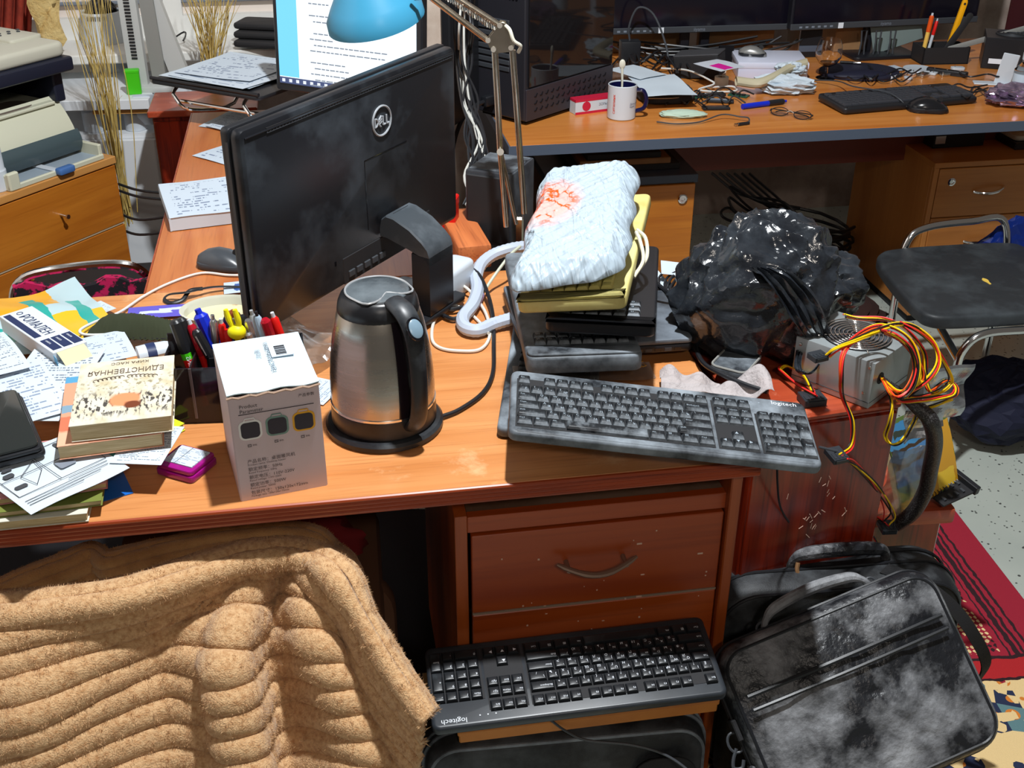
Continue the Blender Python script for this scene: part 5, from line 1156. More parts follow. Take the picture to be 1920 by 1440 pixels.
# bottle at the left edge
q = G(8, 356, .62); bo = T('bottle', 'white plastic bottle standing at the left edge in front of the printer', 'bottle', TL(q.x-.018, q.y, .62))
O('body', M().lathe([(0, 0), (.030, 0), (.032, .003), (.032, .055), (.030, .058), (.029, .060), (.029, .12), (.026, .14), (.016, .15), (0, .15)], 28), WHITE, bo); O('cap', M().lathe([(0, .15), (.016, .15), (.015, .175), (0, .176)], 20), WHITE, bo)
# ------------------------------------------------------------------ things on the white chest
ct_ = G(206, 126, .70); cz = T('white_bin', 'white tapered bin holding a black speaker, standing on the white chest', 'bin', TL(ct_.x, ct_.y, .70))
O('shell', M().lathe([(0, 0), (.088, 0), (.09, .004), (.088, .045), (.082, .05), (.068, .185), (.064, .19), (.060, .186), (.060, .17), (0, .165)], 36), WHITE, cz)
O('black_contents', crumple((0, 0, .185), (.052, .052, .045), .2, 16, .16, 4.2), BLACK, cz, flat=True)
for k in range(10): O('vent', M().box(-.001, .001, -.072, -.066, .168, .182).xf(Matrix.Rotation(R(-20+5.5*k), 4, 'Z')), DARKGREY, cz)
GRY = mat('light_grey_plastic', srgb(190, 192, 190), .45); GSH = mat('mid_grey_plastic', srgb(140, 140, 136), .5)
q = G(285, 168, .70); fs = T('fan_stand', 'grey slotted appliance stand with round silver hinge, beside the white bin', 'stand', TL(q.x, q.y, .70, R(0)))
O('base', M().prism(rrect(.14, .12, .03, 4, 0, .02), -.002, .018, .004), GRY, fs)
def slab(name, x0, x1, lean, mt, y=0, h=.42, w_=.028):
    O(name, M().grid([[V(x0+(x1-x0)*t+lean*t+sx*w_, y+.012*sy, .018+h*t) for sx, sy in ((-1, -1), (1, -1), (1, 1), (-1, 1), (-1, -1))] for t in [k/6 for k in range(7)]], 0), mt, fs)
slab('upright', -.035, -.035, .0, GRY); slab('upright', .03, .03, -.01, GSH, .01, .34, .022); slab('upright', .10, -.01, 0, GRY, .02, .42, .03)
for k in range(26): O('slot', M().box(-.045, -.027, -.0145, -.0125, .10+.010*k, .106+.010*k), BLACKM, fs)
O('hinge_disc', M().lathe([(0, 0), (.05, 0), (.052, .004), (.05, .016), (0, .018)], 32).xf(Matrix.Translation((.0, -.016, .385)) @ Matrix.Rotation(R(90), 4, 'X')), mat('silver_disc', (.55, .56, .56), .35, .7), fs)
q = G(258, 172, .70); gb = T('green_box', 'small bright green box beside the grey appliance stand', 'box', TL(q.x-.0, q.y-.03, .70, R(12))); O('body', M().box(-.022, .022, -.01, .02, 0, .075, .003), GREEN, gb); O('lid', M().box(-.023, .023, -.011, .021, .066, .078, .003), GREEN, gb)
tag(O('wall_cable', M().tube([G(260, 96, .76), G(300, 88, .78), G(345, 60, .84), G(340, 80, .78), G(300, 100, .74)], .003, 6, sm=6), BLACK, world=True), 'thin black cable looping in front of the grey appliance stand', 'cable')
tag(O('white_cloth', sheet(fpx((262, 232), (312, 230), (252, 182), (.60, .60, .70))[0], .08, .12, 10, 12, 0, .01, 2, .002, f=14), WHITE, world=True), 'white cloth hanging over the right end of the white chest', 'cloth')
# red curtain, foam strip, dried grass
cu = [[Yp(-40+104*i/24-6*j/6, -60+140*j/6, 3.86+.03*math.sin(i*1.25)) for i in range(25)] for j in range(7)]
tag(O('curtain', M().grid(cu, .004), mat('rust_red_curtain', srgb(150, 52, 34), .9, var=(srgb(110, 34, 22), 20, .4, .7)), world=True, sharp=180), 'rust-red curtain hanging behind the printer in the top left corner', 'curtain')
fo_ = [[Yp(62+46*i/5+10*j/8, -30+112*j/8, 3.80)+V(0, .012*math.sin(i*1.3+j), 0) for i in range(6)] for j in range(9)]
tag(O('foam_strip', M().grid(fo_, .03), mat('yellow_foam_strip', srgb(216, 190, 130), .95, var=(srgb(190, 156, 92), 30, .4, .7), bump=(90, .8, .006)), world=True), 'yellowish foam strip standing beside the red curtain', 'foam strip')
STRAW = mat('dried_straw', srgb(200, 176, 104), .8, var=(srgb(166, 138, 70), 30, .4, .7))
def grass(label, root, tops, n, Yr, seed, spread):
    rnd = random.Random(seed); m_ = M(); base = Yp(root[0], root[1], Yr)
    for k in range(n):
        tx = tops[0]+(tops[1]-tops[0])*(k+rnd.random())/n; tp = Yp(tx, -5-rnd.uniform(0, 60), Yr+rnd.uniform(-.10, .12))
        b0 = base+V(rnd.gauss(0, spread), rnd.gauss(0, spread), rnd.uniform(-.05, .03)); mid = b0.lerp(tp, .5)+V(rnd.gauss(0, .012), rnd.gauss(0, .012), 0)
        m_.tube([b0, mid, tp], [rnd.uniform(.0012, .0022), .0016, .0007], 5, sm=4)
        if rnd.random() < .35: m_.tube([mid, mid+V(rnd.uniform(-.05, .05), rnd.uniform(-.03, .03), rnd.uniform(.03, .09))], [.0009, .0004], 4)
    gt = T('dried_grass', label, 'dried grass', TL(base.x, base.y, 0)); o = O('stems', m_, STRAW, gt, world=True); o['kind'] = 'stuff'; return gt
grass('tall bundle of dried straw stems between the printer and the white chest', (238, 400), (108, 205), 34, 3.40, 5, .010)
grass('fanned bunch of dried straw stems in front of the window behind the paper tray', (398, 120), (330, 452), 46, 3.72, 8, .016)
# folded dark clothes / cases on the sill
for k in range(3):
    q = fpx((440, 88-17*k), (530, 92-17*k), (440, 70-17*k), .80+.022*k)[0]
    tag(O('folded_case', M().prism(rrect(.19, .12, .02, 4, .09, .05), 0, .020, .008).xf(q), BLACKM, world=True), ['black folded case lying lowest behind the lit monitor', 'black folded case in the middle of the pile behind the lit monitor', 'black folded case on top of the pile behind the lit monitor'][k], 'case', 'black cases piled on the sill')
# cables on the floor by the chest
for k, (a, b_) in enumerate(((345, 372), (357, 384), (400, 412), (428, 440))):
    tag(O('cable', M().tube([Yp(222, a, 3.30), Yp(262, a+12, 3.24), Yp(330, b_-8, 3.2)], .004, 6, sm=6), BLACK, world=True), ['black cable highest of four in front of the white chest', 'second black cable from the top in front of the white chest', 'third black cable from the top in front of the white chest', 'lowest black cable in front of the white chest'][k], 'cable', 'cables in front of the white chest')
# ------------------------------------------------------------------ side desk: stand with papers, lit monitor, papers, mouse
tm, tw, td = fpx((278, 147), (486, 181), (362, 84), .87)
tr2 = T('laptop_stand', 'black laptop stand with chrome legs carrying a pile of papers', 'stand', tm)
O('tray', M().prism(rrect(tw, td, .02, 4, tw/2, td/2), -.014, -.002, .004), BLACK, tr2); O('lip', M().tube([V(.005, .004, .002), V(tw-.005, .004, .002)], .005, 8), BLACK, tr2)
for x in (.07, tw-.07): O('leg', M().tube([V(x, .05, -.014), V(x, .02, -.03), V(x+.02, .0, -.04), V(x+.05, .02, -.075), V(x+.05, .2, -.10), V(x, .3, -.014)], .005, 8, sm=4), CHROME, tr2)
O('crossbar', M().tube([V(.09, .02, -.055), V(tw-.02, .02, -.055)], .005, 8), CHROME, tr2)
for k, (dx, dy, a, lab, mt) in enumerate(((.02, .02, 2, 'large sheet of paper lowest in the pile on the laptop stand', PRINT), (.045, .03, -4, 'sheet of paper in the middle of the pile on the laptop stand', PRINT3), (.05, .05, 5, 'topmost sheet of paper on the laptop stand', PRINT2))):
    mx = tm @ TL(dx, dy, .002+.003*k, R(a)); w_, d_ = tw*.80-.03*k, td*.85-.03*k
    o = O('paper_sheet', sheet(mx, w_, d_, 8, 8, .004, .002, k*3.1), mt, world=True); uv_frame(o, mx, w_, d_); tag(o, lab, 'paper', 'papers on the laptop stand')
EMW = mat('screen_white', (0, 0, 0), .4, emit=((.86, .93, 1.0), 1.05)); EMB = mat('screen_sky', (0, 0, 0), .4, emit=((.16, .55, .85), 1.0)); EMN = mat('screen_taskbar', (0, 0, 0), .4, emit=((.05, .07, .16), 1.0)); EMI = mat('screen_icon', (0, 0, 0), .4, emit=((.8, .85, .95), .8)); EMG = mat('screen_text', (0, 0, 0), .4, emit=((.24, .28, .34), .8))
sA = G(526, 154, .90); sB = G(780, 190, .90); sw = (sB-sA).length
sm_ = TL(sA.x, sA.y, .90, math.atan2(sB.y-sA.y, sB.x-sA.x)) @ Matrix.Rotation(R(-4), 4, 'X'); SH = sw*.62
lm2 = T('monitor', 'lit monitor showing a text document, standing behind the black monitor', 'monitor', TL(sA.x, sA.y, DZ))
def so2(name, m_, mt, parent=lm2): return O(name, m_.xf(sm_), mt, parent, world=True)
so2('housing', M().box(-.016, sw+.016, .002, .03, -.020, SH+.016, .004), BLACK); scr = so2('screen', M().box(0, sw, -.001, .002, .0, SH), EMW)
so2('desktop_strip', M().box(0, .062, -.0018, -.0008, .018, SH), EMB, scr); so2('taskbar', M().box(0, sw, -.0018, -.0008, 0, .016), EMN, scr)
for k in range(12): so2('task_icon', M().box(.008+.022*k, .017+.022*k, -.0024, -.0018, .004, .012), EMI if k not in (7, 8) else (EMB if k == 7 else RED), scr)
rnd = random.Random(4); tx = M()
for k in range(17):
    z = SH*.92-.0145*k; 
    if k in (1, 3, 6, 11): continue
    x = .10+(.012 if k % 2 else 0); L_ = rnd.choice((.06, .10, .22, .24))
    x1 = x+L_
    while x < x1:
        wl_ = rnd.uniform(.006, .020); tx.box(x, x+wl_, -.0026, -.0018, z, z+.0032); x += wl_+.003
o = so2('document_text', tx, EMG, scr); o['kind'] = 'stuff'
so2('stand_post', M().box(sw*.42, sw*.58, .03, .06, -.145, .12, .004), BLACK); so2('stand_foot', M().prism(rrect(.24, .17, .03, 4, sw/2, .04), -.148, -.135, .003), BLACK)
# pale back of an old monitor right of it
q = Yp(838, 112, 3.05); om = T('cream_monitor', 'cream computer case beside the lit monitor with black frame', 'case', TL(q.x, q.y, DZ, R(-20)))
O('shell', M().box(-.16, -.012, 0, .22, .0, .62, .012, 2), mat('aged_cream', srgb(206, 192, 178), .5, var=(srgb(180, 160, 144), 12, .4, .7)), om); O('black_bezel', M().box(-.014, .012, -.006, .20, .02, .60, .004), BLACK, om)
PADM = mat('paper_block_side', srgb(196, 204, 212), .9)
pdm, pdw, pdd = fpx((322, 409), (462, 392), (305, 345), .782)
pd_ = T('paper_pad', 'thick pad of used papers with torn edges on the desk wing beside the black monitor', 'paper pad', pdm)
O('sheets', M().prism([(x+.002*math.sin(k*2.3), y+.002*math.cos(k*1.7)) for k, (x, y) in enumerate(rrect(pdw+.05, pdd, .003, 3, pdw/2+.02, pdd/2))], -.030, -.001), PADM, pd_); o = O('top_sheet', M().grid([[V((pdw+.05)*i/8-.005, pdd*j/8, .001*math.sin(i+j)) for i in range(9)] for j in range(9)], .0006), PRINT2, pd_); set_uv(o, lambda c: (c.x/pdw*.9, c.y/pdd))
paper('paper_sheet', 'white sheet lying on the desk wing above the paper pad', 'paper', (360, 292), (470, 322), (456, 246), DZ+.002, PRINT2, wob=.002, seed=2)
paper('paper_sheet', 'white sheet at the far end of the desk wing under the laptop stand', 'paper', (372, 237), (500, 252), (430, 205), DZ+.002, PRINT, wob=.002, seed=3)
paper('paper_sheet', 'creased white sheet lying across another at the far end of the desk wing', 'paper', (385, 236), (440, 250), (420, 205), DZ+.006, PRINT3, wob=.003, seed=4)
def mouse(label, mx, L_, W_m, H_m, mt, wheel=True, mt2=None, group=None):
    t = T('computer_mouse', label, 'mouse', mx, group); rs = []
    prof = [(0, .05, .45), (.06, .62, .62), (.2, .88, .86), (.4, .98, 1.0), (.6, .96, .94), (.8, .90, .70), (.94, .72, .40), (1.0, .45, .22)]
    for u, wf, hf in prof:
        ring = []
        for k in range(17):
            a = math.pi*k/16; ring.append(V(L_*(u-.5), -W_m/2*wf*math.cos(a)*(1 if True else 0), .004+(H_m*hf-.004)*math.sin(a)**.75))
        ring += [V(L_*(u-.5), W_m/2*wf*.92, .0), V(L_*(u-.5), -W_m/2*wf*.92, .0)]
        rs.append(ring)
    O('shell', M().rings(rs), mt, t, sharp=50)
    O('side_band', M().prism(rrect(L_*.96, W_m*.97, W_m*.40, 6), .001, H_m*.36, .003), mt2 or DARKGREY, t)
    if wheel: O('wheel', M().lathe([(0, -.003), (.007, -.003), (.0078, 0), (.007, .003), (0, .003)], 16).xf(Matrix.Translation((L_*.28, 0, H_m*.86)) @ Matrix.Rotation(R(90), 4, 'X')), BLACKM, t)
    return t
q = G(420, 500, DZ); mouse('dark grey computer mouse on the desk wing left of the black monitor', TL(q.x, q.y, DZ, R(-14)), .112, .064, .040, mat('mouse_grey', (.055, .062, .072), .3), mt2=DARKGREY)
# white cord from the monitor across to the left papers
WC_ = mat('white_cord', srgb(214, 216, 212), .45)
wc_ = [G(490, 516, DZ+.004), G(430, 516, DZ+.004), G(378, 512, DZ+.004), G(320, 530, DZ+.004), G(270, 555, DZ+.005), G(225, 585, DZ+.01), G(175, 605, DZ+.03), G(150, 620, DZ+.035), G(165, 628, DZ+.03), G(230, 626, DZ+.03), G(330, 622, DZ+.03)]
tag(O('charging_cord', M().tube(wc_, .0026, 8, sm=8), WC_, world=True), 'white cord running from the black monitor across the desk to the papers', 'cord')
# left chair
lch = T('chair', 'chair with chrome back tube and magenta patterned cover behind the desk at left', 'chair', TL(-1.06, 2.52, 0, R(10)))
O('back_tube', M().tube([V(-.16, .05, .30), V(-.15, .03, .48), V(-.11, .02, .555), V(.0, .02, .575), V(.12, .02, .575), V(.17, .03, .54), V(.20, .05, .46), V(.21, .06, .30)], .011, 10, sm=6), CHROME, lch)
O('backrest', M().grid([[V(-.13+.32*i/12, -.01+.012*math.sin(i*.9), .30+.245*j/8+.008*math.sin(i*1.7)*(j == 8)) for i in range(13)] for j in range(9)], .02), mat('magenta_pattern_cloth', srgb(190, 20, 84), .9, var=((.008, .006, .01), 30, .46, .52)), lch)
O('seat', M().prism(rrect(.42, .40, .06, 4, .03, .24), .36, .41, .015), BLACKM, lch)
for lx, ly in ((-.15, .06), (.2, .06), (-.15, .42), (.2, .42)): O('leg', M().rod(V(lx, ly, 0), V(lx, ly, .37), .011), CHROME, lch)
# ------------------------------------------------------------------ desk lamp
dl = T('desk_lamp', 'blue-shaded desk lamp with metal parallel-arm stand behind the white package', 'desk lamp', TL(.0, 2.19, DZ))
LY = 2.19
def lq(x, y, dy=0): return Yp(x, y, LY+dy)
def lo_(name, m_, mt): return O(name, m_, mt, dl, world=True)
lo_('clamp', M().box(-.022, .022, -.02, .02, 0, .06, .004).xf(TL(*(G(962, 452, DZ)), 0)), NICKEL)
lo_('lower_rod', M().rod(lq(949, 425), lq(938, 285), .0055).rod(lq(938, 285), lq(928, 98), .0062), NICKEL); lo_('lower_rod', M().rod(lq(983, 400), lq(961, 94), .0062), NICKEL)
lo_('brace_rod', M().rod(lq(940, 290, .01), lq(968, 420, .01), .0045), NICKEL)
lo_('joint_bolt', M().rod(lq(938, 285, -.012), lq(938, 285, .016), .007), STEEL)
pl_ = [(912, 75), (925, 98), (962, 94), (966, 78), (948, 42), (938, 40)]
pz = [lq(*p) for p in pl_]; lo_('joint_plate', M().rings([[p+V(0, -.012, 0) for p in pz], [p+V(0, -.009, 0) for p in pz]]).rings([[p+V(0, .009, 0) for p in pz], [p+V(0, .012, 0) for p in pz]]), NICKEL)
for p in ((915, 76), (925, 93), (958, 90), (937, 48)): lo_('joint_bolt', M().rod(lq(*p, dy=-.016), lq(*p, dy=.014), .005), STEEL)
lo_('arm_rod', M().rod(lq(937, 48), lq(800, -40), .006), NICKEL); lo_('arm_rod', M().rod(lq(915, 76), lq(775, -30), .006), NICKEL)
sp_ = []; a0, b0 = lq(930, 55), lq(800, -30)
for k in range(120):
    t = k/119; sp_.append(a0.lerp(b0, t)+V(0, 0, .006*math.cos(k*1.5))+V(0, .006*math.sin(k*1.5), 0))
lo_('spring', M().tube(sp_, .0012, 5), STEEL)
lo_('power_lead', M().tube([lq(942, 44), lq(955, 55, -.02), lq(963, 76, -.025), lq(976, 86, -.02), lq(972, 98, -.01)], .0035, 8, sm=5), OFFW)
SHD = mat('sky_blue_enamel', srgb(60, 142, 178), .35)
shc = lq(706, 40, .06); smx = Matrix.Translation(shc) @ Matrix.Rotation(R(-11), 4, 'Y') @ Matrix.Rotation(R(10), 4, 'X')
lo_('shade', M().lathe([(.093, 0), (.0945, 0), (.0935, .018), (.080, .040), (.056, .075), (.040, .10), (.036, .12), (.030, .13), (.028, .128), (.034, .10), (.052, .072), (.076, .038), (.091, .016), (.093, 0)], 48, False, False).xf(smx), SHD)
lo_('lamp_neck', M().rod(shc+V(0, 0, .12), lq(785, -36, .03), .010), NICKEL); lo_('bulb', M().lathe([(0, .03), (.02, .035), (.028, .055), (.02, .085), (.012, .11), (0, .11)], 20).xf(smx), WHITE)
# ------------------------------------------------------------------ black tower on the far desk
tA = G(985, 237, DZ); tB = G(1146, 184, DZ); tC = G(890, 190, DZ)
tang = math.atan2(tB.y-tA.y, tB.x-tA.x); tl_ = (tB-tA).length
tw_ = T('computer_tower', 'black computer tower with glass side standing at the left end of the far desk', 'computer', TL(tA.x, tA.y, DZ, tang))
TWM = mat('tower_black_steel', (.020, .020, .026), .45); 
O('chassis', M().box(0, tl_, .004, .20, .012, .47, .003), TWM, tw_)
O('glass_panel', M().box(.012, tl_-.006, -.002, .004, .105, .468, .001), mat('smoked_glass', (.010, .009, .010), .04), tw_)
O('shroud', M().box(.002, tl_, -.002, .006, .012, .10, .001), mat('tower_shroud', (.030, .026, .034), .5), tw_)
for r_ in range(3):
    for k in range(14): O('vent_slot', M().tube([V(.035+.024*k, -.0028, .036+.020*r_), V(.041+.024*k, -.0028, .036+.020*r_), V(.047+.024*k, -.0028, .044+.020*r_)], .0014, 5), BLACKG, tw_)
O('foot', M().box(.02, tl_-.02, .02, .18, 0, .012), BLACKM, tw_)
for k in range(8): O('slot_cover', M().box(-.003, .002, .06, .185, .14+.018*k, .152+.018*k, .001), DARKGREY, tw_)
hx = M()
for r_ in range(9):
    for k in range(8): hx.lathe([(0, 0), (.0042, 0), (.0042, .001), (0, .001)], 6).v
for r_ in range(10):
    for k in range(9):
        O('vent_hole', M().lathe([(0, 0), (.0045, 0), (.0045, .0012), (0, .0012)], 6).xf(Matrix.Translation((.0005, .035+.012*k+.006*(r_ % 2), .335+.0105*r_)) @ Matrix.Rotation(R(-90), 4, 'Y')), BLACKG, tw_)
O('power_plug', M().prism(rrect(.03, .024, .006), 0, .04, .004).xf(Matrix.Translation((-.001, .12, .055)) @ Matrix.Rotation(R(-90), 4, 'Y')), BLACK, tw_)
O('power_cord', M().tube([V(-.04, .12, .055), V(-.08, .125, .045), V(-.12, .14, .0), V(-.14, .15, -.10), V(-.13, .14, -.3), V(-.10, .10, -.5)], .006, 8, sm=5), BLACK, tw_)
# cable tangle between the monitors
rnd = random.Random(11)
for k in range(12):
    x0 = rnd.uniform(858, 885); pts = [Yp(x0+rnd.uniform(-8, 8), y_, 2.95+rnd.uniform(-.08, .05)) for y_ in (-10, 60, 120)]+[Yp(872+rnd.uniform(-10, 25), 190, 2.75), Yp(885+rnd.uniform(-15, 25), 260, 2.6), Yp(890+rnd.uniform(-20, 40), 330, 2.5), Yp(880+rnd.uniform(-15, 50), 385, 2.4)]
    tag(O('cable', M().tube(pts, rnd.choice((.0025, .003, .004)), 6, sm=6), BLACK if k % 5 else mat('pale_cable%d' % k, srgb(190, 190, 184), .5), world=True), 'one of the tangled cables hanging between the black monitor and the tower', 'cable', 'tangled cables behind the black monitor')
# speaker, wood block, red box behind the stand
q = G(918, 460, DZ); spk = T('speaker', 'dusty dark desktop speaker standing behind the white package', 'speaker', TL(q.x, q.y, DZ, R(-22)))
O('cabinet', M().box(-.055, .05, 0, .13, 0, .16, .006, 2), mat('dusty_charcoal', (.03, .034, .042), .5, var=((.13, .15, .17), 8, .45, .75)), spk); O('front_baffle', M().box(-.05, .045, -.004, .002, .008, .152, .002), BLACKM, spk); O('top_plate', M().box(-.05, .045, .01, .12, .159, .162, .002), DUSTY, spk)
q = G(872, 470, DZ); tag(O('wood_block', M().box(-.035, .035, -.10, .12, 0, .05, .006, 2), wood('raw_wood', srgb(196, 112, 60), srgb(170, 88, 42), srgb(120, 56, 26), 'Y', 1.6, .6, 0), mx=TL(q.x, q.y, DZ, R(14))), 'raw reddish wooden block between monitor stand and speaker', 'wood block')
q = G(826, 475, DZ); rb_ = T('red_box', 'small red box half hidden behind the monitor stand', 'box', TL(q.x, q.y+.05, DZ, R(-10))); O('body', M().box(-.035, .03, 0, .04, 0, .10, .003), RED, rb_); O('lid', M().box(-.036, .031, -.001, .041, .08, .101, .003), RED, rb_)
# ------------------------------------------------------------------ far monitors
FBZ = mat('far_bezel', (.010, .010, .014), .35)
def farmon(label, xl_, yl_, xr_, yr_, Y_, logo):
    a = Yp(xl_, yl_, Y_); bz = a.z; b = G(xr_, yr_, bz); w_ = (b-a).length; an = math.atan2(b.y-a.y, b.x-a.x); H_f = w_*.575
    t = T('monitor', label, 'monitor', TL(a.x, a.y, DZ, an)); z0 = bz-DZ
    O('housing', M().box(0, w_, .004, .035, z0, z0+H_f, .004), FBZ, t); O('screen', M().box(.008, w_-.008, .001, .005, z0+.022, z0+H_f-.008), mat('dark_screen', (.006, .005, .010), .12), t)
    O('chin', M().box(0, w_, -.001, .006, z0, z0+.021, .002), DARKGREY, t)
    O('logo', glyph(logo, .016, 'CENTER').xf(Matrix.Translation((w_/2, -.0018, z0+.006)) @ STX), INKG, t, flat=True)
    for k in range(6): O('chin_icon', M().box(.03+.022*k, .04+.022*k, -.0022, -.001, z0+.007, z0+.013), INKG, t)
    O('sticker', M().box(.17, .188, -.0026, -.001, z0+.002, z0+.020), INKW, t)
    O('stand_post', M().box(w_/2-.05, w_/2-.02, .035, .06, .01, z0+.1, .003).box(w_/2+.02, w_/2+.05, .035, .06, .01, z0+.1, .003), FBZ, t); O('stand_foot', M().prism(rrect(.24, .20, .02, 3, w_/2, .05), 0, .012, .003), FBZ, t)
    return t
farmon('dark monitor left of the other on the far desk, behind the mug', 1140, 66, 1478, 56, 3.86, 'iiyama')
farmon('dark monitor right of the other on the far desk, behind the keyboard', 1482, 58, 1832, 42, 3.90, 'iiyama')
for k, (x, y_, w_, h_, lab) in enumerate(((1215, 112, .26, .12, 'brown cardboard box behind the left far monitor'), (1385, 108, .24, .12, 'brown cardboard box between the two far monitors'), (1590, 92, .10, .13, 'tan paper bag behind the wine glass'))):
    q = Yp(x, y_, 4.02); bx_ = T('cardboard_box', lab, 'box', TL(q.x, q.y, DZ, R(8))); O('body', M().box(-w_/2, w_/2, 0, .12, 0, h_, .003), CARD, bx_); O('flap', M().box(-w_/2, w_/2, -.002, .06, h_, h_+.003), CARD, bx_)
# open computer with red light at right
q = G(1800, 100, DZ); oc = T('computer_tower', 'open computer case with red glowing light at the right end of the far desk', 'computer', TL(1.74, 3.90, DZ, R(6)))
SILC = mat('silver_case', (.45, .46, .5), .4, .6)
O('frame_post', M().box(-.02, -.005, 0, .02, 0, .46, .002), SILC, oc); O('side_wall', M().box(.0, .06, .01, .02, 0, .46, .002), SILC, oc); O('back_wall', M().box(.0, .42, .20, .21, 0, .46), mat('dim_red_case', srgb(60, 16, 22), .5), oc); O('floor_plate', M().box(.0, .42, 0, .21, 0, .01), SILC, oc)
for k in range(5): O('blue_connector', M().box(.062, .10, .0, .02, .20+.034*k, .222+.034*k, .004), mat('blue_conn', srgb(40, 90, 190), .4) if k == 0 else bpy.data.materials['blue_conn'], oc)
for k in range(3): O('fan_hole', M().lathe([(.012, 0), (.018, 0), (.018, .004), (.012, .004)], 20, False, False).xf(Matrix.Translation((.03, .008, .24+.045*k)) @ Matrix.Rotation(R(90), 4, 'X')), BLACK, oc)
O('red_light', M().box(.12, .16, .17, .19, .22, .27, .006), mat('red_glow', (.2, 0, .01), .3, emit=((1, .05, .10), 4)), oc); O('red_light', M().lathe([(0, 0), (.012, 0), (.012, .006), (0, .006)], 16).xf(TL(.24, .15, .20)), mat('red_glow2', (.2, 0, .01), .3, emit=((1, .10, .10), 6)), oc)
for k in range(7): O('inner_cable', M().tube([V(.11+.03*rnd.random(), .10, .13+.02*k), V(.2, .05+.04*rnd.random(), .15+.03*rnd.random()+.012*k), V(.34, .08, .14+.02*k)], .004, 6, sm=5), CR if k % 3 == 0 else BLACKG, oc)
q = G(1838, 128, DZ); bp_ = T('power_supply', 'black boxed power supply with grille in front of the open computer', 'power supply', TL(q.x, q.y, DZ, R(-18)))
O('housing', M().box(0, .16, 0, .15, 0, .10, .002), BLACK, bp_); O('grille', M().lathe([(.0, 0), (.055, 0), (.055, .0012), (0, .0012)], 32).xf(TL(.085, .075, .10)), BLACKM, bp_)
for k in range(5): O('grille_ring', M().tube([V(.085+(.012+.010*k)*math.cos(2*math.pi*i/28), .075+(.012+.010*k)*math.sin(2*math.pi*i/28), .103) for i in range(28)], .0012, 5, closed=True), DARKGREY, bp_)
O('badge', M().box(.02, .075, -.0012, .0005, .018, .034), INKW, bp_)
# ------------------------------------------------------------------ far desk things
def fp(x, y): return G(x, y, DZ)
q = fp(1165, 222); mg = T('mug', 'white mug with navy inside and handle standing on the far desk', 'mug', TL(q.x, q.y+.01, DZ))
O('cup', M().lathe([(0, .0), (.037, 0), (.040, .003), (.041, .095), (.0395, .0965), (.038, .095), (.037, .01), (0, .006)], 36), WHITE, mg); NVY = mat('navy_glaze', srgb(16, 18, 60), .2)
O('inner_glaze', M().lathe([(.0376, .093), (.0368, .012), (0, .0085)], 36, False, False), NVY, mg); O('handle', M().tube([V(.038, -.006, .080), V(.058, -.008, .078), V(.068, -.008, .055), V(.062, -.008, .030), V(.038, -.006, .020)], .006, 10, sm=6), NVY, mg)
for s_, a0, z, sz, mt, vert in (('Дочь умножает\nидеи', -62, .045, .0075, mat('mug_blue_print', srgb(24, 36, 90), .5), 0), ('ситилинк', -122, .020, .0120, mat('mug_red_print', srgb(220, 60, 30), .5), 1)):
    g_ = glyph(s_, sz); 
    if vert: g_.xf(Matrix.Rotation(R(90), 4, 'Z'))
    g_.v = [(.0416*math.cos(R(a0)+x/.041), .0416*math.sin(R(a0)+x/.041), z+y) for x, y, _ in g_.v]; O('print', g_, mt, mg, flat=True)
sp_ = T('spoon', 'pale plastic spoon standing in the mug', 'spoon', TL(q.x, q.y, DZ)); O('handle', M().tube([V(.0, .02, .02), V(.0, .028, .10), V(-.002, .03, .135)], [.003, .003, .004], 8), OFFW, sp_); O('bowl', lump((-.002, .03, .145), (.009, .005, .014), 0, 1, 14), OFFW, sp_)
mx, w_, d_ = fpx((1078, 216), (1140, 208), (1074, 184), DZ); tbx_ = T('toothpaste_box', 'white and crimson toothpaste carton beside the mug', 'box', TL(fp(1079, 216).x, fp(1079, 216).y, DZ, math.atan2(fp(1140, 208).y-fp(1079, 216).y, fp(1140, 208).x-fp(1079, 216).x)))
O('carton', M().box(0, .15, 0, .038, 0, .042, .001), WHITE, tbx_); CRM = mat('crimson_print', srgb(190, 30, 60), .4); O('print_band', M().box(-.0005, .1505, -.0005, .0385, .036, .0425), CRM, tbx_); O('print_band', M().box(-.0005, .1505, -.0005, .0, .0, .007), CRM, tbx_)
O('emblem', M().lathe([(0, 0), (.0135, 0), (.0135, .0006), (0, .0006)], 24).xf(Matrix.Translation((.035, -.0003, .022)) @ STX), CRM, tbx_); O('print', glyph('ЗОРЬКА', .010).xf(Matrix.Translation((.075, -.0008, .02)) @ STX), INKG, tbx_, flat=True)
# black adapter box and papers behind the mug
q = fp(1180, 128); ad = T('power_adapter', 'black power adapter standing behind the mug with a looping cable', 'adapter', TL(q.x, q.y, DZ, R(5))); O('body', M().box(-.03, .035, 0, .05, .0, .085, .005, 2), BLACK, ad); O('lead', M().tube([V(0, .02, .085), V(-.004, .02, .13), V(.02, .01, .19), V(.07, 0, .17), V(.11, -.03, .08), V(.12, -.06, .01)], .0035, 8, sm=6), DARKGREY, ad)
def fpaper(lab, bl, br, tl, z, mt, wob=.004, seed=0, name='paper_sheet', cat='paper', th=.0006, group=None): return paper(name, lab, cat, bl, br, tl, DZ+z, mt, wob=wob, seed=seed, th=th, nu=10, nv=10, group=group)
fpaper('grey plastic film under the papers behind the mug', (1140, 175), (1230, 168), (1150, 120), .004, FILM, .012, 5, 'film', 'film')
fpaper('white sheet lying on a black pouch right of the mug', (1215, 182), (1308, 178), (1200, 143), .045, PAPER, .006, 6)
fpaper('pale blue paper leaning behind the white sheet by the mug', (1200, 150), (1250, 140), (1195, 120), .05, PAPER, .006, 16)
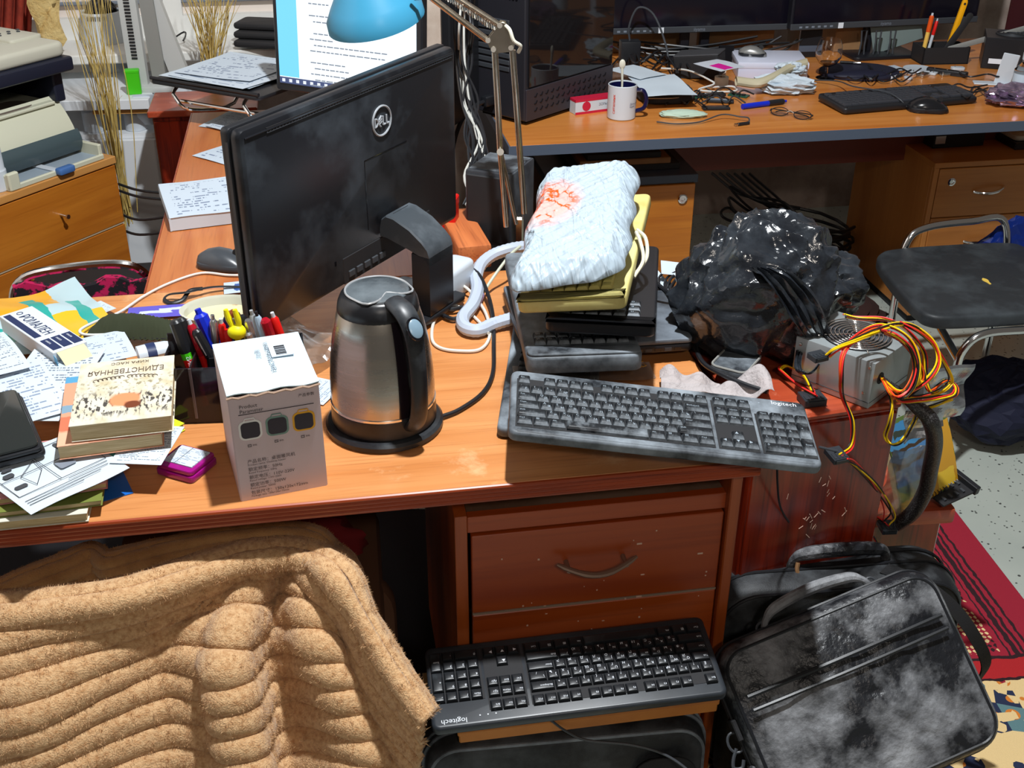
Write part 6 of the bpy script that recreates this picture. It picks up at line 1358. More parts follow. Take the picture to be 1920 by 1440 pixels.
q = fp(1255, 195); po_ = T('pouch', 'black cloth pouch under the white sheet right of the mug', 'pouch', TL(q.x, q.y, DZ, R(8))); O('body', lump((0, .06, .018), (.085, .075, .026), .12, 2, 24, 0, 3, .7), mat('black_cloth', (.03, .03, .034), .9), po_, sharp=60); O('zip', M().tube([V(-.07, -.005, .02), V(.0, -.02, .022), V(.07, .01, .02)], .002, 6, sm=4), STEEL, po_)
q = fp(1310, 150); bb_ = T('black_box', 'black angular carton leaning among cables right of the mug', 'box', TL(q.x-.01, q.y, DZ+.004, R(-24))); O('body', M().box(-.07, .075, 0, .09, 0, .07, .003).xf(Matrix.Rotation(R(-8), 4, 'Y')), BLACKM, bb_); O('lid', M().box(-.071, .076, .0, .091, .068, .074, .002).xf(Matrix.Rotation(R(-8), 4, 'Y')), mat('charcoal_lid', (.05, .05, .055), .6), bb_)
fpaper('white and pink printed packet behind the black carton', (1300, 120), (1352, 135), (1288, 96), .07, zones('pink_packet', srgb(206, 212, 222), [(.4, .95, .2, .6, srgb(214, 30, 150))], .4), .004, 8, 'packet', 'packet')
q = fp(1352, 158); tp_ = T('tape_roll', 'small ivory roll of tape standing beside the beige strip', 'tape', TL(q.x, q.y, DZ)); O('roll', M().lathe([(.012, 0), (.022, 0), (.022, .024), (.012, .024), (.012, 0)], 24, False, False), OFFW, tp_); O('core', M().lathe([(.010, .001), (.012, .001), (.012, .023), (.010, .023)], 20, False, False), CARD, tp_)
q = fp(1382, 150); wb = T('white_carton', 'flat white glossy carton carrying a silver mouse on the far desk', 'box', TL(q.x, q.y, DZ, R(-2))); O('body', M().box(0, .22, 0, .17, 0, .052, .004, 2), mat('pale_violet_white', srgb(206, 210, 232), .3), wb); O('lid', M().box(-.002, .222, -.002, .172, .036, .056, .004, 2), mat('pale_violet_white_lid', srgb(212, 216, 234), .3), wb)
p_ = wmat(wb) @ V(.055, .09, .0565); mouse('silver and black mouse lying on the flat white carton', TL(p_.x, p_.y, p_.z, R(-12)), .09, .05, .032, mat('mouse_silver', (.30, .30, .29), .3, .5), mt2=BLACK)
BEI = mat('beige_rubber', srgb(186, 178, 150), .6)
bs = smooth([G(1380, 152, DZ+.03), G(1420, 156, DZ+.035), G(1450, 145, DZ+.045), G(1480, 128, DZ+.055), G(1512, 118, DZ+.06)], 8)
tag(O('beige_strip', M().grid([[p+V(0, .022*math.cos(a), .014*math.sin(a)) for a in [2*math.pi*k/12 for k in range(13)]] for p in bs]), BEI, world=True), 'beige soft wrist rest lying in front of the white carton', 'wrist rest')
tag(O('tissue', crumple((fp(1470, 172).x, fp(1470, 172).y, DZ+.022), (.095, .06, .026), .5, 18, DZ, 6.6), PAPER, world=True, flat=True), 'crumpled white tissue lying in front of the beige wrist rest', 'tissue')
tag(O('tissue', crumple((fp(1480, 158).x, fp(1480, 158).y, DZ+.05), (.05, .035, .02), .4, 14, DZ+.01, 7.6), PAPER, world=True, flat=True), 'small crumpled white wrapper on top of the tissue', 'wrapper')
tag(O('folded_cloth', lump((fp(1280, 219).x, fp(1280, 219).y, DZ+.008), (.066, .026, .012), .25, 2.4, 28, DZ, 9), mat('mint_cloth', srgb(176, 196, 178), .9), world=True, sharp=70), 'folded pale green cloth near the front edge of the far desk', 'cloth')
# wine glass
q = fp(1548, 146); wg = T('wine_glass', 'round brandy glass with amber dregs standing on the far desk', 'glass', TL(q.x, q.y, DZ)); GL = mat('clear_glass', (1, 1, 1), .02, trans=1.0, ior=1.45)
O('bowl', M().lathe([(0, .034), (.010, .036), (.028, .047), (.040, .066), (.042, .082), (.038, .105), (.032, .122), (.0312, .122), (.037, .105), (.0408, .082), (.0388, .067), (.0275, .049), (.009, .0385), (0, .037)], 36, False, False), GL, wg); O('stem', M().lathe([(.004, .034), (.004, .012), (.006, .005), (.030, .002), (.032, .0), (0, .0)], 28, False, False), GL, wg); O('liquid', M().lathe([(0, .0375), (.010, .0395), (.024, .048), (.0245, .050), (0, .050)], 28), mat('amber_liquid', srgb(190, 120, 30), .05, trans=.8), wg)
q = fp(1610, 138); mpd = T('mouse_pad', 'round navy mouse pad with a pen lying on it', 'mouse pad', TL(q.x, q.y, DZ, R(8))); O('pad', M().prism([(.13*math.cos(2*math.pi*k/40), .105*math.sin(2*math.pi*k/40)) for k in range(40)], 0, .012, .004), mat('navy_pad', srgb(26, 28, 48), .7), mpd); O('wrist_cushion', lump((-.02, -.06, .012), (.09, .035, .014), 0, 1, 24, .004), mat('navy_pad2', srgb(24, 26, 46), .6), mpd)
def pen(label, a, b_, r_, mt, cap=None, tip=None, cat='pen', group=None, clip=None):
    a = Vector(a); b_ = Vector(b_); t = T('pen', label, cat, Matrix.Translation(a), group); d = b_-a; Lp = d.length; u = d.normalized()
    O('barrel', M().tube([u*0, u*(Lp*.62)], r_, 10), mt, t)
    O('cap', M().tube([u*(Lp*.62), u*(Lp*.66), u*(Lp*.97), u*Lp], [r_*1.02, r_*1.12, r_*1.10, r_*.7], 10), cap or mt, t)
    if tip: O('end_plug', M().tube([u*Lp, u*(Lp+.008)], [r_*.55, r_*.5], 8), tip, t)
    if clip: s_ = u.cross(V(0, 1, 0)).normalized(); O('clip', M().tube([u*(Lp*.95)+V(0, -r_*1.5, 0), u*(Lp*.70)+V(0, -r_*1.6, 0)], .0012, 6), clip, t)
    return t
pen('slim dark stylus pen lying on the round navy mouse pad', G(1575, 116, DZ+.018), G(1615, 118, DZ+.018), .004, BLACK, CHROME)
# far keyboard, mouse, glasses and small parts
kfm = Matrix.Translation(V(*G(1584, 204, DZ+.02))) @ eul(2, 0, 17); keyboard('black low keyboard lying on the far desk in front of the round mouse pad', kfm, BLACK, mat('far_keys', (.035, .037, .045), .4), KLEG, 'far', legends=False, joined=True)
bpy.data.objects[[o.name for o in COL.objects if o.name.startswith('keys')][-1]]['kind'] = 'stuff'
q = fp(1738, 208); fm_ = mouse('glossy black mouse on the far desk in front of the keyboard', TL(q.x, q.y, DZ, R(-8)), .115, .075, .042, mat('mouse_black', (.010, .010, .012), .2), mt2=BLACK)
tag(O('mouse_cable', M().tube([G(1700, 200, DZ+.01), G(1685, 185, DZ+.03), G(1660, 172, DZ+.035), G(1600, 162, DZ+.035), G(1570, 152, DZ+.02), G(1520, 150, DZ+.006)], .0022, 6, sm=6), DARKGREY, world=True), 'thin cable of the glossy mouse lying over the far keyboard', 'cable')
q = fp(1478, 222); gl = T('eyeglasses', 'thin framed eyeglasses lying folded near the front edge of the far desk', 'glasses', TL(q.x, q.y, DZ, R(-32)))
for sx in (-1, 1):
    pts = [V(sx*.034+.025*math.cos(a), .0, .022+.017*math.sin(a)) for a in [2*math.pi*k/20 for k in range(20)]]
    rot_ = Matrix.Rotation(R(-62), 4, 'X'); O('rim', M().tube([rot_ @ p for p in pts], .0013, 6, closed=True), BLACK, gl); O('lens', M().rings([[rot_ @ (p+V(0, .0004, 0)) for p in pts], [rot_ @ (p-V(0, .0004, 0)) for p in pts]]), GL, gl)
    O('temple', M().tube([V(sx*.060, .012, .010), V(sx*.055, .03, .012), V(-sx*.03, .034+.004*sx, .008), V(-sx*.05, .03, .004)], .0016, 6, sm=4), BLACK, gl)
O('bridge', M().tube([V(-.010, .012, .014), V(0, .014, .018), V(.010, .012, .014)], .0014, 6, sm=4), STEEL, gl)
q = fp(1385, 236); us = T('earphone_plug', 'small black plug on a cord near the front edge of the far desk', 'plug', TL(q.x, q.y, DZ, R(25))); O('body', M().box(-.005, .035, -.005, .005, 0, .008, .002), BLACK, us); O('metal_tip', M().box(-.014, -.005, -.004, .004, .001, .007), STEEL, us); O('cord', M().tube([V(.035, 0, .005), V(.045, .02, .012), V(.03, .04, .012), V(-.01, .07, .015), V(-.09, .06, .006), V(-.16, .07, .006), V(-.20, .11, .006)], .002, 6, sm=6), DARKGREY, us)
for k, (x, y_, an, lab) in enumerate(((1342, 205, 5, 'flat dark memory card holder lying nearest among the small parts'), (1350, 192, -8, 'dark plastic holder lying behind the memory card holder'), (1335, 180, 12, 'dark plastic part lying among thin cables right of the pouch'))):
    q = fp(x, y_); t = T('card_holder', lab, 'holder', TL(q.x, q.y, DZ+.0005, R(an))); O('base', M().box(-.04, .04, -.014, .014, 0, .008, .002), BLACK, t); O('slot', M().box(-.03, .028, -.006, .006, .0075, .0095), STEEL if k != 1 else INKG, t)
pen('blue and black marker lying beside the small parts on the far desk', G(1392, 200, DZ+.008), G(1470, 190, DZ+.008), .008, BLUE, BLACK, BLUE, 'marker')
tag(O('white_cable', M().tube([G(1240, 128, DZ+.03), G(1290, 132, DZ+.035), G(1330, 150, DZ+.03), G(1338, 158, DZ+.02), G(1310, 168, DZ+.012), G(1345, 172, DZ+.006), G(1380, 170, DZ+.006), G(1372, 162, DZ+.008), G(1330, 164, DZ+.01)], .003, 6, sm=6), WC_, world=True), 'white cable coiled right of the white sheet on the far desk', 'cable')
for k in range(7):
    a = [G(1150+rnd.uniform(0, 120), 75+rnd.uniform(0, 40), DZ+.03+.1*rnd.random()) for _ in range(2)]
    tag(O('cable', M().tube([Yp(1148+10*k, 78+6*k % 30, 3.95), Yp(1230+20*k, 92+5*((k*3) % 5), 3.92), Yp(1330+25*k, 84+7*((k*2) % 4), 3.94), Yp(1420+15*k, 68+6*((k*5) % 3), 3.96)], .004, 6, sm=5), BLACK, world=True), 'one of the black cables sagging behind the far monitors', 'cable', 'cables behind the far monitors')
# pen box with tools
q = fp(1728, 122); pb_ = T('desk_organizer', 'black tray box holding pens, a yellow cutter and a file on the far desk', 'organizer', TL(q.x, q.y, DZ, R(6)))
for m_ in (M().box(0, .16, 0, .004, 0, .055), M().box(0, .16, .09, .094, 0, .055), M().box(0, .004, 0, .094, 0, .055), M().box(.156, .16, 0, .094, 0, .055)): O('wall', m_, BLACKM, pb_)
O('floor', M().box(0, .16, 0, .094, 0, .004), BLACKM, pb_)
def inb(x, y, z): return wmat(pb_) @ V(x, y, z)
pen('orange syringe-like pen standing leftmost in the black tray box', inb(.02, .05, .01), inb(.03, .05, .15), .007, mat('pale_yellow', srgb(236, 190, 90), .4), CO, WHITE); pen('small red pen standing beside the orange one in the black tray box', inb(.04, .06, .01), inb(.055, .06, .13), .005, WHITE, RED, WHITE)
kn = T('cutter_knife', 'yellow cutter handle with hole standing in the black tray box', 'cutter', Matrix.Translation(inb(.10, .05, .005))); O('handle', M().prism([(x*.6, y) for x, y in rrect(.03, .20, .014, 6, .0, .10)], -.006, .006, .002).xf(Matrix.Rotation(R(10), 4, 'Y') @ STX), mat('amber_yellow', srgb(240, 170, 10), .4), kn); O('hang_hole', M().lathe([(0, -.0066), (.004, -.0066), (.004, .0066), (0, .0066)], 14).xf(Matrix.Translation((.032, 0, .182)) @ STX), BLACKM, kn)
tag(O('nail_file', M().prism(rrect(.022, .17, .010, 5, 0, .085), -.002, .002, .001).xf(Matrix.Translation(inb(.075, .035, .01)) @ Matrix.Rotation(R(28), 4, 'Y') @ STX), BLACKM, world=True), 'black paddle-shaped file leaning in the black tray box', 'file')
tag(O('ruler', M().prism(rrect(.018, .26, .006, 3, 0, .13), -.0015, .0015, .0008).xf(Matrix.Translation(inb(.09, .02, .045)) @ Matrix.Rotation(R(74), 4, 'Y') @ STX), GSH, world=True), 'grey ruler lying across the black tray box to the right', 'ruler')
# tray of small parts, brackets and bags at right
for k in range(12):
    x, y_ = 1640+14*k+rnd.uniform(-8, 8), 150-1.5*k+rnd.uniform(-6, 6); q = fp(x, y_); s_ = rnd.uniform(.012, .03)
    t = T('small_part', 'small white electronic part scattered behind the far keyboard', 'part', TL(q.x, q.y, DZ+.0005, rnd.uniform(0, 3)), 'white parts behind the far keyboard'); O('piece', M().prism(rrect(s_*1.6, s_, s_*.25, 3), 0, s_*.35, .001), WHITE if k % 3 else STEEL, t); O('pin', M().rod(V(-s_*.4, 0, s_*.35), V(-s_*.4, 0, s_*.6), .0015, seg=6), STEEL, t)
q = fp(1720, 132); tag(O('white_disc', M().lathe([(0, 0), (.045, 0), (.048, .003), (.046, .008), (.03, .006), (0, .006)], 32), WHITE, mx=TL(q.x, q.y, DZ)), 'round white plastic lid behind the far keyboard', 'lid')
q = fp(1800, 165); fbk = T('folding_knife', 'black riveted knife handle lying behind the far keyboard at right', 'knife', TL(fp(1775, 140).x, fp(1775, 140).y, DZ, R(-32))); O('handle', M().prism(rrect(.13, .024, .008, 4), .0, .016, .003), BLACK, fbk)
for k in range(3): O('rivet', M().lathe([(0, 0), (.003, 0), (.002, .0015), (0, .002)], 10).xf(TL(-.04+.04*k, -.002, .016)), CHROME, fbk)
q = fp(1862, 158); wbk = T('white_bracket', 'white angled plastic bracket standing at the right on the far desk', 'bracket', TL(q.x, q.y, DZ, R(-12))); O('upright', M().box(0, .05, 0, .004, .004, .10, .002).xf(Matrix.Rotation(R(8), 4, 'Y')), WHITE, wbk); O('foot', M().box(-.06, .05, -.02, .02, 0, .005, .002), WHITE, wbk)
q = fp(1890, 200); tag(O('film_bag', crumple((q.x+.03, q.y+.03, DZ+.022), (.10, .07, .028), .5, 22, DZ, 1.9), mat('violet_silver_film', (.55, .42, .58), .15, .8, var=((.2, .15, .25), 22, .4, .6)), world=True, flat=True), 'crumpled violet silver film bag at the right edge of the far desk', 'bag')
q = fp(1905, 180); cbt = T('clear_bottle', 'clear bottle with white label at the right edge of the far desk', 'bottle', TL(q.x+.01, q.y, DZ)); O('body', M().lathe([(0, 0), (.028, 0), (.030, .003), (.030, .08), (.012, .10), (.012, .11), (0, .11)], 24), GL, cbt); O('label', M().lathe([(.0304, .02), (.0306, .02), (.0306, .07), (.0304, .07)], 24, False, False), PAPER, cbt); O('cap', M().lathe([(0, .11), (.014, .11), (.014, .13), (0, .13)], 18), WHITE, cbt)
# things under the far desk
q = G(1740, 270, .553); ub = T('black_box', 'black box with silver label under the far desk on the beech unit', 'box', TL(1.47, 3.60, .5525, R(12))); O('body', M().box(-.13, .05, 0, .12, 0, .05, .002), BLACKM, ub); O('label', M().box(-.125, -.09, -.001, .001, .015, .04), STEEL, ub)
ud = T('white_device', 'beige and black device under the far desk at right on the beech unit', 'device', TL(1.60, 3.56, .5525, R(10))); O('base', M().box(0, .14, 0, .15, 0, .022, .004), BLACK, ud); O('cover', M().prism(rrect(.12, .12, .02, 4, .07, .08), .022, .04, .006), OFFW, ud)
for k in range(3): tag(O('flat_box', M().box(-.36+.02*k, -.04-.03*k, .05, .42, .0, .018, .002), (BLACKM, CARD, BLACKM)[k], mx=wmat(p1) @ Matrix.Translation((0, 0, .6005+.019*k))), ['flat black folder lying lowest on the slate-topped unit', 'flat wooden board between two folders on the slate-topped unit', 'flat black folder lying on top of the board on the slate-topped unit'][k], 'folder', 'flat things on the slate-topped unit')
for k in range(6):
    a = Yp(1335+14*k, 325, 4.1); pts = [a, Yp(1390+18*k, 365+6*k, 3.95), Yp(1470+8*k, 380+18*k, 3.85), Yp(1505+4*k, 430+6*k, 3.8), Yp(1420-14*k, 400+3*k, 3.85), Yp(1368, 350+10*k, 3.95), Yp(1420, 375+14*k, 3.9), Yp(1500, 390+8*k, 3.9)]
    tag(O('cable', M().tube(pts[:4] if k % 2 else pts, .005, 6, sm=7), BLACK, world=True), 'one of the black cables looping under the far desk', 'cable', 'cables under the far desk')
tag(O('cable_coil', M().tube([V(1.02+(.20+.012*math.sin(k*.31))*math.cos(k*.42), 3.88+(.14+.01*math.sin(k*.2))*math.sin(k*.42), .05+.0016*k+.01*math.sin(k*.9)) for k in range(90)], .006, 6), BLACK, world=True), 'coil of thick black cable on the floor under the far desk', 'cable coil')
tag(O('brown_cloth', lump((.98, 3.42, .04), (.24, .20, .07), .25, 2, 30, .002, 5), mat('dark_brown_fur', srgb(58, 34, 30), .95), world=True, sharp=70), 'dark brown cloth heap on the floor behind the black plastic bag', 'cloth')

# more things at the back of the far desk
q = fp(1512, 108); dk_ = T('optical_drive', 'black optical drive standing on edge between the two far monitors', 'drive', TL(q.x, q.y, DZ, R(6))); O('case', M().box(-.03, .045, 0, .12, 0, .14, .002), BLACK, dk_); O('face_strip', M().box(-.03, .045, -.002, .001, .02, .04), SLATE, dk_); O('metal_side', M().box(-.034, -.030, .0, .12, 0, .16), STEEL, dk_)
q = fp(1640, 112); ak = T('acrylic_stand', 'clear acrylic stand with dark clips behind the round mouse pad', 'stand', TL(q.x, q.y+.03, DZ, R(4)))
for x in (-.05, .0, .05): O('clip', M().tube([V(x, 0, 0), V(x+.004, .0, .05), V(x, 0, .09), V(x+.018, 0, .09), V(x+.016, 0, .04), V(x+.02, 0, 0)], .003, 6), DARKGREY, ak)
O('base', M().box(-.07, .08, -.02, .03, 0, .006, .002), GL, ak)
q = fp(1690, 108); tag(O('panel', M().box(-.09, .09, 0, .004, 0, .14, .001).xf(Matrix.Rotation(R(-16), 4, 'Y')), mat('grey_green_board', srgb(120, 134, 132), .6), mx=TL(q.x, q.y+.05, DZ+.026, R(10))), 'grey-green board leaning behind the acrylic stand', 'board')
q = fp(1672, 122); tag(O('leaflet', sheet(fpx((1660, 136), (1720, 128), (1655, 108), DZ+.004)[0], .09, .06, 6, 6, 0, .004, 3), PRINT3, world=True), 'pale leaflet lying behind the round mouse pad', 'leaflet'); 
uv_frame(COL.objects[-1] if False else bpy.data.objects['leaflet'], fpx((1660, 136), (1720, 128), (1655, 108), DZ+.004)[0], .09, .06)
rnd = random.Random(21)
for k in range(9):
    x0, y0 = (1640+rnd.uniform(-20, 130), 128+rnd.uniform(-8, 18)) if k < 4 else (1790+rnd.uniform(-20, 60), 150+rnd.uniform(-10, 30))
    pts = [G(x0+dx+rnd.uniform(-6, 6), y0+dy+rnd.uniform(-5, 5), DZ+.006+.02*rnd.random()) for dx, dy in ((-40, -6), (-15, 6), (10, -8), (35, 4), (60, -4))]
    tag(O('cable', M().tube(pts, .0026, 6, sm=6), BLACK, world=True), 'one of the thin black cables strewn at the right of the far desk', 'cable', 'strewn cables at the right of the far desk')
for k in range(6):
    x0, y0 = 1150+18*k, 100+rnd.uniform(-10, 22); pts = [G(x0+dx+rnd.uniform(-8, 8), y0+dy+rnd.uniform(-6, 6), DZ+.01+.05*rnd.random()) for dx, dy in ((-20, 10), (0, -12), (25, 6), (50, -8), (70, 12))]
    tag(O('cable', M().tube(pts, .0032, 6, sm=6), BLACK, world=True), 'one of the black cables heaped behind the mug and adapter', 'cable', 'cables heaped behind the mug')
q = fp(1372, 128); sp2 = T('phone', 'small black phone leaning against the flat white carton', 'phone', TL(q.x-.03, q.y-.01, DZ, R(-8))); O('body', M().box(-.02, .03, 0, .008, .002, .075, .003).xf(Matrix.Rotation(R(-12), 4, 'X')), BLACKG, sp2); O('button', M().box(0, .01, -.001, .001, .006, .010).xf(Matrix.Rotation(R(-12), 4, 'X')), STEEL, sp2)
# ------------------------------------------------------------------ papers, notebooks and books at the left end of the desk
def slabthing(name, label, cat, bl, br, tl, ztop, th, top, side, group=None, d=None, uv=True, r_=.002):
    mx, w_, dd = fpx(bl, br, tl, ztop); dd = d or dd
    t = T(name, label, cat, mx, group)
    O('pages', M().box(.001, w_-.002, .002, dd-.002, -th+.0012, -.0012), side, t)
    c = O('cover', M().box(0, w_, 0, dd, -.0013, 0, .0004), top, t); O('cover', M().box(0, w_, 0, dd, -th, -th+.0012, .0004), top, t)
    if uv:
        for o in t.children: 
            if o.name.startswith('cover'): set_uv(o, lambda q: (q.x/w_, q.y/dd))
    return t, w_, dd
BLUEF = mat('blue_folder', srgb(24, 100, 190), .4); TEAL = mat('teal_cover', srgb(60, 160, 150), .5); PINK = mat('pink_cover', srgb(206, 150, 150), .6, var=(srgb(190, 120, 124), 30, .4, .6)); CREAMC = mat('cream_cover', srgb(206, 204, 190), .6)
OLIVE = mat('olive_green_cover', srgb(110, 120, 50), .6)
paper('folder', 'blue plastic folder lowest under the notebooks at the left front of the desk', 'folder', (-40, 1003), (250, 924), (-60, 900), DZ+.0015, BLUEF, wob=0, th=.001)
slabthing('notebook', 'cream notebook lowest in the stack at the left front edge', 'notebook', (-60, 985), (163, 962), (-90, 880), DZ+.016, .014, CREAMC, CREAM)
slabthing('notebook', 'olive covered notebook with colourful corner in the stack at the left front edge', 'notebook', (-60, 968), (190, 938), (-90, 870), DZ+.026, .009, OLIVE, CREAM)
slabthing('notebook', 'pink covered notebook on the stack at the left front edge', 'notebook', (-60, 945), (200, 905), (-80, 850), DZ+.037, .010, PINK, CREAM)
slabthing('notebook', 'thin teal notebook topmost in the stack under the instruction sheet', 'notebook', (-60, 925), (215, 885), (-70, 850), DZ+.043, .005, TEAL, PAPER)
mx, w_, d_ = fpx((58, 965), (243, 877), (-30, 880), DZ+.0455)
ins = T('instruction_sheet', 'instruction sheet with monitor stand drawings lying over the notebooks', 'paper', mx)
o = O('sheet', M().grid([[V(w_*i/8, d_*j/8, .0012*math.sin(i*.8+j*.5)) for i in range(9)] for j in range(9)], .0005), PAPER, ins)
dr = M()
def ln(a, b, r_=.0005): dr.tube([V(a[0]*w_, a[1]*d_, .0022), V(b[0]*w_, b[1]*d_, .0022)], r_, 4)
for a, b in (((.06, .30), (.94, .30)), ((.06, .92), (.94, .92)), ((.06, .30), (.06, .92)), ((.94, .30), (.94, .92)), ((.48, .30), (.48, .92)), ((.06, .62), (.94, .62)), ((.06, .16), (.8, .16)), ((.06, .2), (.9, .2)), ((.06, .12), (.6, .12)), ((.52, .25), (.92, .25)),
             ((.28, .38), (.44, .58)), ((.44, .58), (.46, .78)), ((.28, .38), (.24, .60)), ((.24, .60), (.46, .78))): ln(a, b)
O('drawing_lines', dr, INK, ins)
FIG = mat('print_figure_grey', srgb(60, 62, 66), .8)
for x, y, a, b in ((.10, .42, .12, .06), (.12, .66, .10, .07), (.56, .44, .16, .14), (.70, .70, .16, .05), (.72, .78, .05, .12), (.16, .78, .10, .05)):
    O('figure', M().prism(rrect(a*w_, b*d_, .003, 2, (x+a/2)*w_, (y+b/2)*d_), .0018, .0024), FIG if a < .16 else INKG, ins)
paper('paper_sheet', 'printed form sheet sticking out under the books towards the purple case', 'paper', (205, 868), (302, 872), (215, 795), DZ+.048, PRINT, wob=.0005, seed=3)
paper('paper_sheet', 'large printed sheet under the phone at the left edge', 'paper', (-40, 790), (110, 790), (-30, 655), DZ+.046, PRINT, wob=.002, seed=13)
paper('paper_sheet', 'white sheet lying between the phone and the books', 'paper', (30, 800), (140, 770), (20, 690), DZ+.049, PRINT3, wob=.002, seed=14)
paper('paper_sheet', 'handwritten sheet between the medicine carton and the green pouch', 'paper', (110, 700), (258, 668), (130, 640), DZ+.035, PRINT2, wob=.004, seed=15)
paper('paper_sheet', 'curled white page at the left edge above the phone', 'paper', (-50, 720), (60, 690), (-50, 635), DZ+.055, PRINT, wob=.010, seed=17)
paper('paper_sheet', 'small handwritten note lying beside the white cord', 'paper', (160, 600), (218, 578), (150, 585), DZ+.012, PRINT2, wob=.001, seed=18, d=.05)
# books
def birch():
    m, nt, p, N, L = _nt('birch_cover'); tc = N('ShaderNodeTexCoord'); p.inputs['Roughness'].default_value = .45
    sp = N('ShaderNodeSeparateXYZ'); L(tc.outputs['UV'], sp.inputs[0])
    def nzr(sc, lo, hi, xs=(1, 1, 1)):
        mp = N('ShaderNodeMapping'); mp.inputs['Scale'].default_value = xs; L(tc.outputs['UV'], mp.inputs[0])
        n = N('ShaderNodeTexNoise'); n.inputs['Scale'].default_value = sc; n.inputs['Detail'].default_value = 6; L(mp.outputs[0], n.inputs['Vector'])
        r = N('ShaderNodeMapRange'); r.inputs[1].default_value = lo; r.inputs[2].default_value = hi; L(n.outputs['Fac'], r.inputs[0]); return r.outputs[0]
    def win(o, a, b):
        x = N('ShaderNodeMath'); x.operation = 'SUBTRACT'; L(o, x.inputs[0]); x.inputs[1].default_value = a
        y = N('ShaderNodeMath'); y.operation = 'DIVIDE'; L(x.outputs[0], y.inputs[0]); y.inputs[1].default_value = b
        z = N('ShaderNodeMath'); z.operation = 'ABSOLUTE'; L(y.outputs[0], z.inputs[0]); q = N('ShaderNodeMath'); q.operation = 'SUBTRACT'; q.use_clamp = True; q.inputs[0].default_value = 1; L(z.outputs[0], q.inputs[1]); return q.outputs[0]
    def mul(a, b, k=1):
        n = N('ShaderNodeMath'); n.operation = 'MULTIPLY'; L(a, n.inputs[0]); L(b, n.inputs[1]); n2 = N('ShaderNodeMath'); n2.operation = 'MULTIPLY'; n2.use_clamp = True; L(n.outputs[0], n2.inputs[0]); n2.inputs[1].default_value = k; return n2.outputs[0]
    def mix(k, a, b):
        n = N('ShaderNodeMix'); n.data_type = 'RGBA'; L(k, n.inputs[0])
        for i, q in ((6, a), (7, b)):
            if isinstance(q, tuple): n.inputs[i].default_value = c4(q)
            else: L(q, n.inputs[i])
        return n.outputs[2]
    c = mix(nzr(5, .45, .7), srgb(214, 208, 190), srgb(190, 176, 140))
    c = mix(mul(nzr(26, .52, .6, (1, .45, 1)), win(sp.outputs['Y'], .28, .24), 2.2), c, srgb(70, 66, 62))
    c = mix(mul(nzr(18, .54, .62), win(sp.outputs['Y'], .58, .2), 1.2), c, srgb(150, 140, 110))
    c = mix(mul(win(sp.outputs['X'], .52, .17), win(sp.outputs['Y'], .33, .11), 6), c, srgb(214, 140, 96)); c = mix(mul(win(sp.outputs['X'], .60, .09), win(sp.outputs['Y'], .24, .06), 5), c, srgb(110, 52, 26))
    L(c, p.inputs['Base Color']); return m
bk, bw_, bd_ = slabthing('book', 'old paperback with white floral cover lying on top of another book', 'book', (128, 800), (321, 779), (117, 686), DZ+.102, .026, birch(), CREAM)
ts = glyph('ЕДИНСТВЕННАЯ', 1.0); wt = max(v[0] for v in ts.v); s_ = bw_*.80/wt
FLIP = Matrix.Rotation(math.pi, 4, 'Z')
O('title', glyph('ЕДИНСТВЕННАЯ', s_).xf(Matrix.Translation((bw_*.90, bd_*.84, .0006)) @ FLIP @ Matrix.Scale(1.5, 4, V(0, 1, 0))), mat('title_ink', srgb(84, 66, 52), .6), bk, flat=True)
O('author', glyph('КИРА КАСС', s_*.72).xf(Matrix.Translation((bw_*.73, bd_*.955, .0006)) @ FLIP), bpy.data.materials['title_ink'], bk, flat=True)
orn = M()
for k in range(7):
    for sg in (-1, 1): orn.tube([V(bw_*.5+sg*(.006+.006*k)+.004*math.cos(a), bd_*.70+.004*math.sin(a)-.0006*k*k*.3, .0006) for a in [2*math.pi*i/10 for i in range(8)]], .0005, 4)
O('ornament', orn, bpy.data.materials['title_ink'], bk)
slabthing('book', 'old book with peach and blue cover under the floral paperback', 'book', (106, 838), (304, 812), (90, 712), DZ+.074, .022, zones('peach_cover', srgb(214, 150, 120), [(0, .2, .9, 1, srgb(80, 150, 190)), (0, .25, .45, .56, srgb(120, 150, 170)), (0, .3, .2, .4, srgb(214, 110, 80)), (0, .3, .0, .18, srgb(226, 170, 140))], .5), CREAM)
# phone in its wallet
pm_, pw_, pd2 = fpx((-50, 866), (83, 832), (-75, 752), DZ+.072)
ph = T('phone', 'black phone lying in an open wallet case at the left edge of the desk', 'phone', pm_)
O('wallet', M().prism(rrect(pw_, pd2, .008, 3, pw_/2, pd2/2), -.020, -.012, .002), BLACK, ph); O('wallet', M().prism(rrect(pw_, pd2, .008, 3, pw_/2-.003, pd2/2), -.011, -.005, .002), BLACK, ph); O('handset', M().prism(rrect(pw_-.006, pd2-.004, .010, 4, pw_/2-.003, pd2/2+.002), -.005, 0, .002), mat('phone_glass', (.022, .025, .024), .12), ph)
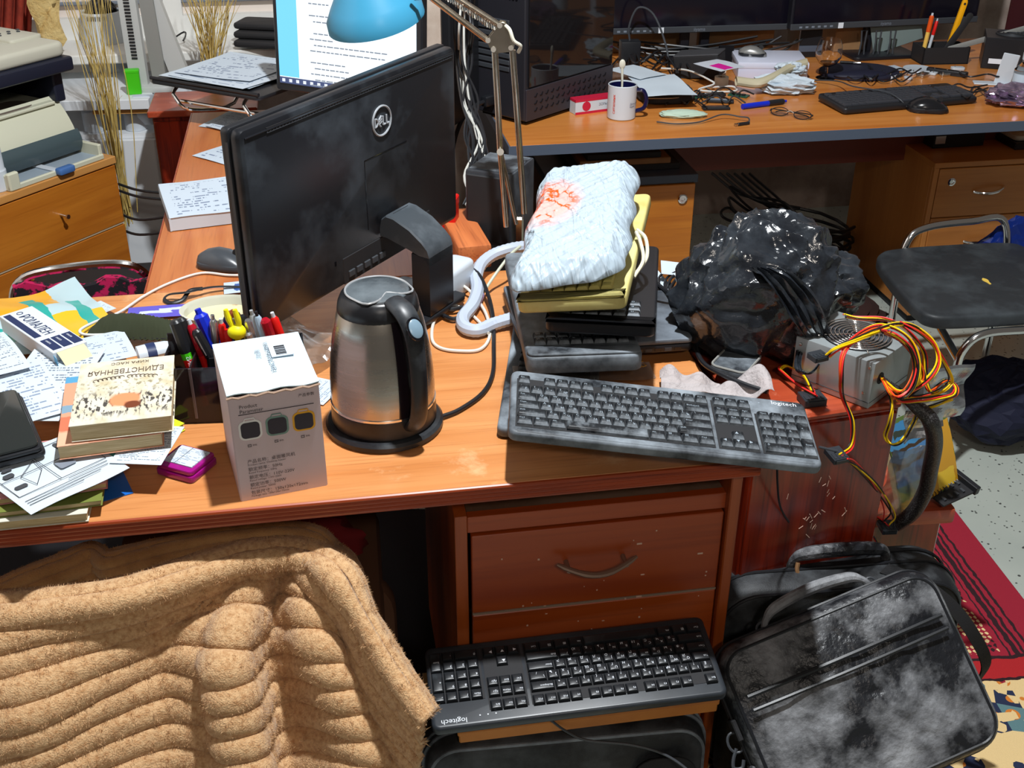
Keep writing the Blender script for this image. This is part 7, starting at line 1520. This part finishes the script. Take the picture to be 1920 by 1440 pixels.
# purple case and sticky notes
um, uw, ud_ = fpx((288, 868), (358, 887), (326, 826), DZ+.020)
uc = T('purple_case', 'translucent purple plastic case with white label beside the books', 'case', um); UP = mat('purple_plastic', srgb(150, 16, 120), .15, coat=.5)
O('base', M().prism(rrect(uw, ud_, .006, 3, uw/2, ud_/2), -.0195, -.009, .002), UP, uc); O('lid', M().prism(rrect(uw-.003, ud_-.003, .006, 3, uw/2, ud_/2), -.0085, -.001, .002), UP, uc); o = O('label_card', M().box(.008, uw-.008, .012, ud_-.006, -.0012, .0006), PRINT3, uc); set_uv(o, lambda c: (c.x/uw, c.y/ud_)); O('label_line', M().box(uw*.42, uw*.43, .012, ud_-.006, .0005, .0009), INK, uc)
slabthing('sticky_notes', 'pad of yellow-green sticky notes beside the pen holder', 'sticky notes', (322, 806), (346, 793), (316, 776), DZ+.014, .013, mat('lime_paper', srgb(196, 206, 30), .7), mat('lime_side', srgb(150, 160, 20), .8), d=.05)
# ------------------------------------------------------------------ pen holder and pens
pa = G(314, 797, DZ); pb2 = G(428, 796, DZ); phm = TL(pa.x, pa.y, DZ, math.atan2(pb2.y-pa.y, pb2.x-pa.x)+R(3)); phw = .125; phh = .098
SMK = mat('smoky_acrylic', (.020, .015, .018), .08, alpha=.86)
pho = T('pen_holder', 'smoky dark acrylic pen holder behind the books and the heater carton', 'pen holder', phm)
for m_ in (M().box(0, phw, 0, .003, 0, phh, .0008), M().box(0, .003, 0, .085, 0, phh, .0008), M().box(phw-.003, phw, 0, .085, 0, phh, .0008)): O('wall', m_, SMK, pho)
O('wall', M().box(0, phw, .082, .085, 0, phh+.02, .0008), SMK, pho); O('floor', M().box(0, phw, 0, .085, 0, .004), SMK, pho)
for x in (.045, .088): O('divider', M().box(x, x+.0025, .003, .082, .0, phh, .0005), SMK, pho)
for x in (.045, .088): O('divider', M().box(x-.001, x+.0035, -.001, .001, .01, phh, .0005), mat('acrylic_edge', srgb(90, 80, 84), .2) if x < .05 else bpy.data.materials['acrylic_edge'], pho)
p2m = TL(-.475, 1.575, DZ, R(12)); cu2 = T('pen_cup', 'dark pen cup hidden behind the heater carton', 'pen cup', p2m)
for m_ in (M().box(0, .15, 0, .003, 0, .09), M().box(0, .15, .06, .063, 0, .09), M().box(0, .003, 0, .063, 0, .09), M().box(.147, .15, 0, .063, 0, .09)): O('wall', m_, BLACK, cu2)
O('floor', M().box(0, .15, 0, .063, 0, .003), BLACK, cu2)
SIL = mat('silver_pen', (.6, .6, .62), .25, .9); CLR = mat('clear_red_plastic', srgb(200, 30, 50), .1, trans=.4); GRP = mat('grey_pen', srgb(150, 154, 156), .4)
def hpos(x, y, z): return wmat(pho) @ V(x, y, z)
mk = pen('black marker with red label leaning left in the pen holder', hpos(.050, .05, .006), G(327, 600, DZ+.150), .0085, RED, BLACK, group=None)
g_ = glyph('SNIPER', .010); a_ = hpos(.050, .05, .006); b_ = G(327, 600, DZ+.150); u_ = (b_-a_).normalized(); f_ = (CAM-a_); f_ = (f_-u_*f_.dot(u_)).normalized(); s2 = u_.cross(f_)
tmx = Matrix(((u_.x*-1, s2.x*-1, f_.x, 0), (u_.y*-1, s2.y*-1, f_.y, 0), (u_.z*-1, s2.z*-1, f_.z, 0), (0, 0, 0, 1)))
O('lettering', g_.xf(Matrix.Translation(a_+u_*.088+f_*.0088-s2*-.004) @ tmx), INKW, mk, world=True, flat=True); O('sticker', M().tube([u_*.082, u_*.094], .0088, 10), GREEN, mk)
pen('plain black marker beside the red-labelled one in the pen holder', hpos(.058, .056, .006), G(338, 596, DZ+.150), .0075, BLACK, BLACK)
pen('red pen with red dotted cap in the pen holder', hpos(.075, .05, .006), G(357, 608, DZ+.140), .0065, RED, CLR, WHITE)
pen('black pen with silver clip leaning right in the pen holder', hpos(.100, .05, .006), G(366, 618, DZ+.135), .007, BLACK, BLACK, clip=SIL)
pen('thick marker with big blue cap in the pen holder', hpos(.100, .065, .006), G(374, 588, DZ+.150), .0105, WHITE, BLUE, BLUE, cat='marker')
def cpos(x, y=.03): return wmat(cu2) @ V(x, y, .005)
pen('silver metal pen standing next to the blue-capped marker', cpos(.012), G(399, 599, DZ+.145), .006, SIL, SIL, SIL)
pen('red dotted pen with white button behind the heater carton', cpos(.030), G(415, 606, DZ+.140), .0055, WHITE, RED, WHITE)
pen('plain red pen behind the heater carton left of the yellow bunny', cpos(.038, .02), G(425, 618, DZ+.130), .0055, RED, RED)
pen('dark blue pen with gold ring behind the yellow bunny', cpos(.045, .05), G(424, 594, DZ+.145), .0055, BLACK, mat('dark_blue', srgb(20, 30, 90), .3), mat('gold', (.7, .5, .2), .3, .8))
pen('black pen right behind the yellow bunny ears', cpos(.070, .05), G(454, 592, DZ+.145), .006, BLACK, BLACK)
pen('silver pen right of the yellow bunny', cpos(.085, .045), G(464, 600, DZ+.145), .006, SIL, SIL)
pen('grey ribbed pen among the pens behind the heater carton', cpos(.095, .04), G(473, 590, DZ+.145), .0058, GRP, GRP, GRP)
pen('white pen with black end among the pens behind the carton', cpos(.105, .04), G(482, 592, DZ+.145), .0052, WHITE, mat('pale_blue_pen', srgb(170, 196, 216), .4), BLACK)
pen('clear red cap pen second from right behind the carton', cpos(.122, .03), G(496, 598, DZ+.140), .0078, CLR, CLR)
pen('red pen with white end rightmost behind the carton', cpos(.138, .03), G(513, 594, DZ+.140), .0062, WHITE, RED, WHITE)
q = G(444, 622, DZ+.13); bn = T('bunny_pen', 'yellow pen topped with a bunny head and long ears', 'pen', Matrix.Translation(q)); BY = mat('bunny_yellow', srgb(236, 226, 10), .5)
O('head', lump((0, 0, 0), (.0145, .0125, .0125), 0, 1, 20), BY, bn)
for sx in (-1, 1): O('ear', M().tube([V(sx*.005, 0, .008), V(sx*.007-.003, 0, .022), V(sx*.007-.006, 0, .038)], [.004, .005, .0035], 10, sm=3), BY, bn)
O('barrel', M().rod(V(0, 0, -.012), Vector(cpos(.06, .03))-q, .0045), YEL, bn)
pen('white spoon-shaped silver pen in front right of the yellow bunny', cpos(.080, .015), G(463, 622, DZ+.125), .0075, WHITE, SIL)
# ------------------------------------------------------------------ tub, packet, medicine carton, pouch, tube
q = G(414, 580, DZ+.065); tu = T('plastic_tub', 'oval white plastic tub with food remains behind the pens', 'tub', TL(q.x, q.y, DZ, R(10)) @ Matrix.Scale(1.0, 4))
def oval(r_, z): return [V(1.12*r_*math.cos(2*math.pi*k/40), .88*r_*math.sin(2*math.pi*k/40), z) for k in range(40)]
O('wall', M().rings([oval(.050, 0), oval(.058, .06), oval(.061, .066), oval(.063, .068), oval(.060, .069), oval(.056, .064), oval(.048, .004)], True, False), mat('milky_plastic', srgb(196, 196, 180), .35), tu)
O('food_remains', M().rings([oval(.0485, .02), oval(.0545, .052), oval(.040, .046), oval(.02, .048), oval(.002, .046)]), mat('cream_remains', srgb(206, 200, 160), .5, var=(srgb(150, 90, 40), 24, .55, .66)), tu)
for k in range(5): O('food_scrap', lump((.02+.008*math.sin(k*2), -.004+.007*math.cos(k*2.4), .054), (.006, .004, .008), .4, 2, 10, None, k), mat('brown_scrap%d' % k, srgb(140, 70, 30), .6), tu)
PKM = zones('teal_yellow_packet', srgb(176, 200, 206), [(.25, .75, .62, 1.1, srgb(224, 160, 30)), (.55, 1.1, .0, .45, srgb(226, 180, 40)), (.5, .62, .35, .9, srgb(40, 160, 150)), (.80, .9, .2, .7, srgb(40, 160, 150)), (0, .12, .3, .9, srgb(60, 170, 160)), (.3, .5, .45, .62, srgb(220, 130, 40)), (.2, .3, .2, .5, srgb(40, 160, 150))], .3, noise_amt=.05, noise_scale=5)
mx, w_, d_ = fpx((-20, 690), (235, 622), (-25, 566), DZ+.012); o = O('food_packet', sheet(mx, w_, d_, 26, 20, 0, .018, 3.7, .001, f=11), PKM, world=True, sharp=60); uv_frame(o, mx, w_, d_); tag(o, 'crumpled teal and yellow plastic packet under the medicine carton', 'packet')
rm, rw, rd = fpx((99, 662), (163, 640), (39, 580), (DZ+.062, DZ+.062, DZ+.060)); rd = max(rd, .105)
ro = T('medicine_carton', 'white and navy medicine carton lying open on the crumpled packet', 'box', rm); NV = mat('navy_print', srgb(30, 44, 84), .5)
cart = O('carton', M().box(0, rw, 0, rd, -.030, 0, .0008), mat('carton_white', srgb(204, 212, 220), .5), ro)
O('print_band', M().box(rw*.06, rw*.26, rd*.36, rd*.96, 0, .0005), NV, cart)
for k in range(3): O('print_square', M().box(rw*(.08+.31*k), rw*(.34+.31*k), rd*.04, rd*.28, 0, .0005), NV, cart); O('print', glyph('омега', rw*.10).xf(Matrix.Translation((rw*(.18+.31*k), rd*.25, .0009)) @ Matrix.Rotation(R(-90), 4, 'Z')), INKW, cart, flat=True)
ts = glyph('РОМАЛЕН', 1); wt = max(v[0] for v in ts.v); O('print', glyph('РОМАЛЕН', rd*.50/wt).xf(Matrix.Translation((rw*.36, rd*.86, .0006)) @ Matrix.Rotation(R(-90), 4, 'Z') @ Matrix.Scale(1.25, 4, V(0, 1, 0))), NV, cart, flat=True)
O('print_emblem', M().tube([V(rw*.50+.005*math.cos(a), rd*.92+.005*math.sin(a), .0005) for a in [2*math.pi*k/16 for k in range(16)]], .0006, 5, closed=True), NV, cart)
O('open_flap', M().grid([[V(rw*(.1+.8*i/4), -.035*j/4, -.002-.022*(j/4)**1.3) for i in range(5)] for j in range(5)], .0006), mat('cream_inner_board', srgb(206, 198, 160), .7), ro); O('side_flap', M().grid([[V(rw*(.0-.05*j/3), -.018*j/3, -.004-.02*i/3) for i in range(4)] for j in range(4)], .0006), mat('carton_blue', srgb(90, 160, 200), .6), ro)
gm = [G(206, 592, DZ+.035), G(322, 604, DZ+.04), G(338, 640, DZ+.03), G(250, 655, DZ+.02), G(158, 634, DZ+.02)]
GP = mat('dark_olive_ribbed_fabric', srgb(44, 50, 30), .9); rows_ = []
for j in range(13):
    t = j/12; L0 = gm[0].lerp(gm[4], t); R0 = gm[1].lerp(gm[2], t); rows_.append([L0.lerp(R0, i/40)+V(0, 0, .022*math.sin(math.pi*min(1, t*1.0))*math.sin(math.pi*i/40)**.5+.0014*math.sin(i*2.6+j*.5)) for i in range(41)])
gpo = T('fabric_pouch', 'dark olive ribbed fabric pouch under the white cord', 'pouch', TL(gm[4].x+.05, gm[4].y, DZ)); O('fabric', M().grid(rows_, .004), GP, gpo, world=True, sharp=80); O('seam', M().tube([gm[4].lerp(gm[2], t)+V(0, 0, .004) for t in (0, .25, .5, .75, 1)], .0018, 6), BLACKM, gpo, world=True)
ta, tb_ = G(258, 664, DZ+.05), G(325, 650, DZ+.05); tt = T('cream_tube', 'white squeeze tube with black print and black cap beside the pen holder', 'tube', Matrix.Translation(ta)); dv = tb_-ta
O('tube_body', M().tube([V(0, 0, 0), dv*.3, dv*.8, dv], [.017, .018, .0165, .012], 14, flat=.7), WHITE, tt); O('cap', M().tube([dv, dv*1.06, dv*1.34, dv*1.36], [.013, .0145, .0135, .011], 14), BLACK, tt); O('print', M().tube([dv*.25, dv*.5], .0185, 14, flat=.72), NV, tt)
tag(O('lanyard', M().tube([G(520, 540, DZ+.004), G(460, 538, DZ+.006), G(400, 538, DZ+.012), G(350, 548, DZ+.016), G(318, 552, DZ+.012), G(308, 561, DZ+.006), G(320, 568, DZ+.004), G(342, 562, DZ+.006), G(356, 545, DZ+.014), G(380, 541, DZ+.016)], .004, 8, sm=6, flat=.3), BLACK, world=True), 'black lanyard strap lying in a loop behind the tub', 'strap')
o = paper('card', 'violet card with white swirl lying left of the tub', 'card', (236, 600), (345, 592), (262, 576), DZ+.006, zones('violet_swirl', srgb(92, 84, 190), [(.2, .8, .35, .6, srgb(200, 214, 236)), (.55, .95, .55, .75, srgb(200, 214, 236))], .4, noise_amt=.12, noise_scale=3), wob=.001)
paper('card', 'blue and white leaflet behind the tub by the monitor', 'leaflet', (420, 552), (488, 546), (428, 530), DZ+.004, zones('blue_leaflet', srgb(190, 204, 220), [(.3, .6, .2, .8, srgb(60, 90, 150))], .5, noise_amt=.1), wob=.002)
# clear film right of the carton
mx, w_, d_ = fpx((585, 700), (650, 660), (520, 610), DZ+.012); tag(O('film', sheet(mx, w_*1.3, d_*1.2, 24, 24, 0, .030, 9.1, .0006, f=20), FILM, world=True, flat=True), 'crumpled clear plastic film between the heater carton and the monitor', 'film')
paper('receipt', 'small printed receipt lying between the carton and the kettle', 'receipt', (606, 760), (650, 720), (596, 700), DZ+.002, PRINT3, wob=.002, d=.07)
# ------------------------------------------------------------------ cables behind the kettle
wa = G(824, 566, DZ); wad = T('power_brick', 'white power adapter standing behind the monitor stand', 'adapter', TL(wa.x, wa.y, DZ, R(-28))); O('body', M().prism(rrect(.055, .09, .014, 4, 0, .05), 0, .062, .010, 3), WHITE, wad); O('plug_face', M().box(-.02, .018, .004, .007, .012, .05, .002), OFFW, wad)
PHS = mat('pale_blue_sleeve', srgb(180, 190, 206), .5)
hs = [G(990, 462, DZ+.04), G(958, 467, DZ+.042), G(925, 478, DZ+.036), G(902, 496, DZ+.03), G(893, 520, DZ+.026), G(895, 545, DZ+.022), G(886, 572, DZ+.018), G(868, 596, DZ+.014), G(872, 614, DZ+.0135), G(895, 620, DZ+.0135), G(925, 608, DZ+.0135), G(958, 598, DZ+.018)]
tag(O('cable_sleeve', M().tube(hs, [.0118+(.0012 if k % 2 else 0) for k in range(90)], 10, sm=8), PHS, world=True), 'pale spiral cable sleeve curling on the desk behind the kettle', 'cable sleeve')
lo2 = [G(850, 540, DZ+.02), G(868, 536, DZ+.02), G(890, 556, DZ+.012), G(912, 590, DZ+.006), G(918, 630, DZ+.004), G(900, 655, DZ+.004), G(860, 658, DZ+.004), G(825, 652, DZ+.004), G(810, 635, DZ+.004), G(815, 600, DZ+.006), G(838, 575, DZ+.008), G(868, 578, DZ+.006), G(895, 600, DZ+.004), G(916, 625, DZ+.009)]
tag(O('charging_cable', M().tube(lo2, .0030, 8, sm=8), mat('white_usb', srgb(216, 212, 202), .4), world=True), 'white cable lying in a loop on the desk right of the kettle', 'cable')
vj = T('video_plug', 'violet plug with pale cable behind the kettle', 'plug', Matrix.Translation(G(895, 572, DZ+.012))); O('plug', M().tube([V(0, 0, 0), G(904, 552, DZ+.012)-G(895, 572, DZ+.012)], [.006, .005], 10), mat('violet_plug', srgb(150, 140, 200), .4), vj); O('cable', M().tube([G(904, 552, DZ+.012)-G(895, 572, DZ+.012), G(925, 520, DZ+.03)-G(895, 572, DZ+.012), G(955, 480, DZ+.06)-G(895, 572, DZ+.012), G(975, 462, DZ+.06)-G(895, 572, DZ+.012)], .003, 8, sm=5), mat('pale_green_cable', srgb(196, 200, 180), .5), vj)
for k, pts in enumerate(([(796, 545), (830, 552), (856, 560), (870, 552)], [(796, 556), (826, 575), (845, 580), (868, 576)], [(800, 566), (826, 588), (850, 598), (870, 590)])):
    tag(O('cable', M().tube([G(x, y, DZ+.014-.003*k) for x, y in pts], .0042, 8, sm=6), BLACK, world=True), ['uppermost of three black cables leaving the monitor stand', 'middle of three black cables leaving the monitor stand', 'lowest of three black cables leaving the monitor stand'][k], 'cable', 'black cables leaving the monitor stand')
# ------------------------------------------------------------------ clutter between stack and black bag
fpk = fpx((966, 722), (1230, 712), (962, 676), DZ+.022); o = O('film_packet', sheet(fpk[0], fpk[1], .06, 20, 8, 0, .006, 2.2, .0008, f=18), FILM, world=True); tag(o, 'clear film packet with gold print under the keyboard stack', 'packet')
gp_ = M(); rnd = random.Random(3)
for k in range(16):
    a = fpk[0] @ V(fpk[1]*(.70+.015*k), .03+.012*math.sin(k*1.9), .010); gp_.tube([a, a+V(.006, .003, .001), a+V(.003*math.sin(k), .009, .001)], .0009, 5)
O('gold_print', gp_, mat('gold_ink', srgb(200, 140, 50), .4, .4), o, world=True)
tag(O('dark_sleeve', lump((.16, 1.545, DZ+.010), (.13, .045, .012), .1, 2, 28, DZ, 4), BLACKM, world=True), 'flat black sleeve lying under the film packet', 'sleeve')
mw, ww, dw = fpx((1240, 745), (1450, 752), (1250, 706), DZ+.012); tag(O('mesh_net', sheet(mw, ww, .07, 60, 24, 0, .034, 5.2, .001, f=26), mat('white_net', srgb(186, 178, 178), .7, alpha=.82, bump=(160, .8, .004)), world=True, sharp=60), 'white foam net lying behind the dusty keyboard', 'net')
paper('paper_sheet', 'white paper lying behind the laptop under tangled cables', 'paper', (1225, 600), (1310, 590), (1240, 500), DZ+.002, PAPER, wob=.006, seed=21)
paper('paper_sheet', 'white folded paper standing at the back edge by the amber unit', 'paper', (1240, 515), (1312, 518), (1240, 490), DZ+.02, PAPER, wob=.006, seed=22)
tcb = M(); rnd = random.Random(9)
for lp_ in range(6):
    cx_, cy_ = 1285+rnd.uniform(-14, 14), 540+rnd.uniform(-12, 12)
    pts = [G(cx_+(30+8*rnd.random())*math.cos(a), cy_+(22+6*rnd.random())*math.sin(a), DZ+.012+.012*rnd.random()) for a in [2*math.pi*k/9 for k in range(8)]]
    tag(O('cable', M().tube(pts, .0026, 6, sm=6), BLACK, world=True), 'one loop of the tangled thin black cables on the paper behind the laptop', 'cable', 'tangled cables behind the laptop')
for k, pts in enumerate(([(1200, 508), (1235, 535), (1262, 556), (1290, 566), (1312, 562)], [(1195, 500), (1225, 512), (1230, 530), (1250, 548), (1300, 572)], [(1285, 585), (1310, 582), (1322, 610), (1320, 650)], [(1300, 640), (1318, 680), (1360, 705), (1400, 722), (1440, 735)])):
    tag(O('cable', M().tube([G(x, y, DZ+(.10-.02*i if k < 2 else .02)) for i, (x, y) in enumerate(pts)], .0042 if k != 2 else .003, 8, sm=6), BLACK, world=True), ['thick black cable bending down from the stacked keyboards to the black bag', 'second black cable dropping from the stacked keyboards', 'black cable arching in front of the black plastic bag', 'black cable running from the laptop past the white net'][k], 'cable')
gt_ = fpx((1330, 690), (1390, 706), (1300, 642), DZ+.022); gtr = T('plastic_tray', 'grey dusty plastic tray lying in front of the black plastic bag', 'tray', gt_[0]); O('base', M().prism(rrect(gt_[1]*1.15, .085, .012, 4, gt_[1]/2, .05), -.012, 0, .003), DUSTY, gtr); O('rim', M().tube([V(x, y, .001) for x, y in rrect(gt_[1]*1.1, .08, .012, 4, gt_[1]/2, .05)], .002, 6, closed=True), GSH, gtr)
dvd = G(1330, 640, DZ); ps2 = T('power_adapter', 'black laptop adapter lying between the laptop and the black plastic bag', 'adapter', TL(.30, 1.86, DZ, R(50))); O('body', M().box(-.05, .05, -.022, .022, 0, .03, .005, 2), BLACK, ps2); O('lead', M().tube([V(.05, 0, .015), V(.08, .01, .02), V(.09, .05, .01)], .003, 6, sm=4), BLACK, ps2)
tag(O('keyboard_cable', M().tube([G(1536, 838, .74), G(1552, 842, .735), G(1570, 846, .73)], .002, 6, sm=4), DARKGREY, world=True), 'short dark cable between the dusty keyboard and the black connector', 'cable')
tag(O('cable', M().tube([G(1457, 868, .70), G(1458, 910, .64), G(1463, 950, .58), G(1480, 980, .52), G(1500, 1002, .47)], .0018, 6, sm=6), BLACK, world=True), 'thin black cable hanging down in front of the striped mahogany cabinet', 'cable')

rnd = random.Random(33)
for k in range(8):
    x0, y0 = 1225+18*k, 172+rnd.uniform(-6, 22); pts = [G(x0+dx+rnd.uniform(-6, 6), y0+dy+rnd.uniform(-4, 4), DZ+.004+.014*rnd.random()) for dx, dy in ((-15, 8), (5, -6), (25, 6), (40, -4), (60, 8))]
    tag(O('cable', M().tube(pts, .0024, 6, sm=6), BLACK if k % 3 else DARKGREY, world=True), 'one of the thin cables tangled among the small dark parts right of the mug', 'cable', 'cables tangled right of the mug')
PCB = mat('green_circuit_board', srgb(30, 80, 60), .4)
for k, (x, y_) in enumerate(((1310, 182), (1385, 180))):
    q = G(x, y_, DZ); t = T('circuit_board', ['small green circuit board lying left among the dark parts right of the mug', 'small green circuit board lying right among the dark parts near the tissue'][k], 'circuit board', TL(q.x, q.y, DZ+.001, R(20-50*k))); O('board', M().box(-.03, .03, -.016, .016, 0, .003), PCB, t)
    for i in range(3): O('chip', M().box(-.022+.016*i, -.012+.016*i, -.006, .006, .003, .007), BLACK, t)
